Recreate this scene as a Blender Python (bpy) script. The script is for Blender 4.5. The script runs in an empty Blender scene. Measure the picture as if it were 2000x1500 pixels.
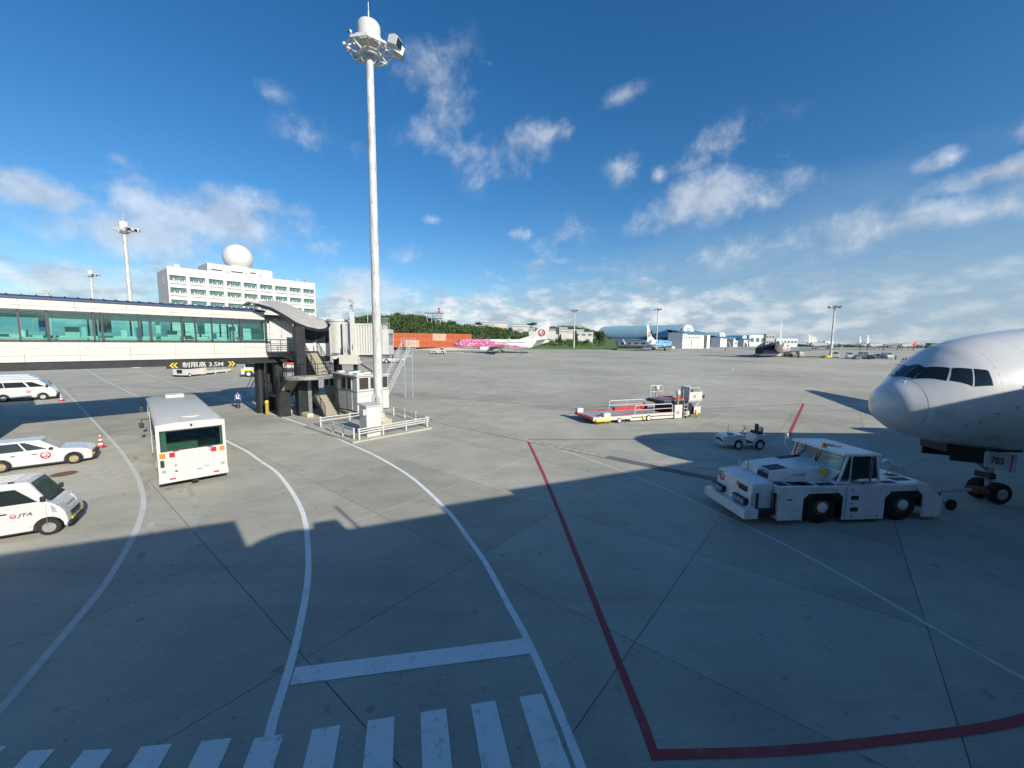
import bpy, bmesh, math, random
import numpy as np
from mathutils import Vector, Matrix
random.seed(7); rng = np.random.default_rng(7)
sc = bpy.context.scene
C = sc.collection
R = math.radians

# ------------------------------------------------------------------ camera
FPX, EYE = 776.0, 6.8
PITCH, ROLL = math.atan(82 / 776), R(0.55)
_fw = Vector((0, math.cos(PITCH), -math.sin(PITCH))); _r = Vector((1, 0, 0)); _u = _r.cross(_fw)
CR = _r * math.cos(ROLL) + _u * math.sin(ROLL); CU = _u * math.cos(ROLL) - _r * math.sin(ROLL); CF = _fw
cam_d = bpy.data.cameras.new('camera'); cam = bpy.data.objects.new('camera', cam_d); C.objects.link(cam)
cam_d.sensor_width = 36; cam_d.lens = FPX / 2000 * 36; cam_d.clip_start = 0.1; cam_d.clip_end = 20000
cam.matrix_world = Matrix(((CR.x, CU.x, -CF.x, 0), (CR.y, CU.y, -CF.y, 0), (CR.z, CU.z, -CF.z, EYE), (0, 0, 0, 1)))
sc.camera = cam
sc.view_settings.view_transform = 'Standard'; sc.view_settings.look = 'None'
sc.view_settings.exposure = 0.27; sc.view_settings.gamma = 1
sc.cycles.use_denoising = True; sc.cycles.adaptive_threshold = 0.03
sc.cycles.max_bounces = 6; sc.cycles.transparent_max_bounces = 12
sc.cycles.sample_clamp_indirect = 4

def ray(px, py): return CF + CR * ((px - 1000) / FPX) + CU * ((750 - py) / FPX)
def gz(y): return min(max((y - 60) * 0.025, 0), 2.5) + min(max((y - 160) * 0.015, 0), 0.9)
def G(px, py, z=None):
    """point on the ground (or at height z) that the survey of the place gives"""
    d = ray(px, py)
    if z is not None:
        t = (z - EYE) / d.z; return Vector((d.x * t, d.y * t, z))
    zz = 0.0
    for _ in range(60):
        t = (zz - EYE) / d.z; zz = 0.5 * zz + 0.5 * gz(d.y * t)
    return Vector((d.x * t, d.y * t, gz(d.y * t)))
def at(px, py, depth):
    d = ray(px, py); t = depth / d.y; return Vector((d.x * t, depth, EYE + d.z * t))

# ------------------------------------------------------------------ sun and sky
SUN_EL = R(25.4); SUN_AZ = R(-48.0)           # direction to the sun, measured from +X
sdir = Vector((math.cos(SUN_EL) * math.cos(SUN_AZ), math.cos(SUN_EL) * math.sin(SUN_AZ), math.sin(SUN_EL)))
sl = bpy.data.lights.new('sun', 'SUN'); so = bpy.data.objects.new('sun', sl); C.objects.link(so)
sl.energy = 5.0; sl.angle = R(0.53); sl.color = (1.0, 0.945, 0.84)
so.rotation_euler = sdir.to_track_quat('Z', 'Y').to_euler(); so.location = (30, -30, 60)

world = bpy.data.worlds.new('World'); sc.world = world; world.use_nodes = True
WT = world.node_tree; WN = WT.nodes; WL = WT.links; WN.clear()
def wn(t, **k):
    n = WN.new(t)
    for a, b in k.items(): setattr(n, a, b)
    return n
def _set(n, i, v):
    if isinstance(v, bpy.types.NodeSocket): n.id_data.links.new(v, n.inputs[i])
    else: n.inputs[i].default_value = v
def wm(op, a, b=None, c=None, clamp=False):
    n = wn('ShaderNodeMath', operation=op, use_clamp=clamp); _set(n, 0, a)
    if b is not None: _set(n, 1, b)
    if c is not None: _set(n, 2, c)
    return n.outputs[0]
def wv(op, a, b=None):
    n = wn('ShaderNodeVectorMath', operation=op); _set(n, 0, a)
    if b is not None: _set(n, 1, b)
    return n.outputs['Value'] if op in ('DOT_PRODUCT', 'LENGTH') else n.outputs[0]
def wmix(f, a, b):
    n = wn('ShaderNodeMix', data_type='RGBA'); _set(n, 0, f); _set(n, 6, a); _set(n, 7, b); return n.outputs[2]
def wstep(x, lo, hi):
    n = wn('ShaderNodeMapRange', interpolation_type='SMOOTHSTEP'); _set(n, 0, x); n.inputs[1].default_value = lo; n.inputs[2].default_value = hi; return n.outputs[0]
def wnoise(vec, scale, detail=6, rough=0.55, dist=0.0):
    n = wn('ShaderNodeTexNoise'); _set(n, 'Vector', vec); n.inputs['Scale'].default_value = scale
    n.inputs['Detail'].default_value = detail; n.inputs['Roughness'].default_value = rough; n.inputs['Distortion'].default_value = dist
    return n.outputs[0]
sky = wn('ShaderNodeTexSky', sky_type='NISHITA', sun_disc=False, sun_elevation=SUN_EL, sun_rotation=math.atan2(sdir.x, sdir.y))
sky.air_density = 1.0; sky.dust_density = 0.6; sky.ozone_density = 4.0; sky.altitude = 0
tc = wn('ShaderNodeTexCoord'); D = wv('NORMALIZE', tc.outputs['Generated'])
sep = wn('ShaderNodeSeparateXYZ'); WL.new(D, sep.inputs[0]); DZ = sep.outputs[2]
gam = wn('ShaderNodeHueSaturation'); WL.new(sky.outputs[0], gam.inputs['Color'])
gam.inputs['Saturation'].default_value = 1.26; gam.inputs['Value'].default_value = 1.05
skycol = gam.outputs[0]
# the cloud sheets: two scales of billows over the direction sphere
n1 = wnoise(D, 10, 9, 0.62, 0.15); n2 = wnoise(wv('ADD', D, (.016, -.018, .030)), 10, 4, 0.6, 0.15)
CLOUDS = [  # px, py, half width, half height, weight, tilt
    (850, 180, 110, 105, .48, 20), (965, 300, 150, 70, .50, 0), (880, 245, 110, 60, .42, 0), (80, 378, 110, 42, 1.05, -4), (280, 455, 200, 52, .85, 0),
    (430, 438, 200, 66, 1.0, -3), (520, 405, 80, 28, .75, 0), (620, 268, 100, 32, .44, -10), (525, 182, 50, 26, .26, 0), (230, 310, 70, 25, .3, -10),
    (1400, 378, 170, 60, .78, 8), (1395, 288, 130, 44, .50, 14), (1215, 335, 40, 62, .50, -30), (1288, 345, 20, 24, .72, -10), (1075, 255, 55, 26, .60, 0),
    (1205, 190, 60, 20, .36, 16), (1935, 338, 95, 28, .85, 6), (1865, 303, 60, 26, .62, 8), (1990, 258, 45, 28, .7, 10), (1095, 462, 65, 40, .55, 0),
    (1010, 455, 45, 16, .58, 0), (1500, 475, 420, 48, .42, 5), (1750, 440, 230, 46, .50, 8), (1900, 420, 120, 30, .5, 4), (845, 428, 26, 10, .5, 0),
    (500, 380, 60, 22, .5, 0), (800, 495, 40, 22, .5, 10), (120, 540, 200, 34, .62, 0), (700, 560, 160, 40, .7, 0), (620, 480, 90, 30, .45, 0), (560, 530, 60, 20, .5, 0), (330, 500, 120, 22, .45, 0)]
tot = None
for (px, py, hw, hh, wgt, tilt) in CLOUDS:
    c = ray(px, py).normalized(); dep = ray(px, py).length
    rt = Vector((c.y, -c.x, 0)).normalized(); up = rt.cross(c)
    a = R(tilt); rt, up = rt * math.cos(a) + up * math.sin(a), up * math.cos(a) - rt * math.sin(a)
    aw = 1.32 * hw / FPX / dep; ah = 1.32 * hh / FPX / dep
    dd = wv('SUBTRACT', D, tuple(c))
    ex = wm('MULTIPLY', wv('DOT_PRODUCT', dd, tuple(rt)), 1 / aw); ey = wm('MULTIPLY', wv('DOT_PRODUCT', dd, tuple(up)), 1 / ah)
    q = wm('ADD', wm('MULTIPLY', ex, ex), wm('MULTIPLY', ey, ey))
    v = wm('MULTIPLY', wm('SUBTRACT', 1.0, wm('SQRT', q), clamp=True), wgt)
    tot = v if tot is None else wm('MAXIMUM', tot, v)
dens = wm('ADD', wm('MULTIPLY', tot, 1.25), wm('MULTIPLY', wm('SUBTRACT', n1, 0.55), 2.6))
cover = wm('MULTIPLY', wstep(dens, 0.0, 1.0), wstep(tot, 0.0, 0.30))
# the bank of cumulus along the horizon and the thin veil above it
mp = wn('ShaderNodeMapping'); WL.new(D, mp.inputs[0]); mp.inputs['Scale'].default_value = (1, 1, 2.4)
hb = wnoise(mp.outputs[0], 14, 6, 0.6, 0.2); hb2 = wnoise(mp.outputs[0], 4.5, 2, 0.55)
band = wm('MULTIPLY', wstep(DZ, 0.24, 0.02), 1.0)
hd = wm('ADD', wm('MULTIPLY', band, 0.62), wm('SUBTRACT', wm('ADD', wm('MULTIPLY', hb, 0.9), wm('MULTIPLY', hb2, 0.7)), 1.02))
bank = wm('MULTIPLY', wstep(hd, -0.02, 0.40), wm('ADD', 0.35, wm('MULTIPLY', wstep(sep.outputs[0], 0.80, 0.30), 0.55)))
veil = wm('MULTIPLY', wm('MULTIPLY', wstep(wm('ADD', DZ, wm('MULTIPLY', wm('SUBTRACT', hb2, .5), .22)), 0.34, 0.08), wstep(sep.outputs[0], -0.25, 0.7)), 0.72)
shade = wm('ADD', 1.02, wm('MULTIPLY', wm('SUBTRACT', n1, n2), 1.3))
ccol = wn('ShaderNodeVectorMath', operation='SCALE'); ccol.inputs[0].default_value = (5.3, 5.6, 6.0); WL.new(shade, ccol.inputs['Scale'])
bright = wstep(wnoise(wv('ADD', mp.outputs[0], (0.01, -0.01, 0.03)), 15, 4, 0.55), 0.40, 0.68)
bcol = wmix(bright, (3.1, 4.0, 5.0, 1), (7.2, 7.4, 7.6, 1))
col = wmix(veil, skycol, (2.5, 3.6, 4.8, 1))
col = wmix(bank, col, bcol)
col = wmix(wm('MULTIPLY', cover, 0.64), col, ccol.outputs[0])
bg = wn('ShaderNodeBackground'); WL.new(col, bg.inputs[0]); bg.inputs[1].default_value = 0.106
wo = wn('ShaderNodeOutputWorld'); WL.new(bg.outputs[0], wo.inputs[0])
world.cycles.sampling_method = 'MANUAL'; world.cycles.sample_map_resolution = 256

# ------------------------------------------------------------------ materials
MATS = {}
def M(name, col, rough=0.5, metal=0.0, var=0.12, scale=2.0, bump=0.0, dirt=0.0, dirtcol=(0.16, 0.12, 0.08), stretch=(1, 1, 1), emit=0, coat=0.0, spec=0.5, dlo=0.52):
    if name in MATS: return MATS[name]
    m = bpy.data.materials.new(name); m.use_nodes = True; nt = m.node_tree; N = nt.nodes; L = nt.links
    b = N['Principled BSDF']; b.inputs['Roughness'].default_value = rough; b.inputs['Metallic'].default_value = metal
    b.inputs['Coat Weight'].default_value = coat; b.inputs['Specular IOR Level'].default_value = spec
    tcn = N.new('ShaderNodeTexCoord'); mpn = N.new('ShaderNodeMapping'); L.new(tcn.outputs['Object'], mpn.inputs[0]); mpn.inputs['Scale'].default_value = stretch
    nn = N.new('ShaderNodeTexNoise'); L.new(mpn.outputs[0], nn.inputs[0]); nn.inputs['Scale'].default_value = scale; nn.inputs['Detail'].default_value = 6; nn.inputs['Roughness'].default_value = 0.6
    mr = N.new('ShaderNodeMapRange'); L.new(nn.outputs[0], mr.inputs[0]); mr.inputs[1].default_value = 0.3; mr.inputs[2].default_value = 0.7; mr.inputs[3].default_value = 1 - var; mr.inputs[4].default_value = 1 + var * 0.6
    vs = N.new('ShaderNodeVectorMath'); vs.operation = 'SCALE'; vs.inputs[0].default_value = col[:3]; L.new(mr.outputs[0], vs.inputs['Scale'])
    out = vs.outputs[0]
    if dirt > 0:
        n2 = N.new('ShaderNodeTexNoise'); mp2 = N.new('ShaderNodeMapping'); L.new(tcn.outputs['Object'], mp2.inputs[0]); mp2.inputs['Scale'].default_value = (3, 3, 0.5)
        L.new(mp2.outputs[0], n2.inputs[0]); n2.inputs['Scale'].default_value = 1.7; n2.inputs['Detail'].default_value = 8; n2.inputs['Roughness'].default_value = 0.7
        r2 = N.new('ShaderNodeMapRange'); L.new(n2.outputs[0], r2.inputs[0]); r2.inputs[1].default_value = dlo; r2.inputs[2].default_value = dlo + 0.26; r2.inputs[4].default_value = dirt
        mx = N.new('ShaderNodeMix'); mx.data_type = 'RGBA'; L.new(r2.outputs[0], mx.inputs[0]); L.new(out, mx.inputs[6]); mx.inputs[7].default_value = (*dirtcol, 1); out = mx.outputs[2]
    L.new(out, b.inputs['Base Color'])
    r3 = N.new('ShaderNodeMapRange'); L.new(nn.outputs[0], r3.inputs[0]); r3.inputs[3].default_value = max(rough - 0.08, 0.02); r3.inputs[4].default_value = min(rough + 0.1, 1); L.new(r3.outputs[0], b.inputs['Roughness'])
    if bump > 0:
        bp = N.new('ShaderNodeBump'); bp.inputs['Strength'].default_value = bump; bp.inputs['Distance'].default_value = 0.05; L.new(nn.outputs[0], bp.inputs['Height']); L.new(bp.outputs[0], b.inputs['Normal'])
    if emit: b.inputs['Emission Color'].default_value = (*col, 1); b.inputs['Emission Strength'].default_value = emit
    MATS[name] = m; return m
def glass(name, tint, refl=0.12, opacity=0.15, body=(0.02, 0.03, 0.03)):
    """pane of tinted glass: lets tinted light through, mirrors by angle"""
    if name in MATS: return MATS[name]
    m = bpy.data.materials.new(name); m.use_nodes = True; nt = m.node_tree; N = nt.nodes; L = nt.links; N.clear()
    t = N.new('ShaderNodeBsdfTransparent'); t.inputs[0].default_value = (*tint, 1)
    p = N.new('ShaderNodeBsdfDiffuse'); p.inputs[0].default_value = (*body, 1)
    nn = N.new('ShaderNodeTexNoise'); nn.inputs['Scale'].default_value = 3; mr = N.new('ShaderNodeMapRange'); mr.inputs[3].default_value = max(0, opacity - 0.04); mr.inputs[4].default_value = opacity + 0.04
    L.new(nn.outputs[0], mr.inputs[0]); m1 = N.new('ShaderNodeMixShader'); L.new(mr.outputs[0], m1.inputs[0]); L.new(t.outputs[0], m1.inputs[1]); L.new(p.outputs[0], m1.inputs[2])
    g = N.new('ShaderNodeBsdfGlossy'); g.inputs['Roughness'].default_value = 0.03; g.inputs[0].default_value = (0.9, 0.95, 1, 1)
    f = N.new('ShaderNodeFresnel'); f.inputs[0].default_value = 1.45; ad = N.new('ShaderNodeMath'); ad.operation = 'ADD'; ad.inputs[1].default_value = refl - 0.04; ad.use_clamp = True; L.new(f.outputs[0], ad.inputs[0])
    m2 = N.new('ShaderNodeMixShader'); L.new(ad.outputs[0], m2.inputs[0]); L.new(m1.outputs[0], m2.inputs[1]); L.new(g.outputs[0], m2.inputs[2])
    o = N.new('ShaderNodeOutputMaterial'); L.new(m2.outputs[0], o.inputs[0]); MATS[name] = m; return m

def concrete(name, base, joints=False, rnd=False):
    m = bpy.data.materials.new(name); m.use_nodes = True; nt = m.node_tree; N = nt.nodes; L = nt.links; b = N['Principled BSDF']
    def noise(vec, s, d=8, r=0.6):
        n = N.new('ShaderNodeTexNoise'); L.new(vec, n.inputs[0]); n.inputs['Scale'].default_value = s; n.inputs['Detail'].default_value = d; n.inputs['Roughness'].default_value = r; return n.outputs[0]
    def rng_(x, a, b_, c, d): n = N.new('ShaderNodeMapRange'); L.new(x, n.inputs[0]); n.inputs[1].default_value = a; n.inputs[2].default_value = b_; n.inputs[3].default_value = c; n.inputs[4].default_value = d; return n.outputs[0]
    def mul(a, c): 
        n = N.new('ShaderNodeMath'); n.operation = 'MULTIPLY'; L.new(a, n.inputs[0])
        if isinstance(c, float): n.inputs[1].default_value = c
        else: L.new(c, n.inputs[1])
        return n.outputs[0]
    geo = N.new('ShaderNodeNewGeometry'); P = geo.outputs['Position']
    big = rng_(noise(P, 0.045, 5), 0.3, 0.7, 0.78, 1.14); mid = rng_(noise(P, 0.5), 0.3, 0.7, 0.86, 1.09); fine = rng_(noise(P, 11.0, 5), 0.25, 0.75, 0.92, 1.08); grit = rng_(noise(P, 70.0, 2), 0.25, 0.75, 0.90, 1.10)
    mp = N.new('ShaderNodeMapping'); L.new(P, mp.inputs[0]); mp.inputs['Rotation'].default_value = (0, 0, R(38)); mp.inputs['Scale'].default_value = (0.05, 0.9, 1)
    st = rng_(noise(mp.outputs[0], 1.0, 6, 0.65), 0.50, 0.74, 1.0, 0.89)             # tyre wear streaks along the lanes
    mp2 = N.new('ShaderNodeMapping'); L.new(P, mp2.inputs[0]); mp2.inputs['Rotation'].default_value = (0, 0, R(-6)); mp2.inputs['Scale'].default_value = (0.012, 0.14, 1)
    st2 = rng_(noise(mp2.outputs[0], 1.0, 7, 0.7), 0.54, 0.74, 1.0, 0.74)            # long rubber marks of the stands
    mp3 = N.new('ShaderNodeMapping'); L.new(P, mp3.inputs[0]); mp3.inputs['Rotation'].default_value = (0, 0, R(-50)); mp3.inputs['Scale'].default_value = (1.2, 22, 1)
    br = rng_(noise(mp3.outputs[0], 1.0, 3), 0.3, 0.7, 0.95, 1.05)                     # broom finish
    spot = mul(rng_(noise(P, 2.6, 3, 0.4), 0.67, 0.76, 1.0, 0.68), rng_(noise(P, 9.0, 2, 0.4), 0.70, 0.76, 1.0, 0.62))
    v = mul(mul(mul(big, mid), mul(fine, grit)), mul(mul(st, st2), mul(br, spot)))
    if rnd:
        oi = N.new('ShaderNodeObjectInfo'); v = mul(v, rng_(oi.outputs['Random'], 0, 1, 0.90, 1.06))
    vs = N.new('ShaderNodeVectorMath'); vs.operation = 'SCALE'; vs.inputs[0].default_value = base; L.new(v, vs.inputs['Scale']); L.new(vs.outputs[0], b.inputs['Base Color'])
    b.inputs['Roughness'].default_value = 0.88; b.inputs['Specular IOR Level'].default_value = 0.25
    bp = N.new('ShaderNodeBump'); bp.inputs['Strength'].default_value = 0.25; bp.inputs['Distance'].default_value = 0.004; L.new(noise(P, 55.0, 3), bp.inputs['Height']); L.new(bp.outputs[0], b.inputs['Normal'])
    MATS[name] = m; return m
def paint(name, col, wear=0.5):
    """road paint with worn patches that let the concrete through"""
    m = bpy.data.materials.new(name); m.use_nodes = True; nt = m.node_tree; N = nt.nodes; L = nt.links; b = N['Principled BSDF']
    geo = N.new('ShaderNodeNewGeometry'); n = N.new('ShaderNodeTexNoise'); L.new(geo.outputs['Position'], n.inputs[0]); n.inputs['Scale'].default_value = 3.2; n.inputs['Detail'].default_value = 9; n.inputs['Roughness'].default_value = 0.72
    r = N.new('ShaderNodeMapRange'); L.new(n.outputs[0], r.inputs[0]); r.inputs[1].default_value = 0.55; r.inputs[2].default_value = 0.72; r.inputs[4].default_value = wear
    n2 = N.new('ShaderNodeTexNoise'); L.new(geo.outputs['Position'], n2.inputs[0]); n2.inputs['Scale'].default_value = 18; n2.inputs['Detail'].default_value = 4
    r2 = N.new('ShaderNodeMapRange'); L.new(n2.outputs[0], r2.inputs[0]); r2.inputs[3].default_value = 0.86; r2.inputs[4].default_value = 1.1
    vs = N.new('ShaderNodeVectorMath'); vs.operation = 'SCALE'; vs.inputs[0].default_value = col; L.new(r2.outputs[0], vs.inputs['Scale'])
    mx = N.new('ShaderNodeMix'); mx.data_type = 'RGBA'; L.new(r.outputs[0], mx.inputs[0]); L.new(vs.outputs[0], mx.inputs[6]); mx.inputs[7].default_value = (0.24, 0.24, 0.21, 1); L.new(mx.outputs[2], b.inputs['Base Color'])
    n3 = N.new('ShaderNodeTexNoise'); L.new(geo.outputs['Position'], n3.inputs[0]); n3.inputs['Scale'].default_value = 0.9; n3.inputs['Detail'].default_value = 7; n3.inputs['Roughness'].default_value = 0.75
    r3 = N.new('ShaderNodeMapRange'); L.new(n3.outputs[0], r3.inputs[0]); r3.inputs[1].default_value = 0.56; r3.inputs[2].default_value = 0.66; r3.inputs[4].default_value = 0.25
    m3 = N.new('ShaderNodeMix'); m3.data_type = 'RGBA'; L.new(r3.outputs[0], m3.inputs[0]); L.new(mx.outputs[2], m3.inputs[6]); m3.inputs[7].default_value = (0.13, 0.13, 0.12, 1); L.new(m3.outputs[2], b.inputs['Base Color'])
    b.inputs['Roughness'].default_value = 0.7; MATS[name] = m; return m

CONC = (0.435, 0.415, 0.34)
concrete('apron_concrete', CONC); concrete('slab_concrete', CONC, rnd=True); concrete('island_concrete', (0.43, 0.405, 0.34))
paint('white_road_paint', (0.80, 0.80, 0.75), 0.7); paint('red_road_paint', (0.36, 0.045, 0.05), 0.6)
paint('faded_white_paint', (0.56, 0.56, 0.52), 0.8); paint('faded_red_paint', (0.30, 0.11, 0.10), 0.7)
M('joint_sealant', (0.05, 0.05, 0.048), 0.8, var=0.3)
M('white_paint', (0.56, 0.55, 0.515), 0.35, dirt=0.10, var=0.05, coat=0.2)
M('van_white', (0.57, 0.567, 0.545), 0.25, var=0.04, dirt=0.06, coat=0.5)
M('cream_panel', (0.54, 0.52, 0.47), 0.45, var=0.04, dirt=0.06, scale=0.8)
M('tug_white', (0.72, 0.72, 0.69), 0.35, dirt=0.30, var=0.08, coat=0.2)
M('windscreen_glass', (0.075, 0.105, 0.095), 0.07, var=0.35, scale=1.5, coat=0.3)
M('plane_white', (0.60, 0.60, 0.585), 0.28, var=0.03, scale=0.6, dirt=0.05, dirtcol=(0.3, 0.27, 0.22), coat=0.5)
M('grey_metal', (0.34, 0.35, 0.36), 0.42, 0.6, var=0.15)
M('galvanised', (0.52, 0.54, 0.55), 0.45, 0.5, var=0.2, scale=6)
M('dark_metal', (0.022, 0.024, 0.028), 0.45, 0.2, var=0.25, dirt=0.05, dirtcol=(0.07, 0.065, 0.06))
M('rubber', (0.018, 0.018, 0.018), 0.85, var=0.3, scale=8)
M('black_plastic', (0.02, 0.02, 0.021), 0.55, var=0.2)
M('dark_frame', (0.05, 0.055, 0.055), 0.45, 0.3)
M('steel_rim', (0.55, 0.55, 0.53), 0.35, 0.7, var=0.2, scale=9)
M('brass_rim', (0.42, 0.34, 0.19), 0.45, 0.6, var=0.3, scale=9)
M('rust', (0.20, 0.085, 0.035), 0.85, var=0.45, scale=6)
M('red', (0.52, 0.03, 0.03), 0.45, var=0.12); M('logo_red', (0.45, 0.02, 0.03), 0.45, var=0.05)
M('lamp_red', (0.42, 0.03, 0.04), 0.2, coat=0.6); M('lamp_orange', (0.75, 0.24, 0.03), 0.2, coat=0.6); M('lamp_clear', (0.62, 0.66, 0.68), 0.1, 0.5, coat=0.6)
M('yellow', (0.78, 0.52, 0.03), 0.5, var=0.15); M('black', (0.015, 0.015, 0.016), 0.5)
M('dark_text', (0.03, 0.035, 0.045), 0.5); M('white_text', (0.78, 0.78, 0.75), 0.5); M('stencil_grey', (0.22, 0.22, 0.21), 0.6)
M('tread_concrete', (0.34, 0.32, 0.24), 0.8, var=0.2, scale=7, bump=0.2)
M('navy_roof', (0.045, 0.065, 0.13), 0.45, 0.3, var=0.1)
M('canopy_grey', (0.43, 0.405, 0.36), 0.6, 0.0, var=0.1, scale=1.2)
M('louver', (0.045, 0.033, 0.026), 0.7, var=0.3, scale=5)
M('hut_white', (0.50, 0.505, 0.48), 0.55, dirt=0.18, var=0.08)
M('block_concrete', (0.50, 0.45, 0.34), 0.85, var=0.2, scale=5, bump=0.2, dirt=0.2)
M('mast_paint', (0.54, 0.565, 0.55), 0.5, 0.0, var=0.14, scale=1.6, dlo=0.47, dirt=0.95, dirtcol=(0.28, 0.20, 0.12))
M('building_white', (0.55, 0.535, 0.495), 0.7, var=0.06, scale=0.15, dirt=0.06)
M('radome', (0.57, 0.58, 0.56), 0.5, var=0.05, scale=0.3)
M('seat_green', (0.30, 0.42, 0.30), 0.7); M('seat_dark', (0.05, 0.055, 0.06), 0.8); M('blue_plastic', (0.04, 0.09, 0.30), 0.4)
M('seat_mint', (0.38, 0.60, 0.52), 0.7); M('interior', (0.62, 0.66, 0.64), 0.7); M('floor_interior', (0.30, 0.32, 0.31), 0.7)
M('skin', (0.45, 0.29, 0.21), 0.6, var=0.05); M('navy_cloth', (0.018, 0.022, 0.045), 0.85); M('blue_cloth', (0.03, 0.11, 0.42), 0.8); M('hair', (0.015, 0.012, 0.01), 0.7)
M('vest_white', (0.72, 0.73, 0.72), 0.6)
glass('bridge_glass', (0.74, 0.96, 0.93), 0.07, 0.03, (0.25, 0.5, 0.48)); glass('bus_glass', (0.58, 0.70, 0.64), 0.10, 0.05); glass('cab_glass', (0.50, 0.60, 0.50), 0.09, 0.06, (0.2, 0.25, 0.2))
M('car_glass', (0.018, 0.026, 0.028), 0.06, var=0.3, scale=1.2, coat=0.3)
M('cockpit_glass', (0.014, 0.018, 0.022), 0.08, var=0.3, coat=0.5)
M('far_glass', (0.10, 0.20, 0.21), 0.15, var=0.5, scale=1.5)

# ------------------------------------------------------------------ mesh helpers
class MB:
    def __init__(s): s.v = []; s.f = []; s.m = []
    def add(s, vs, fs, mat=0):
        o = len(s.v); s.v += [tuple(v) for v in vs]; s.f += [tuple(i + o for i in f) for f in fs]; s.m += [mat] * len(fs); return s
    def box(s, x0, x1, y0, y1, z0, z1, mat=0):
        return s.add([(x0, y0, z0), (x1, y0, z0), (x1, y1, z0), (x0, y1, z0), (x0, y0, z1), (x1, y0, z1), (x1, y1, z1), (x0, y1, z1)],
                     [(0, 3, 2, 1), (4, 5, 6, 7), (0, 1, 5, 4), (1, 2, 6, 5), (2, 3, 7, 6), (3, 0, 4, 7)], mat)
    def hexa(s, p, mat=0): return s.add(p, [(0, 3, 2, 1), (4, 5, 6, 7), (0, 1, 5, 4), (1, 2, 6, 5), (2, 3, 7, 6), (3, 0, 4, 7)], mat)
    def bar(s, p0, p1, w, h, up=(0, 0, 1), mat=0):
        p0, p1 = Vector(p0), Vector(p1); d = (p1 - p0).normalized(); up = Vector(up)
        if abs(d.dot(up)) > 0.98: up = Vector((1, 0, 0))
        a = d.cross(up).normalized() * (w / 2); b = a.cross(d).normalized() * (h / 2)
        return s.hexa([p0 - a - b, p0 + a - b, p0 + a + b, p0 - a + b, p1 - a - b, p1 + a - b, p1 + a + b, p1 - a + b], mat)
    def cyl(s, p0, p1, r0, r1=None, n=12, mat=0, cap=True):
        if r1 is None: r1 = r0
        p0, p1 = Vector(p0), Vector(p1); d = (p1 - p0).normalized(); a = d.orthogonal().normalized(); b = d.cross(a)
        vs = []
        for p, r in ((p0, r0), (p1, r1)):
            for i in range(n): t = 2 * math.pi * i / n; vs.append(p + (a * math.cos(t) + b * math.sin(t)) * r)
        fs = [(i, (i + 1) % n, n + (i + 1) % n, n + i) for i in range(n)]
        if cap: fs += [tuple(range(n - 1, -1, -1)), tuple(range(n, 2 * n))]
        return s.add(vs, fs, mat)
    def tube(s, pts, r, n=6, mat=0):
        for a, b in zip(pts, pts[1:]): s.cyl(a, b, r, r, n, mat)
        return s
    def loft(s, rings, cap=True, mat=0, closed=True):
        n = len(rings[0]); vs = [v for r in rings for v in r]; fs = []
        for k in range(len(rings) - 1):
            for i in range(n if closed else n - 1): j = (i + 1) % n; fs.append((k * n + i, k * n + j, (k + 1) * n + j, (k + 1) * n + i))
        if cap and closed: fs += [tuple(range(n - 1, -1, -1)), tuple(range((len(rings) - 1) * n, len(rings) * n))]
        return s.add(vs, fs, mat)
    def lathe(s, prof, origin=(0, 0, 0), axis='z', n=20, mat=0):
        rings = []
        for r, h in prof:
            ring = []
            for i in range(n):
                t = 2 * math.pi * i / n; c, d = r * math.cos(t), r * math.sin(t)
                p = {'z': (c, d, h), 'y': (c, h, d), 'x': (h, c, d)}[axis]; ring.append((p[0] + origin[0], p[1] + origin[1], p[2] + origin[2]))
            rings.append(ring)
        return s.loft(rings, prof[0] != prof[-1], mat)
    def prism(s, poly, y0, y1, axis='y', mat=0):
        f = {'y': lambda u, v, w: (u, w, v), 'x': lambda u, v, w: (w, u, v), 'z': lambda u, v, w: (u, v, w)}[axis]
        n = len(poly); vs = [f(u, v, y0) for u, v in poly] + [f(u, v, y1) for u, v in poly]
        fs = [(i, (i + 1) % n, n + (i + 1) % n, n + i) for i in range(n)] + [tuple(range(n - 1, -1, -1)), tuple(range(n, 2 * n))]
        return s.add(vs, fs, mat)
    def quad(s, a, b, c, d, mat=0): return s.add([a, b, c, d], [(0, 1, 2, 3)], mat)
    def mesh(s, name, mats, smooth=None):
        me = bpy.data.meshes.new(name); me.from_pydata(s.v, [], s.f); mats = mats if isinstance(mats, (list, tuple)) else [mats]
        for m in mats: me.materials.append(MATS[m])
        if len(mats) > 1: me.polygons.foreach_set('material_index', s.m)
        bm = bmesh.new(); bm.from_mesh(me); bmesh.ops.recalc_face_normals(bm, faces=bm.faces); bm.to_mesh(me); bm.free()
        if smooth is not None:
            me.polygons.foreach_set('use_smooth', [True] * len(me.polygons)); me.set_sharp_from_angle(angle=R(smooth))
        return me
    def build(s, name, mats, parent=None, smooth=None, bevel=0, seg=2, loc=None, rot=None):
        return obj(name, s.mesh(name, mats, smooth), parent, bevel, seg, loc, rot)
def obj(name, me, parent=None, bevel=0, seg=2, loc=None, rot=None):
    o = bpy.data.objects.new(name, me); C.objects.link(o)
    if parent is not None: o.parent = parent
    if loc is not None: o.location = loc
    if rot is not None: o.rotation_euler = rot
    if bevel: b = o.modifiers.new('bevel', 'BEVEL'); b.width = bevel; b.segments = seg; b.limit_method = 'ANGLE'; b.angle_limit = R(35)
    return o
def tag(o, label=None, cat=None, group=None, kind=None):
    if label: o['label'] = label
    if cat: o['category'] = cat
    if group: o['group'] = group
    if kind: o['kind'] = kind
    return o
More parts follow.
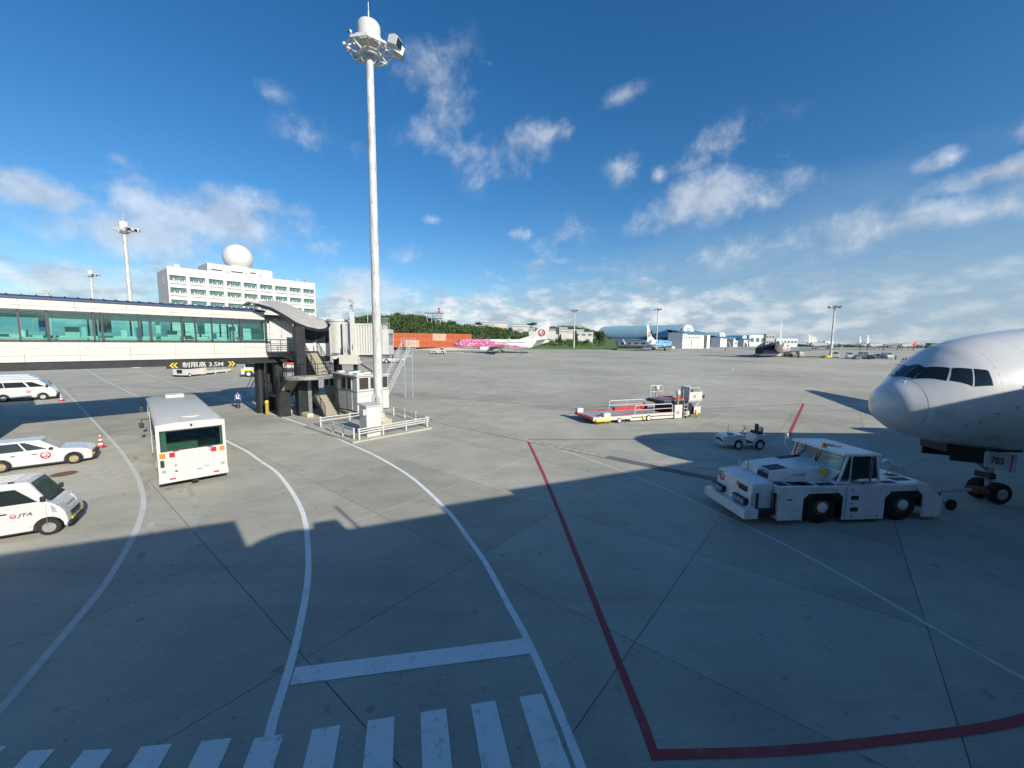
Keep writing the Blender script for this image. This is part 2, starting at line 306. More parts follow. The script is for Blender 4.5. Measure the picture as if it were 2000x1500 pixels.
def thing(name, label, cat, loc=(0, 0, 0), rz=0.0, group=None, scale=1.0):
    o = bpy.data.objects.new(name, None); C.objects.link(o); o.empty_display_size = 0.3
    o.location = loc; o.rotation_euler = (0, 0, rz); o.scale = (scale,) * 3
    return tag(o, label, cat, group)
def children(o): return [c for c in bpy.data.objects if c.parent == o]
def dup(root, label, loc, rz=None, scale=None, group=None):
    def cp(o, par):
        c = o.copy(); C.objects.link(c)
        if par is not None: c.parent = par
        for ch in list(o.children): cp(ch, c)
        return c
    r = cp(root, None); r['label'] = label; r.location = loc
    if rz is not None: r.rotation_euler = (0, 0, rz)
    if scale is not None: r.scale = (scale,) * 3
    if group: r['group'] = group
    return r
def frame_xf(p, right, up):
    r = Vector(right).normalized(); u = Vector(up); u = (u - r * u.dot(r)).normalized(); n = r.cross(u)
    return Matrix(((r.x, u.x, n.x, p[0]), (r.y, u.y, n.y, p[1]), (r.z, u.z, n.z, p[2]), (0, 0, 0, 1)))
_txt = {}
def text(s, size, p, right, up, mat, parent, name='lettering', shear=0.0, squash=1.0, weight=0.0):
    key = (s, shear, weight)
    if key not in _txt:
        cu = bpy.data.curves.new('t', 'FONT'); cu.body = s; cu.size = 1; cu.align_x = 'CENTER'; cu.align_y = 'CENTER'; cu.shear = shear; cu.offset = weight; cu.resolution_u = 3
        t = bpy.data.objects.new('t', cu); C.objects.link(t); dg = bpy.context.evaluated_depsgraph_get(); dg.update()
        me = bpy.data.meshes.new_from_object(t.evaluated_get(dg)); bpy.data.objects.remove(t); _txt[key] = me
    me = _txt[key].copy(); me.name = name; me.transform(frame_xf(p, right, up) @ Matrix.Diagonal((size * squash, size, size, 1))); me.materials.clear(); me.materials.append(MATS[mat])
    return obj(name, me, parent)
def _emblem():
    b = MB()
    for sgn in (-1, 1):
        n = 26; outer = []; inner = []
        for i in range(n + 1):
            a = R(-92 + 176 * i / n); ri = 0.66 + 0.10 * ((i * 0.55) % 1.0) if i > 7 else 0.58 + 0.01 * i
            if i > 19: ri += 0.02 * (i - 19)
            outer.append((sgn * math.cos(a), math.sin(a), 0)); inner.append((sgn * math.cos(a) * ri, math.sin(a) * ri, 0))
        for i in range(n): b.quad(outer[i], outer[i + 1], inner[i + 1], inner[i])
    pts = [(math.cos(R(a)) * 0.74, math.sin(R(a)) * 0.72, 0.0) for a in range(195, 346, 10)]
    b.add([(0, -0.22, 0.0)] + pts, [(0, i + 1, i + 2) for i in range(len(pts) - 1)])
    neck = [(0.02, -0.30), (0.22, -0.12), (0.25, 0.05), (0.12, 0.22), (0.02, 0.36), (0.05, 0.5), (-0.12, 0.42)]; w = [.13, .10, .08, .07, .07, .07, .01]
    for (p, q, a, c) in zip(neck, neck[1:], w, w[1:]): b.quad((p[0] - a, p[1], .004), (p[0] + a, p[1], .004), (q[0] + c, q[1], .004), (q[0] - c, q[1], .004), 1)
    b.quad((-.34, -.62, .006), (.34, -.62, .006), (.34, -.46, .006), (-.34, -.46, .006), 2)
    return b.mesh('emblem', ['logo_red', 'dark_text', 'white_text'])
EMB = _emblem()
def emblem(p, right, up, r, parent, name='emblem'):
    o = obj(name, EMB, parent); o.matrix_local = frame_xf(p, right, up) @ Matrix.Diagonal((r, r, r, 1)); return o
_wheel = {}
def wheel(parent, x, y, r, w, side, rimmat='steel_rim', rimr=0.58, name='wheel', dual=False):
    """side +1: outer face looks to +y"""
    key = (r, w, rimmat, rimr, side)
    if key not in _wheel:
        t = MB(); h = w / 2; t.lathe([(r * rimr, -h), (r * 0.9, -h), (r * 0.985, -h * 0.75), (r, -h * 0.4), (r, h * 0.4), (r * 0.985, h * 0.75), (r * 0.9, h), (r * rimr, h), (r * rimr * .98, h * .7), (r * rimr * .98, -h * .7), (r * rimr, -h)], axis='y', n=28)
        g = MB(); q = r * rimr; s = side
        g.lathe([(q, s * h * .98), (q * .9, s * h * 0.95), (q * .84, s * h * 0.45), (q * .62, s * h * .5), (q * .5, s * h * .72), (q * .3, s * h * .74), (q * .26, s * h * .98), (0.004, s * h * 1.0)], axis='y', n=24)
        for i in range(8):
            a = 2 * math.pi * i / 8; g.cyl((q * .66 * math.cos(a), s * h * .52, q * .66 * math.sin(a)), (q * .66 * math.cos(a), s * h * .56, q * .66 * math.sin(a)), q * .085, n=8, mat=1)
        _wheel[key] = (t.mesh('wheel', 'rubber', 40), g.mesh('rim', [rimmat, 'black'], 35))
    a, b = _wheel[key]; o = obj(name, a, parent, loc=(x, y, r)); obj('rim', b, o); return o
# ================================================================== SETTING
def gmesh():
    ys = [-80, -20, 0, 20, 40, 53.6, 54.2, 60] + list(np.linspace(65, 160, 20)) + [175, 190, 205, 220, 260, 320, 420, 600, 900, 1500, 3000, 9000]
    xs = [-9000, -2500, -900, -400, -220, -120, -60, 0, 60, 120, 220, 400, 900, 2500, 9000]
    b = MB(); vs = [(x, y, (gz(y) - .004 if y > 54 else -0.035)) for y in ys for x in xs]; n = len(xs)
    fs = [(j * n + i, j * n + i + 1, (j + 1) * n + i + 1, (j + 1) * n + i) for j in range(len(ys) - 1) for i in range(n - 1)]
    b.add(vs, fs); return b
ground = tag(gmesh().build('ground', 'apron_concrete'), kind='structure')
apron = tag(MB().box(-95, 75, -14, 53.4, -0.034, -0.016).build('apron', 'joint_sealant'), kind='structure')
UA, VA = R(50.8), R(-39.2)
ud = Vector((math.cos(UA), math.sin(UA), 0)); vd = Vector((math.cos(VA), math.sin(VA), 0))
A0, B0, DA, DB = -3.1, 3.32, 5.28, 5.02
_sl = {}
def slab(a0, b0, na=1, nb=1):
    g = 0.009; k = (na, nb)
    if k not in _sl: _sl[k] = MB().box(g, na * DA - g, g, nb * DB - g, -0.03, 0).mesh('concrete_slab', 'slab_concrete')
    p = vd * (A0 + a0 * DA) + ud * (B0 + b0 * DB)
    o = obj('concrete_slab', _sl[k], apron, loc=(p.x, p.y, 0)); o.rotation_euler = (0, 0, VA); return o
done = set(); ns = 0
for i in range(-16, 13):
    for j in range(-5, 16):
        if (i, j) in done: continue
        c = vd * (A0 + (i + .5) * DA) + ud * (B0 + (j + .5) * DB)
        if c.y > 57 or c.y < -6 or abs(c.x) > c.y * 1.32 + 13: continue
        if i < -2 and j < 1 and (i, j) not in done:           # the older lane on the left is cast in larger bays
            cells = [(i, j), (i + 1, j)] if i + 1 < -2 else [(i, j)]
            if all(q not in done for q in cells): slab(i, j, len(cells), 1); done.update(cells); ns += 1; continue
        slab(i, j); done.add((i, j)); ns += 1
print('slabs', ns)

# ---- painted markings, each sheet a few millimetres above the concrete
def strip(name, pts, w, mat, z=0.005, label=None, dens=1):
    P = [Vector((p[0], p[1], 0)) for p in pts]
    if dens > 1:
        Q = []
        for a, b in zip(P, P[1:]): Q += [a.lerp(b, t / dens) for t in range(dens)]
        P = Q + [P[-1]]
    b = MB(); vs = []
    for i, p in enumerate(P):
        d = (P[min(i + 1, len(P) - 1)] - P[max(i - 1, 0)]).normalized(); n = Vector((-d.y, d.x, 0)) * (w / 2)
        for q in (p - n, p + n): vs.append((q.x, q.y, gz(q.y) + z))
    b.add(vs, [(2 * i, 2 * i + 2, 2 * i + 3, 2 * i + 1) for i in range(len(P) - 1)])
    return tag(b.build(name, mat), kind='structure')
def smooth_pts(pts, k=5):
    P = [Vector((p[0], p[1], 0)) for p in pts]; out = []
    for i in range(len(P) - 1):
        p0, p1, p2, p3 = P[max(i - 1, 0)], P[i], P[i + 1], P[min(i + 2, len(P) - 1)]
        for t in range(k):
            t /= k; out.append(0.5 * ((2 * p1) + (p2 - p0) * t + (2 * p0 - 5 * p1 + 4 * p2 - p3) * t * t + (3 * p1 - p0 - 3 * p2 + p3) * t ** 3))
    return out + [P[-1]]
strip('lane_line', smooth_pts([(-29.2, 43.1), (-23.15, 37.0), (-19.6, 34.0), (-14.9, 29.9), (-11.0, 26.0), (-8.8, 23.8), (-7.16, 22.0), (-5.3, 19.73), (-3.92, 17.69), (-2.46, 15.24), (-1.51, 13.27), (-.84, 11.81), (-.41, 10.7), (-.07, 9.75), (.21, 9.02), (.43, 8.4), (.63, 7.75), (.82, 7.08), (1.0, 6.4), (1.2, 5.6), (1.5, 4.4)]), 0.165, 'white_road_paint')
strip('lane_line', smooth_pts([(-42, 45), (-30, 35.3), (-18.55, 25.66), (-16.35, 23.87), (-14.04, 21.7), (-12.2, 20.0), (-10.25, 17.75), (-8.79, 15.88), (-7.85, 14.5), (-7.0, 13.05), (-6.25, 11.65), (-5.83, 10.8), (-5.48, 10.0), (-5.1, 9.05), (-4.80, 8.25), (-4.55, 7.5), (-4.40, 7.0), (-4.25, 6.5), (-4.12, 6.15)]), 0.165, 'white_road_paint')
strip('lane_line', smooth_pts([(-8.9, 5.4), (-9.29, 6.5), (-9.72, 7.4), (-10.4, 8.75), (-11.15, 10.2), (-12.2, 11.86), (-13.51, 13.74), (-15.15, 15.75), (-17.11, 17.75), (-19.43, 19.88), (-23.81, 23.61), (-29.59, 28.3), (-37.82, 34.9), (-48.62, 43.6), (-59.9, 52.5)]), 0.175, 'faded_white_paint')
strip('lane_line', [(-90, 83), (-67.4, 65), (-52.3, 53), (-42.5, 45)], 0.2, 'faded_white_paint', dens=4)
strip('lane_line', [(-74.4, 78.3), (-54.4, 62.6), (-42.4, 52.7), (-29.2, 42.0)], 0.17, 'faded_white_paint', dens=4)
MB_stop = MB().add([(-4.46, 7.62, .009), (-4.34, 7.19, .009), (.52, 8.06, .009), (.36, 8.50, .009)], [(0, 1, 2, 3)]); tag(MB_stop.build('stop_bar', 'white_road_paint'), kind='structure')
cd = Vector((math.cos(R(10.6)), math.sin(R(10.6)), 0)); cn = Vector((math.cos(R(-75.4)), math.sin(R(-75.4)), 0)); c0 = Vector((0.65, 7.06, 0))
for i in range(6):
    bend = Vector((0, 0, 0))
    p = c0 - cd * (0.925 * i) + bend; q = p - cd * 0.465; w_ = 2.9
    b = MB().add([(*q.xy, .009), (*p.xy, .009), (*(p + cn * w_).xy, .009), (*(q + cn * w_).xy, .009)], [(0, 1, 2, 3)])
    tag(b.build('crosswalk_bar', 'white_road_paint'), kind='structure')
for (xa, ya, xb, yb) in ((394, 1448, 453, 1442), (276, 1459, 337, 1453), (164, 1466, 221, 1463), (58, 1467, 108, 1464), (-42, 1462, 14, 1457), (-150, 1459, -92, 1456)):
    p, q = G(xb, yb), G(xa, ya); e = cn * 2.9
    tag(MB().add([(*q.xy, .009), (*p.xy, .009), (*(p + e).xy, .009), (*(q + e).xy, .009)], [(0, 1, 2, 3)]).build('crosswalk_bar', 'white_road_paint'), kind='structure')
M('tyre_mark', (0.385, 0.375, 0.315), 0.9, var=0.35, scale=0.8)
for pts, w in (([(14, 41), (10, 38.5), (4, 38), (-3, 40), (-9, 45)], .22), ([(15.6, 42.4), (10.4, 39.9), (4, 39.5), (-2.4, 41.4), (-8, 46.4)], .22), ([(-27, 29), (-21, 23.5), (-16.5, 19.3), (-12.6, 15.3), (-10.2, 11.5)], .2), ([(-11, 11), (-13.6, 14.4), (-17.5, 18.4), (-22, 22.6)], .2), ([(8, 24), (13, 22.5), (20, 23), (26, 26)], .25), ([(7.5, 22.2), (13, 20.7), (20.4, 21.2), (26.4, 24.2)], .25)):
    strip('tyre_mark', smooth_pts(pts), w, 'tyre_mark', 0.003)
strip('red_line', [(1.13, 27.0), (1.43, 23.36), (1.69, 19.69), (2.0, 14.48), (2.2, 10.62), (2.32, 8.17), (2.42, 6.4), (2.43, 5.83)], 0.17, 'red_road_paint', 0.007, dens=3)
strip('red_line', smooth_pts([(2.35, 5.92), (4.36, 5.99), (6.23, 6.16), (8.87, 6.50), (10.5, 6.9)]), 0.17, 'red_road_paint', 0.0085)
strip('red_line', [(1.13, 27.4), (14, 27.9)], 0.14, 'faded_red_paint', 0.007)
strip('red_line', [(-15.4, 51.5), (7.6, 40.0)], 0.16, 'faded_red_paint', 0.007); strip('red_line', [(7.6, 40.0), (20.15, 41.2), (33.76, 45.5)], 0.16, 'faded_red_paint', 0.007)
strip('red_line', [(33.9, 45.7), (20.9, 29.4)], 0.22, 'red_road_paint', 0.0085)
strip('stand_line', smooth_pts([(2.1, 26.04), (4.79, 22.43), (7.27, 18.06), (8.4, 15.44), (9.4, 12.9), (10.0, 10.51), (10.4, 8.35), (10.7, 7.2)]), 0.12, 'faded_white_paint', 0.006)
strip('taxi_line', smooth_pts([(-30, 88), (-11, 84), (9.5, 77), (23.7, 76), (42.9, 84), (52.5, 94), (54, 105), (50, 116), (38, 124)]), 0.35, 'faded_white_paint', 0.012)
strip('taxi_line', [(-60, 128), (20, 121), (110, 131), (220, 150)], 0.4, 'faded_white_paint', 0.012, dens=6)
strip('taxi_line', [(60, 205), (200, 190), (330, 196)], 1.6, 'faded_white_paint', 0.014, dens=6)

# ---- drainage channel across the stand: concrete covers, then steel gratings
dr = thing('drain_channel', 'long drainage channel with concrete covers and slotted steel grates crossing the stand', 'drain', (-7.3, 34.1, 0), R(-39.8))
MB().box(-0.1, 23.8, -0.335, 0.335, 0.001, 0.004).build('channel_edge', 'joint_sealant', dr)
_cv = MB().box(0.03, 0.57, -0.28, 0.28, 0.002, 0.012).mesh('cover', 'island_concrete')
gb = MB()
for k in range(6): gb.box(0.03 + k * 0.1, 0.075 + k * 0.1, -0.25, 0.25, 0.002, 0.012)
gb.box(0.0, 0.6, -0.27, -0.25, 0.002, 0.013); gb.box(0.0, 0.6, 0.25, 0.27, 0.002, 0.013); _gr = gb.mesh('grate', 'stencil_grey')
for k in range(39): obj('grate' if k > 27 else 'cover', _gr if k > 27 else _cv, dr, loc=(0.15 + k * 0.6, 0, 0))
mh = thing('manhole_cover', 'rusty round manhole cover in the ground beside the station wagon', 'manhole', (-22.42, 19.31, 0))
MB().lathe([(0.52, 0.001), (0.52, 0.010), (0.46, 0.012)], n=28).build('frame', 'stencil_grey', mh); MB().lathe([(0.455, 0.004), (0.455, 0.014), (0.01, 0.015)], n=28).build('lid', 'rust', mh)
M('patch_concrete', (0.46, 0.44, 0.37), 0.9, var=0.2, scale=3)
tag(MB().add([(-24.6, 18.2, .004), (-19.6, 18.4, .004), (-19.3, 21.0, .004), (-22.5, 21.6, .004)], [(0, 1, 2, 3)]).build('ground_patch', 'patch_concrete'), kind='structure')
for (px, py) in ((905, 797), (1085, 765)):
    p = G(px, py); tag(MB().box(-.55, .55, -.4, .4, 0.003, 0.012).build('ground_patch', 'patch_concrete', loc=(p.x, p.y, 0), rot=(0, 0, UA)), kind='structure')
M('oil_stain', (0.05, 0.05, 0.05), 0.6, var=0.3)

# ---- terminal building the photograph is taken from (its roof edge throws the foreground shadow)
FA = R(24.0); fdx = Vector((math.cos(FA), math.sin(FA), 0)); fn = Vector((-fdx.y, fdx.x, 0))
term = thing('terminal_building', 'terminal building with glass front behind the camera, its roof edge shading the foreground', 'terminal', tuple(-fn * 2.5), FA)
RZ = 8.85
MB().box(-60, 70, -26, -0.02, 0, 4.6).build('lower_wall', 'cream_panel', term)
MB().box(-60, 70, -26, 0.0, 4.6, 5.0).build('floor_slab', 'island_concrete', term)
MB().box(-60, 70, -26, -8, 5.0, RZ - .9).build('core_wall', 'interior', term)
MB().box(-60, 70, -26, 0.25, RZ - .9, RZ - .25).build('roof', 'navy_roof', term)
pb = MB(); pb.box(-60, 2.72, -4, 0.22, RZ - .25, 9.8); pb.box(9.62, 13.12, -4, .22, RZ - .25, 8.98); pb.box(13.12, 70, -4, .22, RZ - .25, 9.26); pb.build('parapet', 'cream_panel', term)
MB().lathe([(1.55, 0), (1.5, .25), (1.25, .5), (.8, .68), (.02, .76)], origin=(4.27, -1.3, RZ - .25), n=28).build('roof_dome', 'canopy_grey', term)
MB().box(5.02, 5.82, -.9, .1, RZ - .25, 9.2).build('roof_vent', 'hut_white', term); MB().cyl((6.27, -.1, RZ - .3), (6.27, -.1, 9.95), .05).build('roof_rod', 'galvanised', term)
_mu = MB().box(-.05, .05, -.12, 0, 5.0, RZ - .9).mesh('mullion', 'dark_frame'); _pa = MB().box(.06, 2.44, -.075, -.06, 5.0, RZ - .9).mesh('pane', 'bus_glass')
for k in range(-24, 28):
    obj('mullion', _mu, term, loc=(k * 2.5, 0, 0)); obj('pane', _pa, term, loc=(k * 2.5, 0, 0))
wing = thing('terminal_wing', 'pale terminal wing joined to the near end of the glazed walkway', 'terminal', (0, 0, 0), 0)
wa = Vector((-22, 35.6, 0)); 
# ================================================================== FIXED WALKWAY (local x along the wall, y towards the stand, origin at the door)
WLOC = (-22.0, 35.6, 0)
def wk(name, label, cat): return thing(name, label, cat, WLOC, UA)
# local frame: +x = ud ; +y = (-sin,cos) points away from the viewer -> near face at y=0, body behind (y>0)
wing.location = WLOC; wing.rotation_euler = (0, 0, UA)
MB().box(-40, -16.6, -3.2, 9, 0, 9.0).build('wall', 'cream_panel', wing); MB().box(-40.2, -16.4, -3.4, 9.2, 9.0, 9.4).build('roof', 'navy_roof', wing)
br = wk('boarding_walkway', 'long cream boarding walkway with teal glass windows and navy roof', 'walkway')
X0, X1, WD = -16.3, 5.8, 3.6
zb0, zb1, zp1, zg0, zg1, zr0, zr1 = 4.70, 5.24, 6.50, 6.66, 8.42, 9.22, 9.45
MB().box(X0, X1, 0.10, WD - .1, zb0, zb1).build('floor_beam', 'dark_metal', br, bevel=0.02)
MB().box(X0, X1, 0.12, WD - .12, zb1 + .01, 5.75).build('floor', 'floor_interior', br)
MB().box(X0, .05, .14, WD - .14, 8.60, 8.75).build('ceiling', 'interior', br)
seams = [-16.3, -13.7, -11.32, -8.83, -6.3, -3.8, -1.6, 0.02]
rows = ((zb1, 5.62), (5.634, 6.08), (6.094, zp1)); rows_up = ((8.56, 8.80), (8.814, zr0))
_pc = {}
def panel(x0, x1, z0, z1, y, th=0.05, mat='cream_panel', flip=False):
    k = (round(x1 - x0, 3), round(z1 - z0, 3), mat, th)
    if k not in _pc: _pc[k] = MB().box(0.007, x1 - x0 - .007, 0, th, 0, z1 - z0).mesh('panel', mat)
    return obj('panel', _pc[k], br, loc=(x0, y, z0))
for a, b in zip(seams, seams[1:]):
    for z0, z1 in rows: panel(a, b, z0, z1, 0)
    for z0, z1 in rows_up: panel(a, b, z0, z1, 0)
    for z0, z1 in rows + rows_up: panel(a, b, z0, z1, WD - .05)
for a, b in ((0.02, 2.9), (2.9, 5.8)):
    for z0, z1 in rows: panel(a, b, z0, z1, 0, mat='hut_white')
    for z0, z1 in rows + rows_up: panel(a, b, z0, z1, WD - .05)
# glazing: frames and panes
def post(x, y, w=.14): return MB().box(x - w / 2, x + w / 2, y, y + .12, zp1, 8.56).build('window_post', 'dark_frame', br)
posts = [-16.2, -13.77, -12.6, -10.54, -10.14, -8.25, -7.62, -5.78, -4.95, -3.87, -2.4, -1.86]
for i, x in enumerate(posts): post(x, 0.01, .15 if i in (2, 6) else .11); post(x, WD - .13, .11)
for y in (0.01, WD - .13):
    MB().box(X0, 0.3 if y < 1 else X1, y, y + .13, zp1, zg0).build('window_sill', 'dark_frame', br); MB().box(X0, 0.3 if y < 1 else X1, y, y + .13, zg1, 8.56).build('window_head', 'dark_frame', br)
pp = posts + [0.1]
for a, b in zip(pp, pp[1:]):
    for y in (.06, WD - .08):
        MB().box(a + .07, b - .07, y, y + .015, zg0, zg1).build('pane', 'bridge_glass', br)
MB().box(0.0, 0.18, .01, .13, zp1, 8.56).build('window_post', 'dark_frame', br)
# roof with standing seams
rf = MB().prism([(-.10, zr0), (-.10, zr0 + .12), (WD / 2, zr1 + .12), (WD + .10, zr0 + .12), (WD + .10, zr0)], X0, .1, axis='x').build('roof', 'navy_roof', br)
_sm = MB().bar((0, -.12, zr0 + .14), (0, WD / 2, zr1 + .14), .07, .07).mesh('seam', 'navy_roof')
for k in range(int((.1 - X0) / .62)): obj('seam', _sm, rf, loc=(X0 + .3 + k * .62, 0, 0))
MB().box(X0, 0, 2.5, 3.3, 8.15, 8.6).build('ceiling_cove', 'interior', br); MB().box(X0, 0, 3.05, 3.15, 5.75, 6.95).build('back_rail_panel', 'interior', br); MB().box(X0, 0, 1.3, 1.5, 8.45, 8.6).build('light_strip', 'vest_white', br)
# inside: rails, benches, notice, people movers seen through the glass
for y in (.42, WD - .42):
    MB().tube([(X0, y, 6.75), (0, y, 6.75)], .035).build('handrail', 'white_paint', br)
for a, b, y in ((-13.6, -12.9, .9), (-12.3, -10.7, 2.6), (-10.0, -8.4, .8), (-7.4, -6.0, 2.5), (-4.7, -3.2, .8), (-15.8, -14, 2.4)):
    MB().box(a, b, y, y + .3, 5.75, 6.83).build('partition', 'white_paint', br, bevel=.03)
_ey = MB().cyl((0, 0, 8.2), (0, 0, 8.6), .95, 1.05, 28).build('ceiling_ring', 'canopy_grey', br, loc=(-9.3, 1.8, 0))
MB().box(-1.55, -.95, .5, .53, 6.75, 7.75).build('notice_board', 'hut_white', br); text('NOTICE', .12, (-1.25, .49, 7.5), (1, 0, 0), (0, 0, 1), 'dark_text', br)
MB().box(-1.9, .1, .55, .60, 5.75, 8.6).build('inner_screen', 'dark_frame', br)
for k in range(16):
    x = -15.9 + k * .96 + .3 * rng.random(); y = 1.2 + 1.7 * rng.random(); h = .5 + .9 * rng.random(); w = .2 + .5 * rng.random()
    MB().box(x, x + w, y, y + .08, 6.5 if k % 3 else 7.2, 6.5 + h if k % 3 else 8.3).build(('display_board', 'poster', 'bin')[k % 3], ('hut_white', 'seat_dark', 'interior', 'blue_plastic', 'white_paint')[k % 5], br)
# door bay by the stairs, dark glass bay beyond it
dg = MB().box(.38, 2.35, -.02, .06, 6.0, 8.52).build('door', 'hut_white', br); MB().box(1.36, 1.375, -.028, -.02, 6.05, 8.45).build('door_gap', 'dark_metal', dg); MB().box(1.26, 1.31, -.06, -.02, 7.0, 7.25).build('door_handle', 'grey_metal', dg)
MB().box(2.45, 5.75, .03, .09, zg0 - .1, zg1).build('pane', 'car_glass', br); MB().box(4.4, 4.48, -.005, .1, zg0 - .1, zg1).build('window_post', 'dark_frame', br)
for x in (-16.0, 1.2, 4.4):
    for y in (.8, 2.8): MB().box(x - .35, x + .35, y - .3, y + .3, 0, zb0).build('support_column', 'dark_metal', br, bevel=.02)
MB().cyl((0.0, 1.9, 0), (0.0, 1.9, zb0), .42, n=20).build('support_column', 'dark_metal', br, smooth=30)

sg = wk('height_limit_sign', 'black height limit sign with yellow arrows reading 3.5M under the walkway', 'sign')
MB().box(-6.9, -2.35, .03, .09, 4.50, 5.0).build('board', 'black', sg)
text('制限高 3.5M', .46, (-4.6, .025, 4.735), (1, 0, 0), (0, 0, 1), 'hut_white', sg, squash=1.12, weight=.012)
for x0, s in ((-6.72, -1), (-6.5, -1), (-2.75, 1), (-2.53, 1)):
    ar = MB(); c = x0
    for t in (-1, 1): ar.add([(c, .026, 4.75), (c - s * .18, .026, 4.75 + t * .2), (c - s * .18 + .11, .026, 4.75 + t * .2), (c + .11, .026, 4.75)], [(0, 1, 2, 3)])
    ar.build('arrow', 'yellow', sg)
for x in (-6.5, -2.7): MB().box(x - .04, x + .04, .085, .12, 4.72, 4.9).build('bracket', 'dark_metal', sg)

# ---- S-shaped canopy over the stair head
cp = wk('stair_canopy', 'grey wavy leaf shaped canopy roof over the outside stairs', 'canopy')
tt = np.linspace(0, 1, 26)
fx = -1.0 + 6.6 * tt; fz = np.interp(tt, [0, .15, .3, .45, .6, .75, .88, 1], [9.86, 9.55, 9.0, 8.35, 7.98, 7.80, 7.92, 8.45])
bx = -0.6 + 6.25 * tt; bz = np.interp(tt, [0, .2, .45, .65, .8, .92, 1], [9.95, 10.4, 10.65, 10.45, 9.95, 9.2, 8.55])
fy = np.interp(tt, [0, .15, .7, .9, 1], [-1.0, -1.5, -1.7, -1.3, -.4]); by = np.interp(tt, [0, .7, .9, 1], [3.6, 3.8, 2.6, .4])
rings = []
for i in range(26):
    ring = []
    for s in np.linspace(0, 1, 9):
        bulge = .22 * math.sin(math.pi * s); ring.append((fx[i] * (1 - s) + bx[i] * s, fy[i] * (1 - s) + by[i] * s, fz[i] * (1 - s) + bz[i] * s + bulge))
    for s in np.linspace(1, 0, 9):
        bulge = .22 * math.sin(math.pi * s); ring.append((fx[i] * (1 - s) + bx[i] * s, fy[i] * (1 - s) + by[i] * s, fz[i] * (1 - s) + bz[i] * s + bulge - .14))
    rings.append(ring)
MB().loft(rings).build('shell', 'canopy_grey', cp, smooth=40)
MB().tube([(fx[i], fy[i] - .02, fz[i] - .10) for i in range(26)], .14, 6).build('edge_trim', 'dark_metal', cp, smooth=50)
for k in range(5):
    s = .16 + .17 * k; MB().tube([(fx[i] * (1 - s) + bx[i] * s, fy[i] * (1 - s) + by[i] * s, fz[i] * (1 - s) + bz[i] * s + .22 * math.sin(math.pi * s) + .008) for i in range(0, 26)], .012, 4).build('seam', 'grey_metal', cp)
lf = MB()
for a in range(16): lf.cyl((.22 * math.cos(a * .3927), 0, .22 * math.sin(a * .3927)), (.22 * math.cos(a * .3927 + .4), 0, .22 * math.sin(a * .3927 + .4)), .04, n=6)
lf.build('camera_ring', 'galvanised', cp, loc=(-.9, -.4, 10.05)); MB().box(-.05, .05, -.05, .05, 9.3, 9.85).build('camera_post', 'galvanised', cp, loc=(-.9, -.4, 0))

# ---- outside stair tower (y negative = towards the viewer)
st = wk('stair_tower', 'dark steel outside stair with concrete treads and round landing below the canopy', 'stairs')
MB().box(1.45, 2.25, -2.75, -2.0, 0, 8.0).build('column', 'dark_metal', st, bevel=.015); MB().box(2.3, 2.62, -2.7, -2.3, 0, 3.1).build('column', 'grey_metal', st)
MB().box(.2, 1.1, -1.9, -1.3, 0, 3.55).build('column', 'dark_metal', st)
def flight(x0, x1, ya, za, yb, zb, n, mat='tread_concrete', rail=('L', 'R')):
    tm = MB().box(x0 + .05, x1 - .05, -.15, .15, -.045, 0).mesh('tread', mat); rm = MB().box(x0 + .06, x1 - .06, -.01, .01, -.2, -.045).mesh('riser', 'tread_concrete')
    for k in range(n):
        t = (k + .5) / n; y = ya + (yb - ya) * t; z = za + (zb - za) * (k + 1) / n
        obj('tread', tm, st, loc=(0, y, z)); obj('riser', rm, st, loc=(0, y + (.13 if yb > ya else -.13) * -1, z + .2))
    for x, s in ((x0, 'L'), (x1, 'R')):
        MB().bar((x, ya, za - .12), (x, yb, zb - .12), .06, .34).build('stringer', 'dark_metal', st)
        if s in rail:
            for h, r in ((1.05, .035), (.80, .022), (.55, .022), (.30, .022)): MB().cyl((x, ya, za + h), (x, yb, zb + h), r, n=6).build('rail', 'dark_metal', st)
            for k in range(4):
                t = k / 3; MB().cyl((x, ya + (yb - ya) * t, za + (zb - za) * t - .1), (x, ya + (yb - ya) * t, za + (zb - za) * t + 1.05), .03, n=6).build('baluster', 'dark_metal', st)
def railing(pts, h=1.05):
    for z, r in ((h, .035), (h * .66, .022), (h * .33, .022)): MB().tube([(p[0], p[1], p[2] + z) for p in pts], r).build('rail', 'dark_metal', st)
    for p in pts: MB().cyl(p, (p[0], p[1], p[2] + h), .028, n=6).build('baluster', 'dark_metal', st)
flight(2.7, 4.0, -1.1, 5.75, -3.5, 3.72, 11)                       # upper flight
flight(.25, 1.45, -3.5, 3.72, -1.1, 1.9, 10)                       # middle flight, turning back
flight(2.65, 3.95, -2.7, 1.9, -5.1, 0.0, 11)                       # lower flight
MB().box(.0, 4.1, -1.15, .0, 5.62, 5.75).build('landing', 'dark_metal', st); MB().box(-.1, 4.1, -1.1, .3, 1.77, 1.9).build('landing', 'dark_metal', st); MB().box(2.6, 4.0, -2.75, -1.05, 1.77, 1.9).build('landing', 'dark_metal', st)
arc = [(2.1 + 2.0 * math.cos(R(a)), -3.5 + 1.7 * math.sin(R(a))) for a in range(180, 361, 15)]
MB().prism(arc, 3.42, 3.66, axis='z').build('landing', 'grey_metal', st); MB().prism([(x * .995 + .01, y * .998) for x, y in arc], 3.665, 3.72, axis='z').build('landing_floor', 'tread_concrete', st)
railing([(x, y, 3.72) for x, y in arc[::2]])
railing([(.0, -.05, 5.75), (.0, -1.1, 5.75), (.8, -1.12, 5.75), (1.6, -1.12, 5.75), (2.5, -1.12, 5.75)]); railing([(-.1, .1, 1.9), (-.1, -1.1, 1.9)])
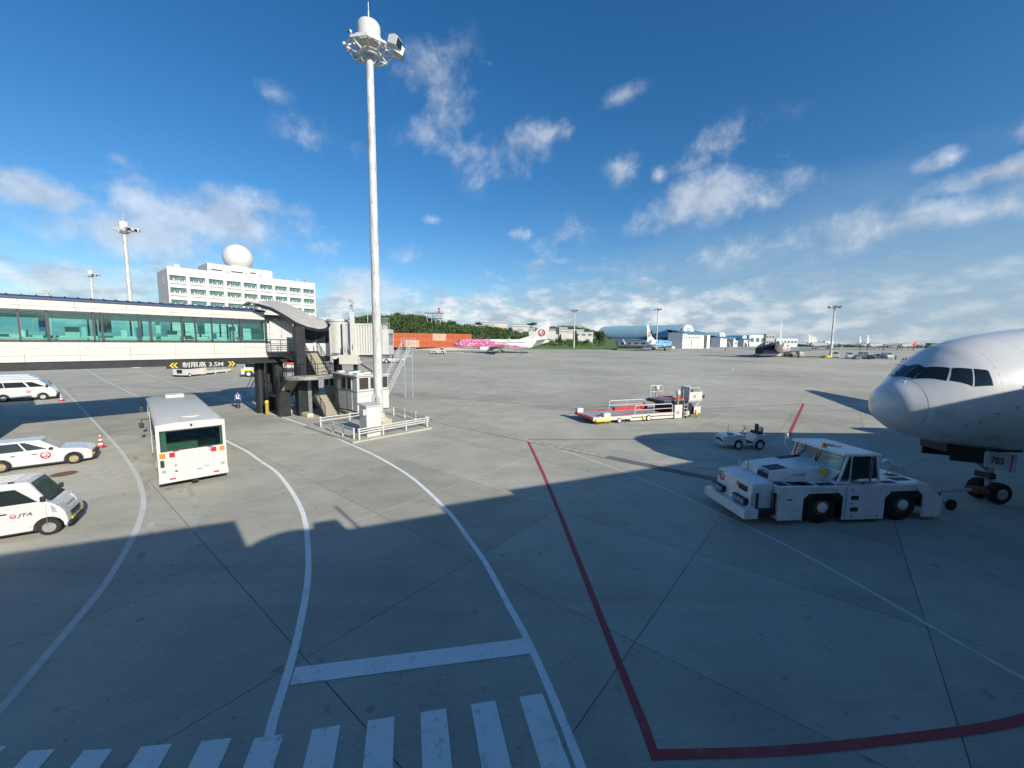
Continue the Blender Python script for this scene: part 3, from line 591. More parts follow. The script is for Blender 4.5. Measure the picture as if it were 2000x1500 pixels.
MB().bar((.6, -.9, 5.6), (2.0, -2.2, 4.8), .1, .25).build('bracket', 'dark_metal', st)
MB().box(2.0, 2.12, -2.02, -1.96, 6.0, 6.6).build('junction_box', 'grey_metal', st)

# ---- movable bridge beyond the stairs: rotunda, tunnel, lift columns
rp = Vector((-18.15, 41.8, 0))
jb = thing('boarding_bridge', 'white movable boarding bridge with round grey rotunda and ribbed tunnel behind the mast', 'boarding bridge', (rp.x, rp.y, 0), R(4))
MB().cyl((0, 0, 5.5), (0, 0, 8.75), 1.0, n=36).build('rotunda', 'hut_white', jb, smooth=30); MB().cyl((0, 0, 8.75), (0, 0, 8.95), 1.1, n=36).build('rotunda_roof', 'white_paint', jb); MB().cyl((0, 0, 5.2), (0, 0, 5.5), .9, n=30).build('rotunda_base', 'grey_metal', jb)
MB().cyl((-.1, -.3, 0), (-.1, -.3, 4.9), .42, n=20).build('rotunda_pillar', 'dark_metal', jb, smooth=30); MB().cyl((-.1, -.3, 4.9), (-.1, -.3, 5.2), .95, .8, n=20).build('pillar_cap', 'white_paint', jb)
MB().box(-1.9, -.5, -1.15, 1.4, 5.3, 8.6).build('entry_frame', 'white_paint', jb, bevel=.02)
MB().box(.82, 1.3, -1.3, 1.3, 5.35, 8.65).build('rotunda_frame', 'white_paint', jb, bevel=.02)
tu = MB().box(1.3, 4.7, -1.35, 1.35, 5.45, 8.45).build('tunnel', 'cream_panel', jb)
_rb = MB().box(-.05, .05, -1.42, -1.34, 5.5, 8.4).mesh('rib', 'white_paint')
for k in range(12): obj('rib', _rb, jb, loc=(1.6 + k * .265, 0, 0))
MB().box(1.3, 4.7, -1.44, -1.36, 8.38, 8.52).build('top_rail', 'white_paint', jb); MB().box(1.3, 4.7, -1.46, -1.36, 5.36, 5.52).build('bottom_rail', 'white_paint', jb)
for x in (1.95, 4.55):
    MB().box(x - .2, x + .2, -1.85, -1.45, 4.6 if x < 3 else 5.3, 9.7).build('lift_column', 'white_paint', jb, bevel=.02)
    cc = MB(); random.seed(int(x * 10))
    pts = [(x + .22 * math.sin(k * 1.3), -1.65 + .15 * math.cos(k * 1.9), 9.7 + k * .13) for k in range(11)]
    cc.tube(pts, .07, 6); cc.tube([(p[0] * .5 + x * .5 + .08, p[1] + .1, p[2]) for p in pts], .05, 6); cc.build('cable_coil', 'galvanised', jb)
bx_ = MB().box(.6, 2.4, -1.9, -.4, 4.4, 5.35).build('drive_box', 'cream_panel', jb, bevel=.03); MB().box(1.7, 2.05, -1.0, -.65, 0.02, 4.5).build('support_leg', 'dark_metal', jb); MB().box(1.68, 2.07, -1.02, -.63, .02, 1.0).build('leg_sleeve', 'white_paint', jb)
MB().bar((2.1, -.8, 4.6), (5.0, -.8, 2.6), .1, .12).build('brace', 'dark_metal', jb); MB().box(2.2, 5.0, -1.0, .9, 4.95, 5.3).build('undercarriage', 'grey_metal', jb)
for k in range(4): MB().cyl((1.3 + .25 * k, -1.95, 5.6 + .3 * (k % 2)), (1.3 + .25 * k, -1.95, 6.6 - .2 * (k % 2)), .05, n=6).build('hose', 'galvanised', jb)
cb = MB().box(4.72, 5.35, -1.2, 1.2, 5.4, 8.0).build('cab', 'hut_white', jb, bevel=.03); MB().box(5.33, 5.37, -.8, .8, 6.4, 7.6).build('window', 'car_glass', cb)
for k in range(4): MB().cyl((4.85 + .2 * k, -1.15, 8.0), (4.85 + .2 * k, -1.15, 9.1), .03, n=6).build('guard_post', 'galvanised', jb)
MB().tube([(4.85, -1.15, 9.1), (5.45, -1.15, 9.1), (5.45, -1.15, 8.55), (4.85, -1.15, 8.55)], .03).build('guard_rail', 'galvanised', jb)
for k, x in enumerate((-.6, .2, .9, 1.5, 3.0, 3.4)): MB().cyl((x, 0, 8.6), (x, 0, 9.6 + .3 * (k % 2)), .02, n=5).build('rod', 'galvanised', jb)

# ---- leaning service stair of galvanised lattice behind the mast
sv = thing('service_stair', 'galvanised lattice service stair leaning up to the bridge cab', 'stairs', (-14.55, 43.6, 0), R(62))
for y in (-.65, .65):
    for o_, h_ in ((0, 0), (.0, .95)): MB().bar((0, y, h_ + .1), (4.2, y, 5.9 + h_), .06, .08).build('chord', 'galvanised', sv)
    lz = MB()
    for k in range(15):
        t0, t1 = k / 15, (k + 1) / 15; a0 = (4.2 * t0, y, .1 + 5.8 * t0); a1 = (4.2 * t1, y, .1 + 5.8 * t1)
        lz.cyl(a0, (a1[0], y, a1[2] + .95), .02, n=5); lz.cyl((a0[0], y, a0[2] + .95), a1, .02, n=5)
    lz.build('lattice', 'galvanised', sv)
_stp = MB().box(-.12, .12, -.62, .62, 0, .04).mesh('tread', 'galvanised')
for k in range(22): obj('tread', _stp, sv, loc=(4.2 * k / 21, 0, .2 + 5.7 * k / 21))
MB().box(4.0, 5.1, -.7, .7, 5.85, 5.92).build('platform', 'galvanised', sv)
for x in (4.05, 4.6, 5.05):
    for y in (-.68, .68): MB().cyl((x, y, 5.9), (x, y, 7.1), .025, n=5).build('post', 'galvanised', sv)
for y in (-.68, .68):
    for z in (6.5, 7.1): MB().cyl((4.05, y, z), (5.1, y, z), .022, n=5).build('rail', 'galvanised', sv)
for y in (-.6, .6): MB().cyl((4.5, y, 0), (4.5, y, 5.9), .05, n=6).build('leg', 'galvanised', sv)

# ---- rolling access stair under the walkway
rs = thing('access_steps', 'narrow grey access steps standing in the shade under the walkway', 'steps', tuple(G(487, 776)), UA + R(20))
for y in (-.6, .6):
    MB().bar((0, y, 0), (2.2, y, 3.4), .07, .1).build('stringer', 'galvanised', rs); MB().bar((.2, y, 1.1), (2.2, y, 4.4), .05, .05).build('handrail', 'galvanised', rs); MB().cyl((2.2, y, 0), (2.2, y, 4.4), .04, n=6).build('leg', 'galvanised', rs)
for k in range(12): MB().box(-.14, .14, -.58, .58, 0, .04).build('tread', 'galvanised', rs, loc=(2.2 * k / 12 + .1, 0, 3.4 * k / 12 + .15))

# ================================================================== LIGHT MAST AND ISLAND
isl = tag(MB().prism([(-10.5, 25.75), (-6.2, 30.4), (-11.3, 37.6), (-14.5, 37), (-16.2, 30.6)], 0.001, 0.13, axis='z').build('island', 'island_concrete', bevel=.02), kind='structure')
def make_mast(name, label, loc, h, r0, r1, group, det=True, rz=0.0):
    m = thing(name, label, 'light mast', loc, rz, group)
    n = 24 if det else 10
    nb = 7 if det else 2
    for k in range(nb):
        t0, t1 = k / nb, (k + 1) / nb; ra, rb_ = r0 + (r1 - r0) * t0, r0 + (r1 - r0) * t1
        MB().cyl((0, 0, h * t0 + (.25 if k == 0 else 0)), (0, 0, h * t1 + .02), ra, rb_ * 1.0, n).build('pole_section', 'mast_paint', m, smooth=40)
        if det: MB().cyl((0, 0, h * t1 - .06), (0, 0, h * t1 + .03), rb_ + .018, n=n).build('joint_ring', 'mast_paint', m)
    MB().lathe([(r0 * 2.2, 0), (r0 * 2.2, .12), (r0 * 1.5, .25), (r0 * 1.25, .5), (r0 * 1.02, .6)], n=n).build('base_flange', 'block_concrete', m)
    MB().lathe([(.80, 0), (.80, 1.30), (.72, 1.42), (.01, 1.5)], origin=(0, 0, h + .9), n=28).build('drum', 'white_paint', m, smooth=40)
    MB().lathe([(.62, h + .05), (.78, h + .05), (.80, h + .35), (.60, h + .35), (.62, h + .05)], n=28).build('collar', 'hut_white', m)
    MB().cyl((0, 0, h + 2.4), (0, 0, h + 3.2), .05, n=8).build('rod', 'white_paint', m); MB().cyl((0, 0, h + 3.2), (0, 0, h + 3.8), .018, n=6).build('rod_tip', 'galvanised', m)
    for rr, z in ((1.15, h + .95), (1.62, h + .55)):
        pts = [(rr * math.cos(R(22.5 + 45 * k)), rr * math.sin(R(22.5 + 45 * k)), z) for k in range(9)]; rg = MB()
        for a, b in zip(pts, pts[1:]): rg.bar(a, b, .10, .16)
        rg.build('ring_beam', 'white_paint', m)
    sp = MB()
    for k in range(8):
        a = R(22.5 + 45 * k); c, s = math.cos(a), math.sin(a)
        sp.bar((.7 * c, .7 * s, h + .30), (1.62 * c, 1.62 * s, h + .55), .09, .12); sp.bar((.78 * c, .78 * s, h + 1.0), (1.62 * c, 1.62 * s, h + .6), .07, .1)
    sp.build('spokes', 'white_paint', m)
    for k, a in enumerate((-6, 30, 250, 200, 110, 160) if det else (0, 30, -30)):
        a = R(a); c, s = math.cos(a), math.sin(a); big = k < (2 if det else 3)
        d = 2.05 if big else 1.7; w = .36 if big else .10
        f = MB(); q_ = 1.0 if big else .3; f.prism([(-.34 * q_, -.2 * q_), (.34 * q_, -.30 * q_), (.38 * q_, .28 * q_), (.1 * q_, .40 * q_), (-.34 * q_, .32 * q_)], -w, w, axis='y')
        fo = f.build('floodlight', 'hut_white', m, loc=(d * c, d * s, h + (.75 if k != 1 else .95)), rot=(0, R(14), a), bevel=.02)
        MB().box(.36 * q_, .40 * q_, -w * .85, w * .85, -.24 * q_, .22 * q_).build('lens', 'car_glass', fo)
        MB().bar((1.5 * c, 1.5 * s, h + .6), (d * c, d * s, h + .7), .07, .07).build('bracket', 'white_paint', m)
    return m
ml = Vector((-10.62, 31.33, 0))
big = make_mast('light_mast', 'tall white stained floodlight mast rising from the fenced island', (ml.x, ml.y, 0.5), 26.75, .345, .26, 'apron floodlight masts', rz=R(-8))
MB().box(-.75, .75, -.75, .75, .13, .5).build('footing', 'block_concrete', big, loc=(0, 0, -.5), bevel=.03); MB().box(-.36, -.16, -.42, -.3, .3, 2.4).build('conduit', 'hut_white', big, loc=(0, 0, -.3))
MB().box(.05, .30, -.45, -.33, .4, 2.2).build('service_door', 'cream_panel', big, loc=(0, 0, -.3))
make_mast('light_mast', 'stained floodlight mast left of the white office block, tallest of those behind the walkway', (at(252, 560, 84).x, 84, .6), 27.5, .41, .33, 'apron floodlight masts', False)
make_mast('light_mast', 'far floodlight mast nearest the left edge, above the walkway roof', (at(180, 570, 150).x, 150, 2.2), 27.0, .44, .36, 'apron floodlight masts', False)

hut = thing('equipment_hut', 'white equipment hut with dark louvred windows behind the mast', 'hut', (-14.5, 36.9, 0), R(50.8))
HL, HW, HH = 3.4, 6.6, 3.45
MB().box(0, HL, 0, HW, .13, 1.98).build('lower_wall', 'hut_white', hut, bevel=.01); MB().box(.04, HL - .04, .04, HW - .04, 1.98, HH).build('upper_wall', 'hut_white', hut); MB().box(-.02, HL + .02, -.02, HW + .02, 1.96, 2.02).build('ledge', 'grey_metal', hut)
MB().box(-.12, HL + .12, -.12, HW + .12, HH, HH + .1).build('roof', 'white_paint', hut)
for x, y in ((.5, .8), (1.6, 1.4), (2.4, .6), (.8, 2.8), (1.8, 3.6), (.9, 5.0)): MB().box(x, x + .7, y, y + .8, HH + .1, HH + .24).build('roof_panel', 'white_paint', hut)
def louver(p0, axis, w):
    fr = MB().box(-.06, w + .06, -.05, .0, 2.16, 3.36).build('window', 'white_paint', hut)
    MB().box(0, w, -.07, -.05, 2.22, 3.30).build('louver_panel', 'louver', fr)
    sm = MB().bar((0, -.085, 0), (w, -.085, 0), .015, .05).mesh('slat', 'louver')
    for k in range(10): obj('slat', sm, fr, loc=(0, 0, 2.28 + k * .105))
    fr.location = p0; fr.rotation_euler = (0, 0, axis)
louver((.25, .04, 0), 0, .92); louver((1.4, .04, 0), 0, .92); louver((2.5, .04, 0), 0, .75)
for y in (1.55, 2.5, 4.9, 6.0): louver((.04, y + .1, 0), R(-90), .62)
for y in (.9, 3.4, 5.0): MB().box(-.03, 0, y, y + .9, .2, 1.9).build('door', 'hut_white', hut); 
for k in range(5): MB().tube([(-.1, 4.0 + .22 * k, 1.75), (-.16, 4.15 + .22 * k, 1.55), (-.08, 4.1 + .22 * k, .3)], .02, 5).build('hose', 'dark_metal', hut)

cab = thing('power_cabinet', 'tall white power cabinet standing inside the fence in front of the mast', 'cabinet', (-10.0, 27.0, .13), R(47))
cabb = MB().box(-.02, 1.05, -.02, 1.05, .25, 2.15).build('body', 'white_paint', cab, bevel=.012); MB().box(0, 1.03, 0, 1.03, 0, .26).build('plinth', 'hut_white', cab)
MB().hexa([(-.10, -.12, 2.12), (1.13, -.12, 2.12), (1.13, 1.13, 2.16), (-.10, 1.13, 2.16), (-.10, -.12, 2.20), (1.13, -.12, 2.20), (1.13, 1.13, 2.28), (-.10, 1.13, 2.28)]).build('roof', 'hut_white', cab)
for x0, x1 in ((.02, .51), (.53, 1.02)):
    for z0, z1 in ((.30, .92), (.94, 2.06)): MB().box(x0, x1, -.035, -.02, z0, z1).build('panel', 'white_paint', cab, bevel=.004)
MB().box(-.22, -.02, .05, .45, 1.55, 1.95).build('meter_box', 'hut_white', cab, bevel=.01)

def fence(label, posts, rails, h=.78):
    p0 = Vector((*posts[0], 0)); t = thing('white_fence', label, 'fence', (p0.x, p0.y, 0), 0, 'white pipe fences round the mast island')
    zb = .13
    pm = MB().cyl((0, 0, zb), (0, 0, zb + h), .062, n=10).mesh('post', 'white_paint', 40)
    L = [(p[0] - p0.x, p[1] - p0.y) for p in posts]
    for x, y in L: obj('post', pm, t, loc=(x, y, 0))
    dd = Vector((L[-1][0] - L[0][0], L[-1][1] - L[0][1], 0)).normalized() * .14; off = Vector((dd.y, -dd.x, 0)) * .55
    for z in rails:
        a = Vector((*L[0], zb + z)) - dd + off; b = Vector((*L[-1], zb + z)) + dd + off; MB().cyl(a, b, .038, n=8).build('rail', 'white_paint', t, smooth=40)
fence('white pipe fence nearest the camera, running right from the island corner', [(-10.28, 26.3), (-9.12, 27.72), (-7.9, 29.25), (-6.62, 30.6)], (.42, .58, .74))
fence('short white pipe fence running left from the island corner beside the cabinet', [(-13.0, 28.45), (-11.85, 27.4), (-10.7, 26.45)], (.42, .58, .74))
fence('white pipe fence at the foot of the outside stairs', [(-14.75, 30.2), (-13.2, 31.9), (-12.0, 33.3)], (.5, .72), .8)
fence('white pipe fence at the far side of the island behind the mast', [(-6.75, 30.9), (-8.1, 33.0), (-9.35, 34.2), (-10.6, 35.2)], (.42, .58, .74))

bo = thing('bollard', 'yellow and black striped bollard at the edge of the lane', 'bollard', (-22.3, 35.75, 0))
bm_ = bpy.data.materials.new('stripe_paint'); bm_.use_nodes = True; nt = bm_.node_tree; w_ = nt.nodes.new('ShaderNodeTexWave'); w_.bands_direction = 'DIAGONAL'; w_.inputs['Scale'].default_value = 2.6; tcx = nt.nodes.new('ShaderNodeTexCoord'); nt.links.new(tcx.outputs['Object'], w_.inputs[0])
cr = nt.nodes.new('ShaderNodeValToRGB'); cr.color_ramp.interpolation = 'CONSTANT'; cr.color_ramp.elements[0].color = (.02, .02, .02, 1); cr.color_ramp.elements[1].position = .5; cr.color_ramp.elements[1].color = (.75, .55, .06, 1); nt.links.new(w_.outputs[1], cr.inputs[0]); nt.links.new(cr.outputs[0], nt.nodes['Principled BSDF'].inputs['Base Color']); MATS['stripe_paint'] = bm_
MB().cyl((0, 0, .02), (0, 0, 1.12), .15, n=20).build('post', 'stripe_paint', bo, smooth=40); MB().lathe([(.16, 1.12), (.16, 1.22), (.12, 1.3), (.01, 1.33)], n=20).build('cap', 'yellow', bo, smooth=50)
for lab, p, a, L_ in (('short concrete block beside the striped bollard', (-20.6, 36.6, 0), UA - R(30), 1.0), ('long concrete block at the foot of the stair column', (-18.5, 35.2, 0), VA, 1.9)):
    b = MB().prism([(-.28, 0), (.28, 0), (.28, .26), (.2, .36), (-.2, .36), (-.28, .26)], -L_ / 2, L_ / 2, axis='x'); o = b.build('concrete_block', 'block_concrete', bevel=.03, loc=p, rot=(0, 0, a)); tag(o, lab, 'concrete block', 'loose concrete blocks')
# ================================================================== VEHICLES (local x forward, y left, z up)
def arch(xc, r, z0, zc, n=9):
    """points of a wheel opening from front to back along the sill at z0"""
    a0 = math.asin(max(-1, min(1, (z0 - zc) / r))); return [(xc + r * math.cos(t), zc + r * math.sin(t)) for t in np.linspace(a0, math.pi - a0, n)]
def slabpart(pts3, name, mat, parent, th=0.012, n=None):
    """thin plate over a planar polygon, pushed out along its normal"""
    P = [Vector(p) for p in pts3]; nn = Vector(n) if n else (P[1] - P[0]).cross(P[2] - P[0]).normalized(); k = len(P)
    b = MB(); b.add([p - nn * th for p in P] + [p + nn * th for p in P], [tuple(range(k - 1, -1, -1)), tuple(range(k, 2 * k))] + [(i, (i + 1) % k, k + (i + 1) % k, k + i) for i in range(k)])
    return b.build(name, mat, parent)
def greenhouse(base, top, name, mat, parent, bevel=.05):
    """frustum between two plan outlines [(x,y,z)*4]; order: rear-right, front-right, front-left, rear-left"""
    return MB().hexa(list(base) + list(top)).build(name, mat, parent, bevel=bevel, seg=3)
def bil(q, u, v):
    a, b, c, d = [Vector(p) for p in q]; return (a * (1 - u) + b * u) * (1 - v) + (d * (1 - u) + c * u) * v
def pane_on(q, u0, u1, v0, v1, name, mat, parent, slant0=0.0, slant1=0.0, out=.004):
    pts = [bil(q, u0, v0), bil(q, u1, v0), bil(q, u1 + slant1, v1), bil(q, u0 + slant0, v1)]
    return slabpart(pts, name, mat, parent, out)

# ---- ramp bus, seen from behind; hollow shell so that the glass shows its inside
bus = thing('ramp_bus', 'white ramp bus with large rear window driving away along the lane', 'bus', (-14.85, 18.1, 0), R(133.8))
L, W, ZB, ZT = 11.6, 2.52, .32, 3.03; hw = W / 2; bw0, bw1 = 1.80, 2.62
prof = [(0.0, ZB), (0.02, bw0 - .08)] + []
side = [(0, ZB), (0, bw0), (L, bw0), (L, ZB)] + arch(L - 2.3, .52, ZB, .45) + arch(2.6, .52, ZB, .45)
for s in (-1, 1):
    y0, y1 = (hw - .06, hw) if s > 0 else (-hw, -hw + .06)
    MB().prism(side, y0, y1).build('side_panel', 'white_paint', bus)
    MB().box(0, L, y0, y1, bw1, ZT - .16).build('cove_panel', 'white_paint', bus)
    for k in range(9):
        x = .06 + k * (L - .12) / 8; MB().box(x - .06, x + .06, y0 + .004, y1 + (.004 if s > 0 else -.004), bw0, bw1).build('window_pillar', 'white_paint' if k in (0, 8) else 'black_plastic', bus)
        if k < 8: MB().box(x + .08, x + (L - .12) / 8 - .08, (y0 + y1) / 2 - .006, (y0 + y1) / 2 + .006, bw0 + .02, bw1 - .02).build('window', 'bus_glass', bus)
    for x in (L - 2.3, 2.6): wheel(bus, x, s * (hw - .17), .43, .24, s, 'steel_rim', .6)
dd_ = MB().box(L - 1.9 - 3.2, L - 3.9, hw + .004, hw + .03, ZB + .06, bw1 + .08).build('door', 'white_paint', bus); MB().box(L - 5.0, L - 4.0, hw + .03, hw + .035, 1.1, bw1).build('door_glass', 'car_glass', dd_)
# roof with rolled edges
rp_ = [(-hw, ZT - .17), (-hw + .02, ZT - .10), (-hw + .10, ZT - .03), (-hw + .3, ZT + .01), (0, ZT + .045), (hw - .3, ZT + .01), (hw - .10, ZT - .03), (hw - .02, ZT - .10), (hw, ZT - .17)]
rfb = MB().loft([[(x, y, z - dz) for y, z in rp_] + [(x, y, z - dz - .06) for y, z in rp_[::-1]] for x, dz in ((0.0, .05), (.12, .0), (L - .2, 0), (L, .12))]).build('roof', 'hut_white', bus, smooth=35)
for s in (-1, 1): MB().box(.05, L - .05, s * hw - .02, s * hw + .02, ZT - .20, ZT - .165).build('rain_gutter', 'grey_metal', bus)
MB().box(9.6, 10.6, -.52, .42, ZT + .03, ZT + .22).build('roof_hatch', 'white_paint', bus, bevel=.04); MB().lathe([(.40, 0), (.38, .05), (.02, .07)], origin=(0, 0, 0), n=24).build('roof_vent', 'white_paint', bus, loc=(1.35, -.1, ZT + .03))
MB().box(.0, .9, -.42, .42, ZT + .028, ZT + .034).build('roof_plate', 'white_paint', bus)
# rear wall: frame around the window
ry = lambda a, b, z0, z1, nm='rear_panel', m='white_paint', x0=-.06, x1=.0, bev=0: MB().box(x0, x1, a, b, z0, z1).build(nm, m, bus, bevel=bev)
wz0, wz1, wy = 1.78, 2.66, 1.12
ry(-hw, hw, .62, wz0); ry(-hw, hw, wz1, ZT - .06); ry(-hw, -wy, wz0, wz1); ry(wy, hw, wz0, wz1)
for a, b, z0, z1 in ((-wy, wy, wz0 - .035, wz0 + .02), (-wy, wy, wz1 - .02, wz1 + .035), (-wy - .02, -wy + .025, wz0 - .03, wz1 + .03), (wy - .025, wy + .02, wz0 - .03, wz1 + .03)): ry(a, b, z0, z1, 'window_seal', 'black_plastic', -.072, -.05)
ry(-wy, wy, wz0, wz1, 'rear_window', 'bus_glass', -.045, -.035)
bp = ry(-hw - .02, hw + .02, ZB, .62, 'rear_bumper', 'white_paint', -.16, .0, .03)
for s in (-1, 1):
    y = s * .93
    ry(y + s * .06 - .10 + s * .1, y + s * .06 + .10 + s * .1, 1.47, 1.68, 'tail_lamp', 'lamp_orange', -.085, -.06); ry(y - s * .17 - .10, y - s * .17 + .10, 1.47, 1.68, 'tail_lamp', 'lamp_red', -.085, -.06)
    MB().box(-.172, -.158, s * .8 - .11, s * .8 + .11, .46, .53).build('reflector', 'lamp_red', bus)
    MB().cyl((-.062, s * 1.08, .84), (-.075, s * 1.08, .84), .085, n=18).build('round_lamp', 'steel_rim', bus); MB().box(-.085, -.06, s * .62 - .1, s * .62 + .1, 1.71, 1.735).build('window_hinge', 'black_plastic', bus)
ry(1.04, 1.18, 1.04, 1.36, 'vent_grille', 'black_plastic', -.07, -.06)
hat = ry(-.86, .88, .70, 1.42, 'engine_hatch', 'white_paint', -.075, -.06, .006)
ry(.46, .84, .72, .90, 'fuse_hatch', 'white_paint', -.085, -.07, .004); ry(.60, .70, .76, .85, 'socket', 'rust', -.092, -.084)
MB().cyl((-.075, .66, 1.07), (-.09, .66, 1.07), .05, n=12).build('lock', 'grey_metal', bus); MB().box(-.095, -.07, -.30, -.08, .735, .755).build('hatch_handle', 'black_plastic', bus)
MB().box(-.12, -.02, -.03, .05, ZT - .22, ZT - .12).build('rear_camera', 'black_plastic', bus); MB().box(-.2, .0, -.12, .12, .2, .30).build('tow_hook', 'dark_metal', bus)
for y, z, w in ((0, 1.445, 2.2), ): MB().box(-.064, -.0595, y - w / 2, y + w / 2, z - .006, z + .006).build('panel_gap', 'stencil_grey', bus)
text('RB-11', .17, (-.0765, -.56, .82), (0, -1, 0), (0, 0, 1), 'stencil_grey', bus, squash=1.1)
emblem((-.0625, -.66, 1.6), (0, -1, 0), (0, 0, 1), .085, bus)
MB().box(-.074, -.06, -.72, -.56, .98, 1.28).build('notice_plate', 'cream_panel', bus)
MB().box(-.03, -.01, .92, 1.1, wz0 + .02, wz1 - .02).build('window_blind', 'seat_mint', bus); MB().box(-.03, -.01, -1.1, -1.04, wz0 + .02, wz1 - .02).build('window_blind', 'seat_mint', bus)
# inside and underside
MB().box(.0, L, -hw + .07, hw - .07, .85, .92).build('floor', 'floor_interior', bus); MB().box(.0, L, -hw + .1, hw - .1, .34, .8).build('chassis', 'black_plastic', bus)
MB().box(.05, .45, -.2, .95, .92, 2.05).build('rear_seat', 'seat_green', bus, bevel=.04)
for k in range(5):
    for s in (-1, 1): MB().box(2.0 + k * 1.6, 2.45 + k * 1.6, s * .75 - .4, s * .75 + .4, .92, 1.95).build('seat', 'seat_dark', bus, bevel=.05)
MB().box(L - .06, L, -hw, hw, ZB, 1.4).build('front_panel', 'white_paint', bus); MB().box(L - .05, L - .03, -hw + .05, hw - .05, 1.4, 2.75).build('windscreen', 'bus_glass', bus); MB().box(L - .06, L, -hw, hw, 2.75, ZT - .1).build('front_header', 'white_paint', bus)
for z, y in ((2.35, .28), (1.3, .34)):
    MB().tube([(L - .1, hw, z + .3), (L + .05, hw + y, z + .25), (L + .05, hw + y, z)], .025).build('mirror_arm', 'black_plastic', bus); MB().box(L, L + .1, hw + y - .12, hw + y + .12, z - .3, z + .05).build('mirror', 'black_plastic', bus, bevel=.03)

# ---- generic small van body made of a lower shell and a cabin
def van(name, label, loc, rz, S, group=None):
    t = thing(name, label, S['cat'], loc, rz, group); W = S['W']; h = W / 2; zb = S['zb']; belt = S['belt']; n = S['nose']; tail = S['tail']
    low = [(tail, zb), (tail - .02, belt)] + S['top'] + [(n, zb + .12), (n - .05, zb)] + arch(S['xf'], S['ar'], zb, S['wr']) + arch(S['xr'], S['ar'], zb, S['wr'])
    MB().prism(low, -h, h).build('body', S.get('mat', 'van_white'), t, bevel=S.get('bev', .06), seg=3)
    br_, tr = S['base'], S['roof']                    # (xrear,xfront,halfwidth,z)
    xb = belt - .03
    base = [(br_[0], -br_[2], xb), (br_[1], -br_[2], S.get('zws', xb)), (br_[1], br_[2], S.get('zws', xb)), (br_[0], br_[2], xb)]
    top = [(tr[0], -tr[2], tr[3]), (tr[1], -tr[2], tr[3] - S.get('drop', .0)), (tr[1], tr[2], tr[3] - S.get('drop', .0)), (tr[0], tr[2], tr[3])]
    greenhouse(base, top, 'cabin', S.get('mat', 'van_white'), t, S.get('gb', .07))
    qr = [base[0], base[1], top[1], top[0]]; ql = [base[3], base[2], top[2], top[3]]; qf = [base[1], base[2], top[2], top[1]]; qb = [base[3], base[0], top[0], top[3]]
    gl = S.get('glass', 'car_glass')
    for (u0, u1, v0, v1, s0, s1) in S['win']:
        pane_on(qr, u0, u1, v0, v1, 'window', gl, t, s0, s1, .008); pane_on(ql, u0, u1, v0, v1, 'window', gl, t, s0, s1, .008)
    pane_on(qf, .06, .94, S.get('wf0', .04), .92, 'windscreen', S.get('ws', 'windscreen_glass'), t, .02, -.02, .008); pane_on(qb, .1, .9, .15, .88, 'rear_window', gl, t, 0, 0, .008)
    for s in (-1, 1):
        for x in (S['xf'], S['xr']): wheel(t, x, s * (h - S['ww'] / 2 - .015), S['wr'], S['ww'], s, S.get('rim', 'steel_rim'), S.get('rimr', .60))
    MB().box(tail + .2, n - .3, -h + .12, h - .12, zb - .08, zb + .35).build('underbody', 'black_plastic', t)
    return t
kv = dict(cat='van', W=1.52, zb=.26, belt=1.22, nose=.47, tail=-2.95, top=[(-.2, 1.24), (.0, 1.20), (.15, 1.11), (.31, .96), (.42, .76), (.47, .5)], xf=0, xr=-2.43, ar=.375, wr=.285, ww=.155, base=(-2.93, .03, .735, 1.2), zws=1.19, roof=(-2.88, -.40, .65, 2.0), drop=.06,
          win=[(.63, .93, .07, .72, .0, -.085), (.30, .61, .07, .72, 0, 0), (.03, .28, .07, .72, .01, 0)], rim='steel_rim', bev=.10, gb=.09, wf0=.02)
kei = van('microvan', 'white microvan with JTA lettering on its door at the left edge', (-16.34, 13.73, 0), R(33), kv)
for s in (-1, 1):
    MB().hexa([(.25, s * .50, .78), (.45, s * .42, .78), (.37, s * .755, .78), (.12, s * .765, .78), (.20, s * .50, 1.06), (.32, s * .44, 1.04), (.23, s * .75, 1.05), (.08, s * .765, 1.07)]).build('headlamp', 'lamp_clear', kei, bevel=.02)
    MB().box(-.12, .0, s * .80 - .05, s * .80 + .05, 1.24, 1.42).build('mirror', 'black_plastic', kei, bevel=.03)
    MB().box(-1.06, -.90, s * .765 - .015, s * .765 + .015, .94, .985).build('door_handle', 'black_plastic', kei, bevel=.01)
for k in range(3): MB().box(.45, .49, -.42, .42, .46 + k * .08, .49 + k * .08).build('grille_bar', 'black_plastic', kei)
MB().box(.39, .51, -.66, .66, .24, .33).build('bumper_lip', 'black_plastic', kei, bevel=.03); MB().box(.47, .495, -.40, -.16, .36, .48).build('number_plate', 'yellow', kei); MB().box(.45, .485, .45, .6, .4, .5).build('fog_lamp', 'yellow', kei); MB().box(.34, .38, -.36, .36, .88, .90).build('bonnet_gap', 'stencil_grey', kei)
for y in (-.42, -.21, 0, .21, .42): MB().box(-2.7, -.75, y - .03, y + .03, 1.972, 1.99).build('roof_rib', 'van_white', kei, bevel=.004)
MB().box(-.03, .08, -.6, .6, 1.19, 1.215).build('wiper_cowl', 'black_plastic', kei); MB().box(-.85, -.72, -.60, -.56, 1.93, 1.99).build('antenna_base', 'black_plastic', kei)
text('JTA', .155, (-.50, -.768, .86), (1, 0, 0), (0, 0, 1), 'dark_text', kei, shear=.25, squash=1.35, weight=.02); emblem((-.77, -.768, .86), (1, 0, 0), (0, 0, 1), .075, kei); text('11', .10, (-.43, -.768, .40), (1, 0, 0), (0, 0, 1), 'stencil_grey', kei)
for x in (-1.16, -.02): MB().box(x - .004, x + .004, -.766, -.758, .32, 1.08).build('door_gap', 'stencil_grey', kei)

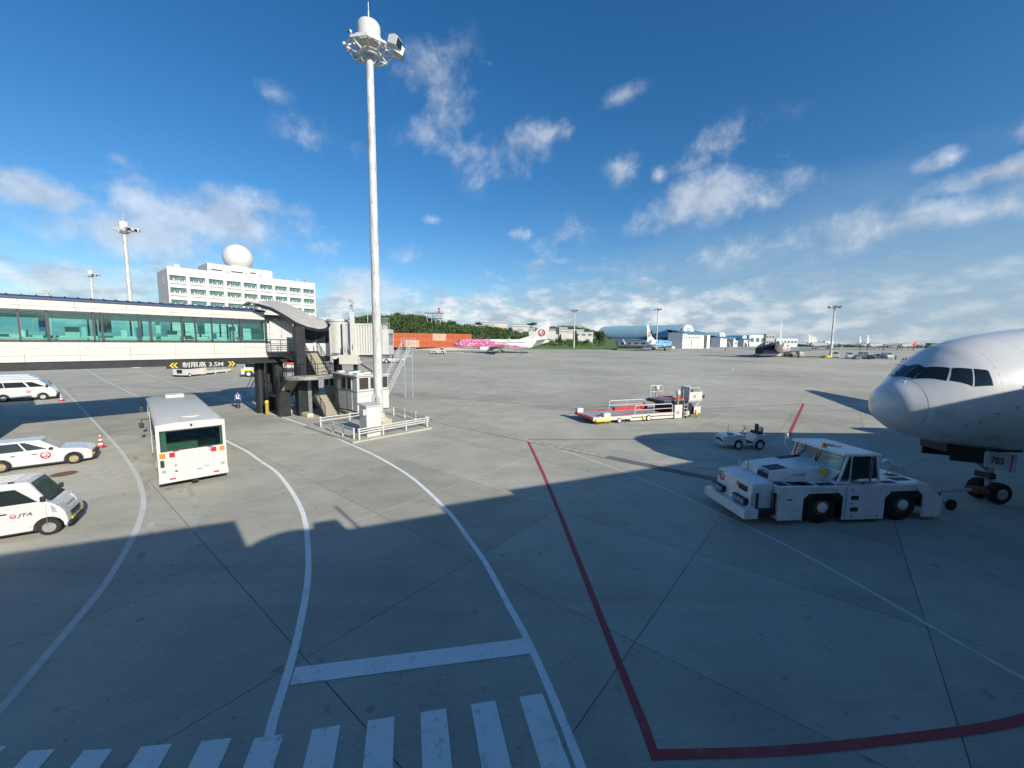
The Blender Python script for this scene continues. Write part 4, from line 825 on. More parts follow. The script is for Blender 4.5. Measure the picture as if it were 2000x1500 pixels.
wg = dict(cat='car', W=1.66, zb=.21, belt=.93, nose=3.22, tail=-.75, top=[(1.9, .95), (2.2, .93), (2.8, .85), (3.10, .75), (3.18, .62), (3.21, .5)], xf=2.495, xr=0, ar=.36, wr=.295, ww=.17, base=(-.72, 2.04, .775, .9), zws=.93, roof=(-.5, 1.32, .62, 1.47), drop=.0,
          win=[(.60, .865, .12, .86, .0, -.175), (.27, .575, .12, .86, .01, .0), (.05, .25, .12, .86, .09, .01)], rim='brass_rim', bev=.07, gb=.06)
wag = van('station_wagon', 'white station wagon with brass wheels parked behind the microvan', (-26.12, 19.95, 0), R(40.5), wg)
MB().box(2.95, 3.32, -.80, .80, .28, .52).build('front_bumper', 'black_plastic', wag, bevel=.06); MB().box(-.85, -.7, -.8, .8, .3, .55).build('rear_bumper', 'black_plastic', wag, bevel=.05)
for s in (-1, 1):
    MB().box(3.08, 3.21, s * .60 - .18, s * .60 + .18, .56, .70).build('headlamp', 'lamp_clear', wag, bevel=.02); MB().box(3.18, 3.30, s * .72 - .1, s * .72 + .1, .44, .52).build('indicator', 'lamp_orange', wag)
    MB().box(1.66, 1.80, s * .88 - .07, s * .88 + .07, .95, 1.07).build('mirror', 'black_plastic', wag, bevel=.02)
    for x in (.35, 1.08): MB().box(x, x + .16, s * .835 - .012, s * .835 + .012, .76, .80).build('door_handle', 'black_plastic', wag)
    for x in (.05, .98, 1.92): MB().box(x - .004, x + .004, s * .832 - .004, s * .832 + .004, .3, .92).build('door_gap', 'stencil_grey', wag)
emblem((1.52, -.84, .66), (1, 0, 0), (0, 0, 1), .19, wag); emblem((1.52, .84, .66), (-1, 0, 0), (0, 0, 1), .19, wag)
MB().box(-.1, 1.0, -.58, -.56, 1.475, 1.49).build('roof_gutter', 'hut_white', wag)

hi = dict(cat='van', W=1.75, zb=.32, belt=1.42, nose=3.76, tail=-1.05, top=[(3.2, 1.45), (3.36, 1.38), (3.56, 1.18), (3.7, .9), (3.76, .65)], xf=2.72, xr=0, ar=.43, wr=.35, ww=.19, base=(-1.03, 3.32, .85, 1.4), zws=1.42, roof=(-1.0, 2.5, .74, 2.3), drop=.05,
          win=[(.68, .935, .08, .70, .0, -.12), (.28, .64, .08, .70, .01, 0), (.03, .27, .08, .70, .02, 0)], rim='steel_rim', bev=.1, gb=.1)
hv = van('passenger_van', 'white passenger van with dark windows parked half under the walkway', (-53.95, 41.9, 0), R(41.7), hi, 'vans parked in a row at the left')
for s in (-1, 1): MB().box(3.48, 3.64, s * .66 - .16, s * .66 + .16, .8, 1.05).build('headlamp', 'lamp_clear', hv, bevel=.02); MB().box(3.0, 3.2, s * 1.0 - .1, s * 1.0 + .1, 1.42, 1.68).build('mirror', 'black_plastic', hv, bevel=.03)
MB().box(3.45, 3.78, -.86, .86, .34, .66).build('front_bumper', 'black_plastic', hv, bevel=.05); emblem((1.75, -.885, 1.02), (1, 0, 0), (0, 0, 1), .16, hv)
vv = Vector((math.cos(R(141.5)), math.sin(R(141.5)), 0))
for k, lab in enumerate(('white van parked directly behind the passenger van', 'white van parked third in the row under the walkway', 'white van parked farthest back in the row under the walkway')):
    p = hv.location + vv * (3.2 * (k + 1)) - Vector((math.cos(R(41.7)), math.sin(R(41.7)), 0)) * (.25 * k); dup(hv, lab, p, group='vans parked in a row at the left')
M('tarp_green', (0.03, 0.12, 0.025), 0.7, var=.3)
gt = thing('canvas_truck', 'small truck with a green canvas cover beside the parked vans', 'truck', tuple(hv.location + vv * 2.9 - Vector((math.cos(R(41.7)), math.sin(R(41.7)), 0)) * 4.6), R(41.7))
MB().box(-1.4, 1.7, -.9, .9, .95, 2.95).build('canvas', 'tarp_green', gt, bevel=.08); MB().box(-1.5, 3.3, -.85, .85, .5, .9).build('bed', 'van_white', gt); 
for x in (-.8, 2.4):
    for s in (-1, 1): wheel(gt, x, s * .78, .35, .19, s)

# ---- traffic cones
def cone(label, p):
    t = thing('traffic_cone', label, 'cone', p, 0.3, 'red and white traffic cones'); MB().box(-.23, .23, -.23, .23, 0, .05).build('base', 'red', t, bevel=.02)
    zs = [.05, .2, .32, .46, .58, .72, .80]
    for k in range(6):
        r = lambda z: .165 - .145 * z / .85 * .95
        MB().cyl((0, 0, zs[k]), (0, 0, zs[k + 1]), r(zs[k]), r(zs[k + 1]), 18).build('band', 'vest_white' if k % 2 else 'red', t, smooth=40)
    return t
cone('red and white traffic cone in front of the station wagon', (-25.6, 24.2, 0)); cone('red and white traffic cone by the passenger van bumper', (-48.6, 42.4, 0))

# ---- heavy aircraft tug (forward is towards -x of the picture; local x forward)
tg = thing('aircraft_tug', 'heavy white aircraft tug with raised cab coupled to the airliner nose gear', 'tug', (13.4, 15.95, 0), R(185.6))
# local x = forward. near (picture) side is local +y ; wheels at x=+1.70 and -1.70
TW = 1.30; TH = 1.50
def oct(xc, r, zt, z0=.16, c=.38): return [(xc + r, z0), (xc + r, zt - c), (xc + r - c, zt), (xc - r + c, zt), (xc - r, zt - c), (xc - r, z0)]
for s in (-1, 1):
    a = s * TW; y0, y1 = sorted((a, a - s * .06))
    sideo = [(-3.34, .16), (-3.34, .92), (-2.72, 1.22), (-2.66, TH - .02), (3.55, TH), (3.55, .22), (1.70 + .92, .22)] + oct(1.70, .84, 1.40)[0:] + oct(-1.70, .84, 1.36)
    MB().prism(sideo, y0, y1).build('side_plate', 'tug_white', tg)
    for x in (1.70, -1.70): wheel(tg, x, s * (TW - .30), .655, .46, s, 'rust', .50); MB().lathe([(.20, s * .0), (.19, s * .05), (.15, s * .08), (.01, s * .09)], axis='y', n=20).build('hub', 'tug_white', tg, loc=(x, s * (TW - .06), .655), smooth=40)
    for x, z, w_, h_ in ((.42, 1.02, .16, .08), (.42, .56, .16, .08)):
        MB().box(x - w_, x + w_, min(a, a + s * .012), max(a, a + s * .012), z - h_, z + h_).build('step_slot', 'black_plastic', tg)
    for x, z in ((.55, 1.32), (-.62, 1.32), (.52, .8), (.52, .3), (-.58, .3)): MB().cyl((x, a, z), (x, a + s * .015, z), .03, n=8).build('bolt', 'black_plastic', tg)
    MB().box(.78, .80, min(a, a + s * .01), max(a, a + s * .01), .2, 1.48).build('panel_gap', 'stencil_grey', tg); MB().box(3.0, 3.2, min(a, a + s * .012), max(a, a + s * .012), 1.0, 1.05).build('latch', 'black_plastic', tg)
dk = MB().box(-2.66, 3.55, -TW + .06, TW - .06, 1.2, TH).build('deck', 'tug_white', tg, bevel=.015)
MB().hexa([(-3.34, -TW + .06, .9), (-2.66, -TW + .06, 1.0), (-2.66, TW - .06, 1.0), (-3.34, TW - .06, .9), (-3.34, -TW + .06, .94), (-2.66, -TW + .06, TH - .05), (-2.66, TW - .06, TH - .05), (-3.34, TW - .06, .94)]).build('rear_slope', 'tug_white', tg)
MB().box(-3.30, 3.5, -.62, .62, .3, 1.2).build('chassis', 'black_plastic', tg)
for x in (1.70, -1.70): MB().box(x - .82, x + .82, -TW + .07, TW - .07, .9, 1.2).build('wheel_well', 'black_plastic', tg)
MB().box(.80, .86, -TW + .08, TW - .08, .25, 1.2).build('bulkhead', 'black_plastic', tg); MB().box(-.86, -.80, -TW + .08, TW - .08, .25, 1.2).build('bulkhead', 'black_plastic', tg); MB().box(-3.33, -3.27, -TW + .07, TW - .07, .25, .9).build('rear_plate', 'tug_white', tg); MB().box(3.5, 3.56, -TW + .07, TW - .07, .25, 1.2).build('bulkhead', 'tug_white', tg)
# cover pads on the decks
for x0, x1, y0, y1 in ((3.0, 3.42, .72, 1.12), (2.2, 2.9, .75, 1.12), (2.0, 2.6, .78, 1.16), (1.2, 1.85, .95, 1.2), (.75, 1.1, .98, 1.2), (-2.5, -2.0, .1, .4), (-2.4, -1.7, .55, .9), (-1.5, -.9, .9, 1.15)):
    MB().box(x0, x1, y0, y1, TH, TH + .012).build('anti_slip_pad', 'black_plastic', dk)
# engine cover, sloping up to the cab
ec = MB().hexa([(.62, -1.1, TH), (3.5, -1.1, TH), (3.5, .66, TH), (.62, .66, TH), (.62, -1.0, 2.12), (3.35, -.95, 1.86), (3.35, .50, 1.86), (.62, .56, 2.12)]).build('engine_cover', 'tug_white', tg, bevel=.05)
MB().hexa([(2.55, -.1, 1.95), (3.25, -.1, 1.883), (3.25, .40, 1.883), (2.55, .40, 1.95), (2.55, -.1, 1.96), (3.25, -.1, 1.893), (3.25, .40, 1.893), (2.55, .40, 1.96)]).build('intake_grille', 'black_plastic', tg)
MB().hexa([(1.0, -.9, 2.09), (2.0, -.9, 2.0), (2.0, -.65, 2.0), (1.0, -.65, 2.09), (1.0, -.9, 2.10), (2.0, -.9, 2.01), (2.0, -.65, 2.01), (1.0, -.65, 2.10)]).build('intake_grille', 'black_plastic', tg)
MB().box(3.43, 3.47, .0, .55, 1.58, 1.78).build('front_grille', 'black_plastic', tg)
text('KOMATSU', .12, (3.40, .26, 1.825), (0, 1, 0), (-.5, 0, 1), 'dark_text', tg, weight=.02); text('WT500E', .16, (2.2, .632, 1.73), (-1, 0, 0), (0, -.15, 1), 'stencil_grey', tg)
# front ballast block and bumper
fb = MB().hexa([(3.62, -1.05, .42), (4.55, -1.05, .42), (4.55, 1.05, .42), (3.62, 1.05, .42), (3.62, -1.05, 1.62), (4.42, -1.05, 1.55), (4.42, 1.05, 1.55), (3.62, 1.05, 1.62)]).build('front_block', 'tug_white', tg, bevel=.04)
MB().box(4.3, 4.86, -1.28, 1.28, .30, .66).build('front_bumper', 'tug_white', tg, bevel=.02); MB().box(3.6, 4.4, -.9, .9, .24, .45).build('under_block', 'black_plastic', tg)
for y in (-.72, .62):
    lb = MB().box(4.52, 4.66, y - .36, y + .36, .72, .96).build('lamp_bar', 'black_plastic', tg)
    for k in range(3): MB().box(4.655, 4.675, y - .3 + k * .21, y - .14 + k * .21, .76, .92).build('lamp', 'lamp_clear', lb)
MB().box(4.45, 4.49, .35, .82, 1.16, 1.38).build('plate_recess', 'black_plastic', tg, bevel=.03); emblem((4.475, -.72, 1.24), (0, 1, 0), (0, 0, 1), .14, tg)
text('1009T', .12, (4.455, -.78, 1.46), (0, 1, 0), (0, 0, 1), 'dark_text', tg)
for y in (-.95, .22): MB().box(4.45, 4.5, y, y + .07, 1.25, 1.42).build('side_marker', 'yellow', tg)
MB().tube([(4.30, 1.16, .45), (4.30, 1.16, 1.25)], .05).build('ladder_post', 'black_plastic', tg); MB().tube([(3.62, 1.18, .45), (3.62, 1.18, 1.25)], .05).build('ladder_post', 'black_plastic', tg); MB().box(3.6, 4.3, 1.04, 1.26, .42, .62).build('step', 'black_plastic', tg)
for y in (-1.0, -.45): MB().tube([(3.55, y, 1.6), (3.55, y, 2.0)], .03).build('grab_post', 'galvanised', tg)
MB().tube([(3.55, -1.0, 1.8), (3.55, -.45, 1.8)], .025).build('grab_rail', 'galvanised', tg)
MB().tube([(1.1, -1.05, 2.1), (1.35, -1.2, 2.5), (1.3, -1.2, 2.85)], .02).build('mirror_arm', 'tug_white', tg); MB().box(1.25, 1.31, -1.28, -1.12, 2.7, 2.98).build('mirror', 'tug_white', tg, bevel=.02)
# cab: frame with real openings
_before = set(tg.children)
cz0, cz1 = TH + .02, 2.60; xf0, xf1, xr0, xr1 = .72, .40, -1.02, -.86; cy = 1.18
def cabbar(a, b, w=.07, h=.07): return MB().bar(a, b, w, h).build('cab_pillar', 'tug_white', tg)
MB().box(-1.04, .78, -cy, cy, cz0, 1.62).build('cab_base', 'tug_white', tg)
MB().hexa([(.62, -cy, 1.55), (.78, -cy, 1.55), (.78, cy - .3, 1.55), (.62, cy - .3, 1.55), (.56, -cy, 2.02), (.62, -cy, 2.02), (.62, cy - .02, 2.02), (.56, cy - .02, 2.02)]).build('cab_front', 'tug_white', tg)
rfc = MB().hexa([(-.98, -1.28, 2.60), (.62, -1.28, 2.62), (.62, 1.24, 2.62), (-.98, 1.24, 2.60), (-.95, -1.25, 2.69), (.58, -1.25, 2.72), (.58, 1.21, 2.72), (-.95, 1.21, 2.69)]).build('cab_roof', 'tug_white', tg, bevel=.02)
for s in (-1, 1):
    cabbar((.70, s * cy, 1.6), (.40, s * cy, 2.62)); cabbar((.22, s * cy, 1.6), (.22, s * cy, 2.62), .06, .06); cabbar((-.62, s * cy, 1.6), (-.62, s * cy, 2.62), .06, .06); cabbar((-1.0, s * cy, 1.6), (-.80, s * cy, 2.62))
    slabpart([(.18, s * cy, 1.72), (-.58, s * cy, 1.72), (-.58, s * cy, 2.52), (.18, s * cy, 2.52)], 'door_window', 'cab_glass', tg, .006)
    slabpart([(.60, s * cy, 1.72), (.27, s * cy, 1.72), (.27, s * cy, 2.52), (.40, s * cy, 2.52)], 'quarter_window', 'cab_glass', tg, .006); slabpart([(-.66, s * cy, 1.72), (-.93, s * cy, 1.72), (-.80, s * cy, 2.5), (-.66, s * cy, 2.5)], 'quarter_window', 'cab_glass', tg, .006)
    dr_ = [(.20, 1.60), (-.60, 1.60), (-.60, 2.56), (.20, 2.56), (.20, 1.60)]
    MB().tube([(x, s * (cy + .035), z) for x, z in dr_], .018, 5).build('door_frame', 'black_plastic', tg)
cabbar((.50, 0, 2.0), (.40, 0, 2.62)); cabbar((.60, -cy, 2.02), (.60, cy, 2.02)); cabbar((-.98, -cy, 2.0), (-.98, cy, 2.0))
for a, b in ((-cy + .06, -.05), (.05, cy - .06)):
    slabpart([(.585, a, 2.06), (.585, b, 2.06), (.43, b, 2.56), (.43, a, 2.56)], 'windscreen', 'cab_glass', tg, .006)
    MB().tube([(.60, a, 2.05), (.60, b, 2.05), (.445, b, 2.57), (.445, a, 2.57), (.60, a, 2.05)], .016, 5).build('window_seal', 'black_plastic', tg); MB().bar((.58, (a + b) / 2 + .2, 2.5), (.61, (a + b) / 2 - .25, 2.3), .015, .015).build('wiper', 'black_plastic', tg)
slabpart([(-.97, -cy + .06, 2.05), (-.97, cy - .06, 2.05), (-.84, cy - .06, 2.55), (-.84, -cy + .06, 2.55)], 'rear_window', 'cab_glass', tg, .006)
MB().box(-.6, -.15, .25, .75, 1.62, 2.3).build('seat', 'seat_dark', tg, bevel=.05); MB().box(.2, .5, -.9, .9, 1.62, 1.98).build('dashboard', 'seat_green', tg, bevel=.03)
MB().lathe([(.09, 0), (.09, .14), (.05, .18), (.01, .19)], n=14).build('beacon', 'lamp_orange', tg, loc=(.5, .25, 2.72)); emblem((-.15, .0, 2.725), (0, -1, .0), (-1, 0, 0), .26, tg)
emblem((-.28, cy + .045, 1.555), (-1, 0, 0), (0, 0, 1), .085, tg); text('1009T', .11, (-.72, cy + .045, 1.56), (-1, 0, 0), (0, 0, 1), 'dark_text', tg)
for o in tg.children:
    if o not in _before: o.location.x += .36
MB().box(1.22, 1.30, .62, .82, 1.72, 2.0).build('side_marker', 'yellow', tg)
MB().tube([(-1.9, .3, 1.5), (-2.1, .4, 1.95), (-2.6, .4, 1.85), (-2.75, .3, 1.5)], .022).build('guard_hoop', 'galvanised', tg); MB().tube([(-2.0, -.6, 1.5), (-2.2, -.6, 1.95), (-2.6, -.6, 1.85), (-2.75, -.6, 1.5)], .022).build('guard_hoop', 'galvanised', tg)
MB().tube([(-2.1, .4, 1.95), (-2.2, -.6, 1.95)], .022).build('guard_hoop', 'galvanised', tg); MB().lathe([(.10, 0), (.12, .12), (.08, .2), (.01, .21)], n=12).build('work_lamp', 'lamp_clear', tg, loc=(-2.15, .1, 1.9))
tb = thing('towbar', 'yellow tipped towbar between the tug and the airliner nose wheels', 'towbar', (16.75, 16.2, 0), R(4))
MB().cyl((-.1, 0, .62), (3.6, .3, .62), .075, n=12).build('bar', 'hut_white', tb); MB().cyl((.05, .02, .4), (.05, .02, 1.25), .03, n=8).build('pin', 'yellow', tb); MB().box(.5, 1.1, -.16, .26, .5, .74).build('shock_unit', 'grey_metal', tb, bevel=.03); MB().box(3.2, 3.8, -.0, .5, .50, .74).build('head', 'rust', tb, bevel=.04)
for s in (-1, 1): MB().cyl((1.6, .12 + s * .4, .22), (1.6, .12 + s * .5, .22), .22, n=18).build('wheel', 'rubber', tb)
MB().bar((1.6, -.4, .22), (1.6, .6, .22), .05, .05).build('axle', 'dark_metal', tb); MB().bar((1.6, .12, .22), (1.6, .13, .6), .06, .06).build('strut', 'dark_metal', tb)
for y in (0, .25): MB().cyl((1.5, y, .65), (1.55, y, 1.75), .02, n=6).build('handle', 'hut_white', tb)

# ---- low cargo loader (platform towards -x of picture, driver's box on the right); local x to the right of the picture
ld = thing('cargo_loader', 'white and red cargo loader with long roller deck parked on the stand', 'cargo loader', (9.15, 33.45, 0), R(20.2))
def lb_(x0, x1, y0, y1, z0, z1, nm, m, bev=0): return MB().box(x0, x1, y0, y1, z0, z1).build(nm, m, ld, bevel=bev)
DW = 3.0
lb_(-2.5, 1.3, 0, .12, .28, .58, 'side_beam', 'white_paint'); lb_(-2.5, 1.3, DW - .12, DW, .34, .58, 'side_beam', 'white_paint'); lb_(1.2, 6.2, 0, .14, .42, .62, 'side_beam', 'white_paint'); lb_(1.2, 6.2, DW - .14, DW, .42, .62, 'side_beam', 'white_paint')
lb_(1.2, 5.9, .02, .1, .12, .34, 'lower_beam', 'white_paint'); lb_(-2.4, 6.2, .14, DW - .14, .36, .46, 'deck_pan', 'dark_metal')
_ro = MB().cyl((0, .2, .53), (0, DW - .2, .53), .06, n=8).mesh('roller', 'hut_white', 40)
for k in range(28): obj('roller', _ro, ld, loc=(-2.35 + k * .26, 0, 0))
_pl = MB().box(-.12, .12, .2, DW - .2, .46, .61).mesh('cross_slat', 'white_paint')
for k in range(14): obj('cross_slat', _pl, ld, loc=(-2.2 + k * .52, 0, 0))
lb_(-.4, 5.7, .14, .26, .56, .64, 'edge_guide', 'red'); lb_(-2.5, 2.0, DW - .34, DW - .14, .56, .64, 'edge_guide', 'red'); lb_(1.3, 4.6, DW - .5, DW - .1, .56, .86, 'edge_guide', 'red', .02); lb_(4.2, 4.9, DW - .6, DW - .1, .6, 1.0, 'motor_cover', 'red', .03)
lb_(-2.62, -2.45, .1, DW, .40, .55, 'end_beam', 'red'); lb_(-1.5, -.85, -.02, .5, .58, .92, 'stop_box', 'white_paint', .02); lb_(-2.5, -1.9, DW - .35, DW + .1, .58, .95, 'stop_box', 'white_paint', .02)
lb_(-2.35, -.9, -.18, .05, .22, .44, 'foot_guard', 'yellow', .05)
for x in (-2.1, -1.1): MB().cyl((x, -.05, 0), (x, -.05, .3), .04, n=8).build('jack', 'dark_metal', ld)
for x, r in ((.05, .22), (3.1, .26)):
    for y, s in ((.02, -1), (DW - .05, 1)): wheel(ld, x, y, r, .16, s, 'white_paint', .72)
for x in (.7, 2.55): MB().cyl((x, -.02, 0), (x, -.02, .35), .035, n=8).build('jack', 'dark_metal', ld)
lb_(2.45, 2.62, -.07, .02, .2, .5, 'lever_box', 'yellow')
def hoop(x0, x1, y, z0, z1, nm='guard_rail'):
    MB().tube([(x0, y, z0), (x0, y, z1 - .15), (x0 + .15, y, z1), (x1 - .15, y, z1), (x1, y, z1 - .15), (x1, y, z0)], .04, 8).build(nm, 'white_paint', ld, smooth=40); MB().tube([(x0, y, (z0 + z1) / 2), (x1, y, (z0 + z1) / 2)], .03, 6).build('mid_rail', 'white_paint', ld); MB().tube([((x0 + x1) / 2, y, z0), ((x0 + x1) / 2, y, z1)], .03, 6).build('mid_post', 'white_paint', ld)
hoop(1.65, 5.75, .06, .6, 1.42); hoop(.95, 4.9, DW - .08, .6, 1.45)
for y, zt in ((.12, 2.2), (DW - .1, 2.35)):
    MB().cyl((6.35, y, .3), (6.35, y, zt), .12, n=14).build('lift_mast', 'brass_rim', ld, smooth=40); MB().lathe([(.20, zt), (.22, zt + .12), (.20, zt + .30), (.12, zt + .42), (.01, zt + .46)], n=18).build('mast_cap', 'white_paint', ld, loc=(6.35, y, 0), smooth=50)
pn = lb_(5.85, 6.75, -.12, .02, .05, 1.3, 'mast_panel', 'white_paint', .06); emblem((6.2, -.125, .62), (1, 0, 0), (0, 0, 1), .16, ld)
lb_(6.0, 8.3, .3, DW - .3, .5, 1.3, 'power_unit', 'dark_metal', .04); lb_(5.1, 8.0, .5, DW - .1, 1.30, 1.55, 'front_platform', 'dark_metal', .02)
for k in range(9): MB().cyl((5.3 + k * .28, .5, 1.6), (5.3 + k * .28, DW - .2, 1.6), .05, n=8).build('roller', 'galvanised', ld)
lb_(6.3, 8.0, DW - .5, DW - .1, 1.55, 1.68, 'edge_guide', 'red'); lb_(6.6, 7.7, .7, 1.2, 1.62, 1.75, 'edge_guide', 'red')
lb_(7.75, 9.35, .25, 1.35, 1.48, 1.6, 'cab_floor', 'white_paint'); cbx = lb_(7.85, 9.35, .25, .31, 1.5, 2.35, 'cab_side', 'white_paint', .02); lb_(7.8, 7.9, .25, 1.35, 1.5, 2.82, 'cab_back', 'hut_white', .02); lb_(9.3, 9.36, .3, 1.35, 1.5, 2.2, 'cab_front', 'white_paint', .02)
MB().tube([(7.9, .28, 2.78), (9.0, .28, 2.74), (9.32, .28, 2.2)], .035, 6).build('cab_rail', 'white_paint', ld); MB().tube([(7.9, 1.3, 2.78), (9.0, 1.3, 2.74), (9.32, 1.3, 2.2)], .035, 6).build('cab_rail', 'white_paint', ld); MB().tube([(9.0, .28, 2.74), (9.0, 1.3, 2.74)], .03, 6).build('cab_rail', 'white_paint', ld)
lb_(8.1, 8.55, .5, 1.0, 1.6, 2.55, 'seat', 'seat_dark', .05); emblem((8.4, .247, 1.95), (1, 0, 0), (0, 0, 1), .17, ld); MB().box(9.4, 9.6, .2, .34, 1.75, 2.0).build('mirror', 'black_plastic', ld, bevel=.02)
hoop(5.5, 7.0, DW - .15, 1.55, 2.75); MB().cyl((7.15, .3, 1.6), (7.15, .3, 2.6), .03, n=6).build('post', 'galvanised', ld)
wheel(ld, 7.55, .28, .42, .3, -1, 'white_paint', .62); wheel(ld, 7.55, DW - .28, .42, .3, 1, 'white_paint', .62)
for y in (-.02, .04):
    MB().tube([(7.0, y, .1), (7.0, y, 1.5)], .025).build('ladder_rail', 'white_paint', ld); MB().tube([(7.42, y, .1), (7.42, y, 1.5)], .025).build('ladder_rail', 'white_paint', ld)
for k in range(4): MB().bar((7.0, .0, .25 + k * .33), (7.42, .0, .25 + k * .33), .05, .04).build('ladder_rung', 'white_paint', ld)
lb_(8.3, 9.1, .1, .2, .35, 1.0, 'front_fender', 'white_paint', .03); lb_(8.45, 8.62, -.02, .1, .2, .7, 'lever_box', 'yellow', .02); MB().cyl((8.5, .0, 0), (8.5, .0, .3), .035, n=8).build('jack', 'dark_metal', ld); lb_(8.2, 9.0, .3, DW - .3, .25, .9, 'front_frame', 'dark_metal', .03); MB().tube([(8.6, .3, 1.0), (9.1, .3, 1.4)], .05).build('cab_strut', 'white_paint', ld)

# ---- small baggage tractor (faces left in the picture)
tr = thing('baggage_tractor', 'small white open baggage tractor in the shade beside the tug', 'tractor', (15.45, 25.65, 0), R(178.8), scale=.86)
tw = .62
body = [(-1.25, .32), (-1.28, .80), (-1.10, .95), (-.45, .95), (-.32, .70), (-.26, .42), (.30, .42), (.42, .90), (.95, .94), (1.92, .82), (2.05, .70), (2.05, .30), (1.9, .24)] + arch(.88, .36, .28, .29, 7) + arch(-.72, .38, .28, .30, 7)
MB().prism(body, -tw, tw).build('body', 'van_white', tr, bevel=.02, seg=2)
for s in (-1, 1): wheel(tr, .88, s * (tw - .10), .285, .20, s, 'white_paint', .62); wheel(tr, -.72, s * (tw - .11), .31, .22, s, 'white_paint', .64)
sd = MB().box(-.95, -.5, -.45, .45, .9, 1.08).build('seat', 'seat_dark', tr, bevel=.04); MB().box(-.95, -.80, -.42, -.04, 1.05, 1.5).build('seat_back', 'seat_dark', sd, bevel=.07); MB().box(-1.0, -.84, .06, .46, 1.05, 1.38).build('seat_back', 'grey_metal', sd, bevel=.07)
for s in (-1, 1): MB().box(1.98, 2.06, s * .40 - .14, s * .40 + .14, .46, .58).build('headlamp', 'black_plastic', tr, bevel=.02)
MB().box(2.0, 2.08, -.30, .30, .50, .66).build('grille', 'black_plastic', tr, bevel=.02); MB().box(1.1, 1.5, .0, .35, .88, .95).build('cap', 'blue_plastic', tr, bevel=.04)
MB().tube([(.25, -.25, .9), (-.02, -.25, 1.2)], .025).build('steering_column', 'black_plastic', tr); MB().lathe([(.17, -.012), (.19, 0), (.17, .012), (.155, 0), (.17, -.012)], n=18).build('steering_wheel', 'black_plastic', tr, loc=(-.04, -.25, 1.22), rot=(0, R(-40), 0))
MB().cyl((1.2, -.4, .9), (1.2, -.4, 1.45), .012, n=5).build('antenna', 'black_plastic', tr); MB().box(-1.45, -1.25, -.1, .1, .35, .5).build('tow_hook', 'dark_metal', tr)
MB().box(-.35, .3, -tw + .06, tw - .06, .40, .46).build('step_floor', 'black_plastic', tr)

tr.scale = (.86, .88, 1.06)
MB().tube([(-.2, .45, 1.62), (-.2, .45, 1.7)], .02).build('steering_wheel', 'black_plastic', tg); MB().lathe([(.17, -.015), (.2, 0), (.17, .015), (.155, 0), (.17, -.015)], n=18).build('steering_wheel', 'black_plastic', tg, loc=(.5, .5, 2.05), rot=(0, R(-35), 0))
# ---- belt of distant ground equipment
def small_loader(label, loc, rz):
    t = thing('container_loader', label, 'cargo loader', loc, rz)
    MB().box(-1.4, 1.4, -1.3, 1.3, .35, 1.45).build('engine_block', 'white_paint', t, bevel=.04); MB().box(-1.42, -1.38, -.5, .5, .65, 1.3).build('grille', 'black_plastic', t); MB().box(-1.5, 1.6, -1.45, 1.45, 1.5, 1.72).build('platform', 'dark_metal', t)
    MB().box(-1.5, 1.2, -1.45, -1.2, 1.72, 2.0).build('edge_guide', 'rust', t); MB().box(-1.3, .9, .9, 1.4, 1.72, 1.95).build('edge_guide', 'white_paint', t)
    MB().box(1.4, 8.2, -1.3, 1.3, .55, .75).build('deck', 'hut_white', t); MB().box(1.4, 8.2, -1.4, -1.3, .45, .85).build('side_beam', 'white_paint', t); MB().box(1.4, 2.3, -1.5, 1.5, .3, 1.7).build('side_tower', 'white_paint', t, bevel=.04)
    for x in (2.6, 4.4, 6.2): MB().cyl((x, -1.35, .8), (x, -1.35, 1.7), .04, n=6).build('rail_post', 'yellow', t)
    MB().tube([(2.6, -1.35, 1.7), (6.2, -1.35, 1.7)], .04).build('hand_rail', 'yellow', t); MB().box(7.8, 8.3, -1.4, -.9, .5, .9).build('stop_box', 'yellow', t)
    for x in (-.8, 4.5, 7): 
        for s in (-1, 1): wheel(t, x, s * 1.2, .35, .25, s, 'white_paint')
    return t
small_loader('container loader with yellow rail seen beneath the walkway sign', tuple(G(352, 737) + Vector((0, 1.5, 0))), R(84))
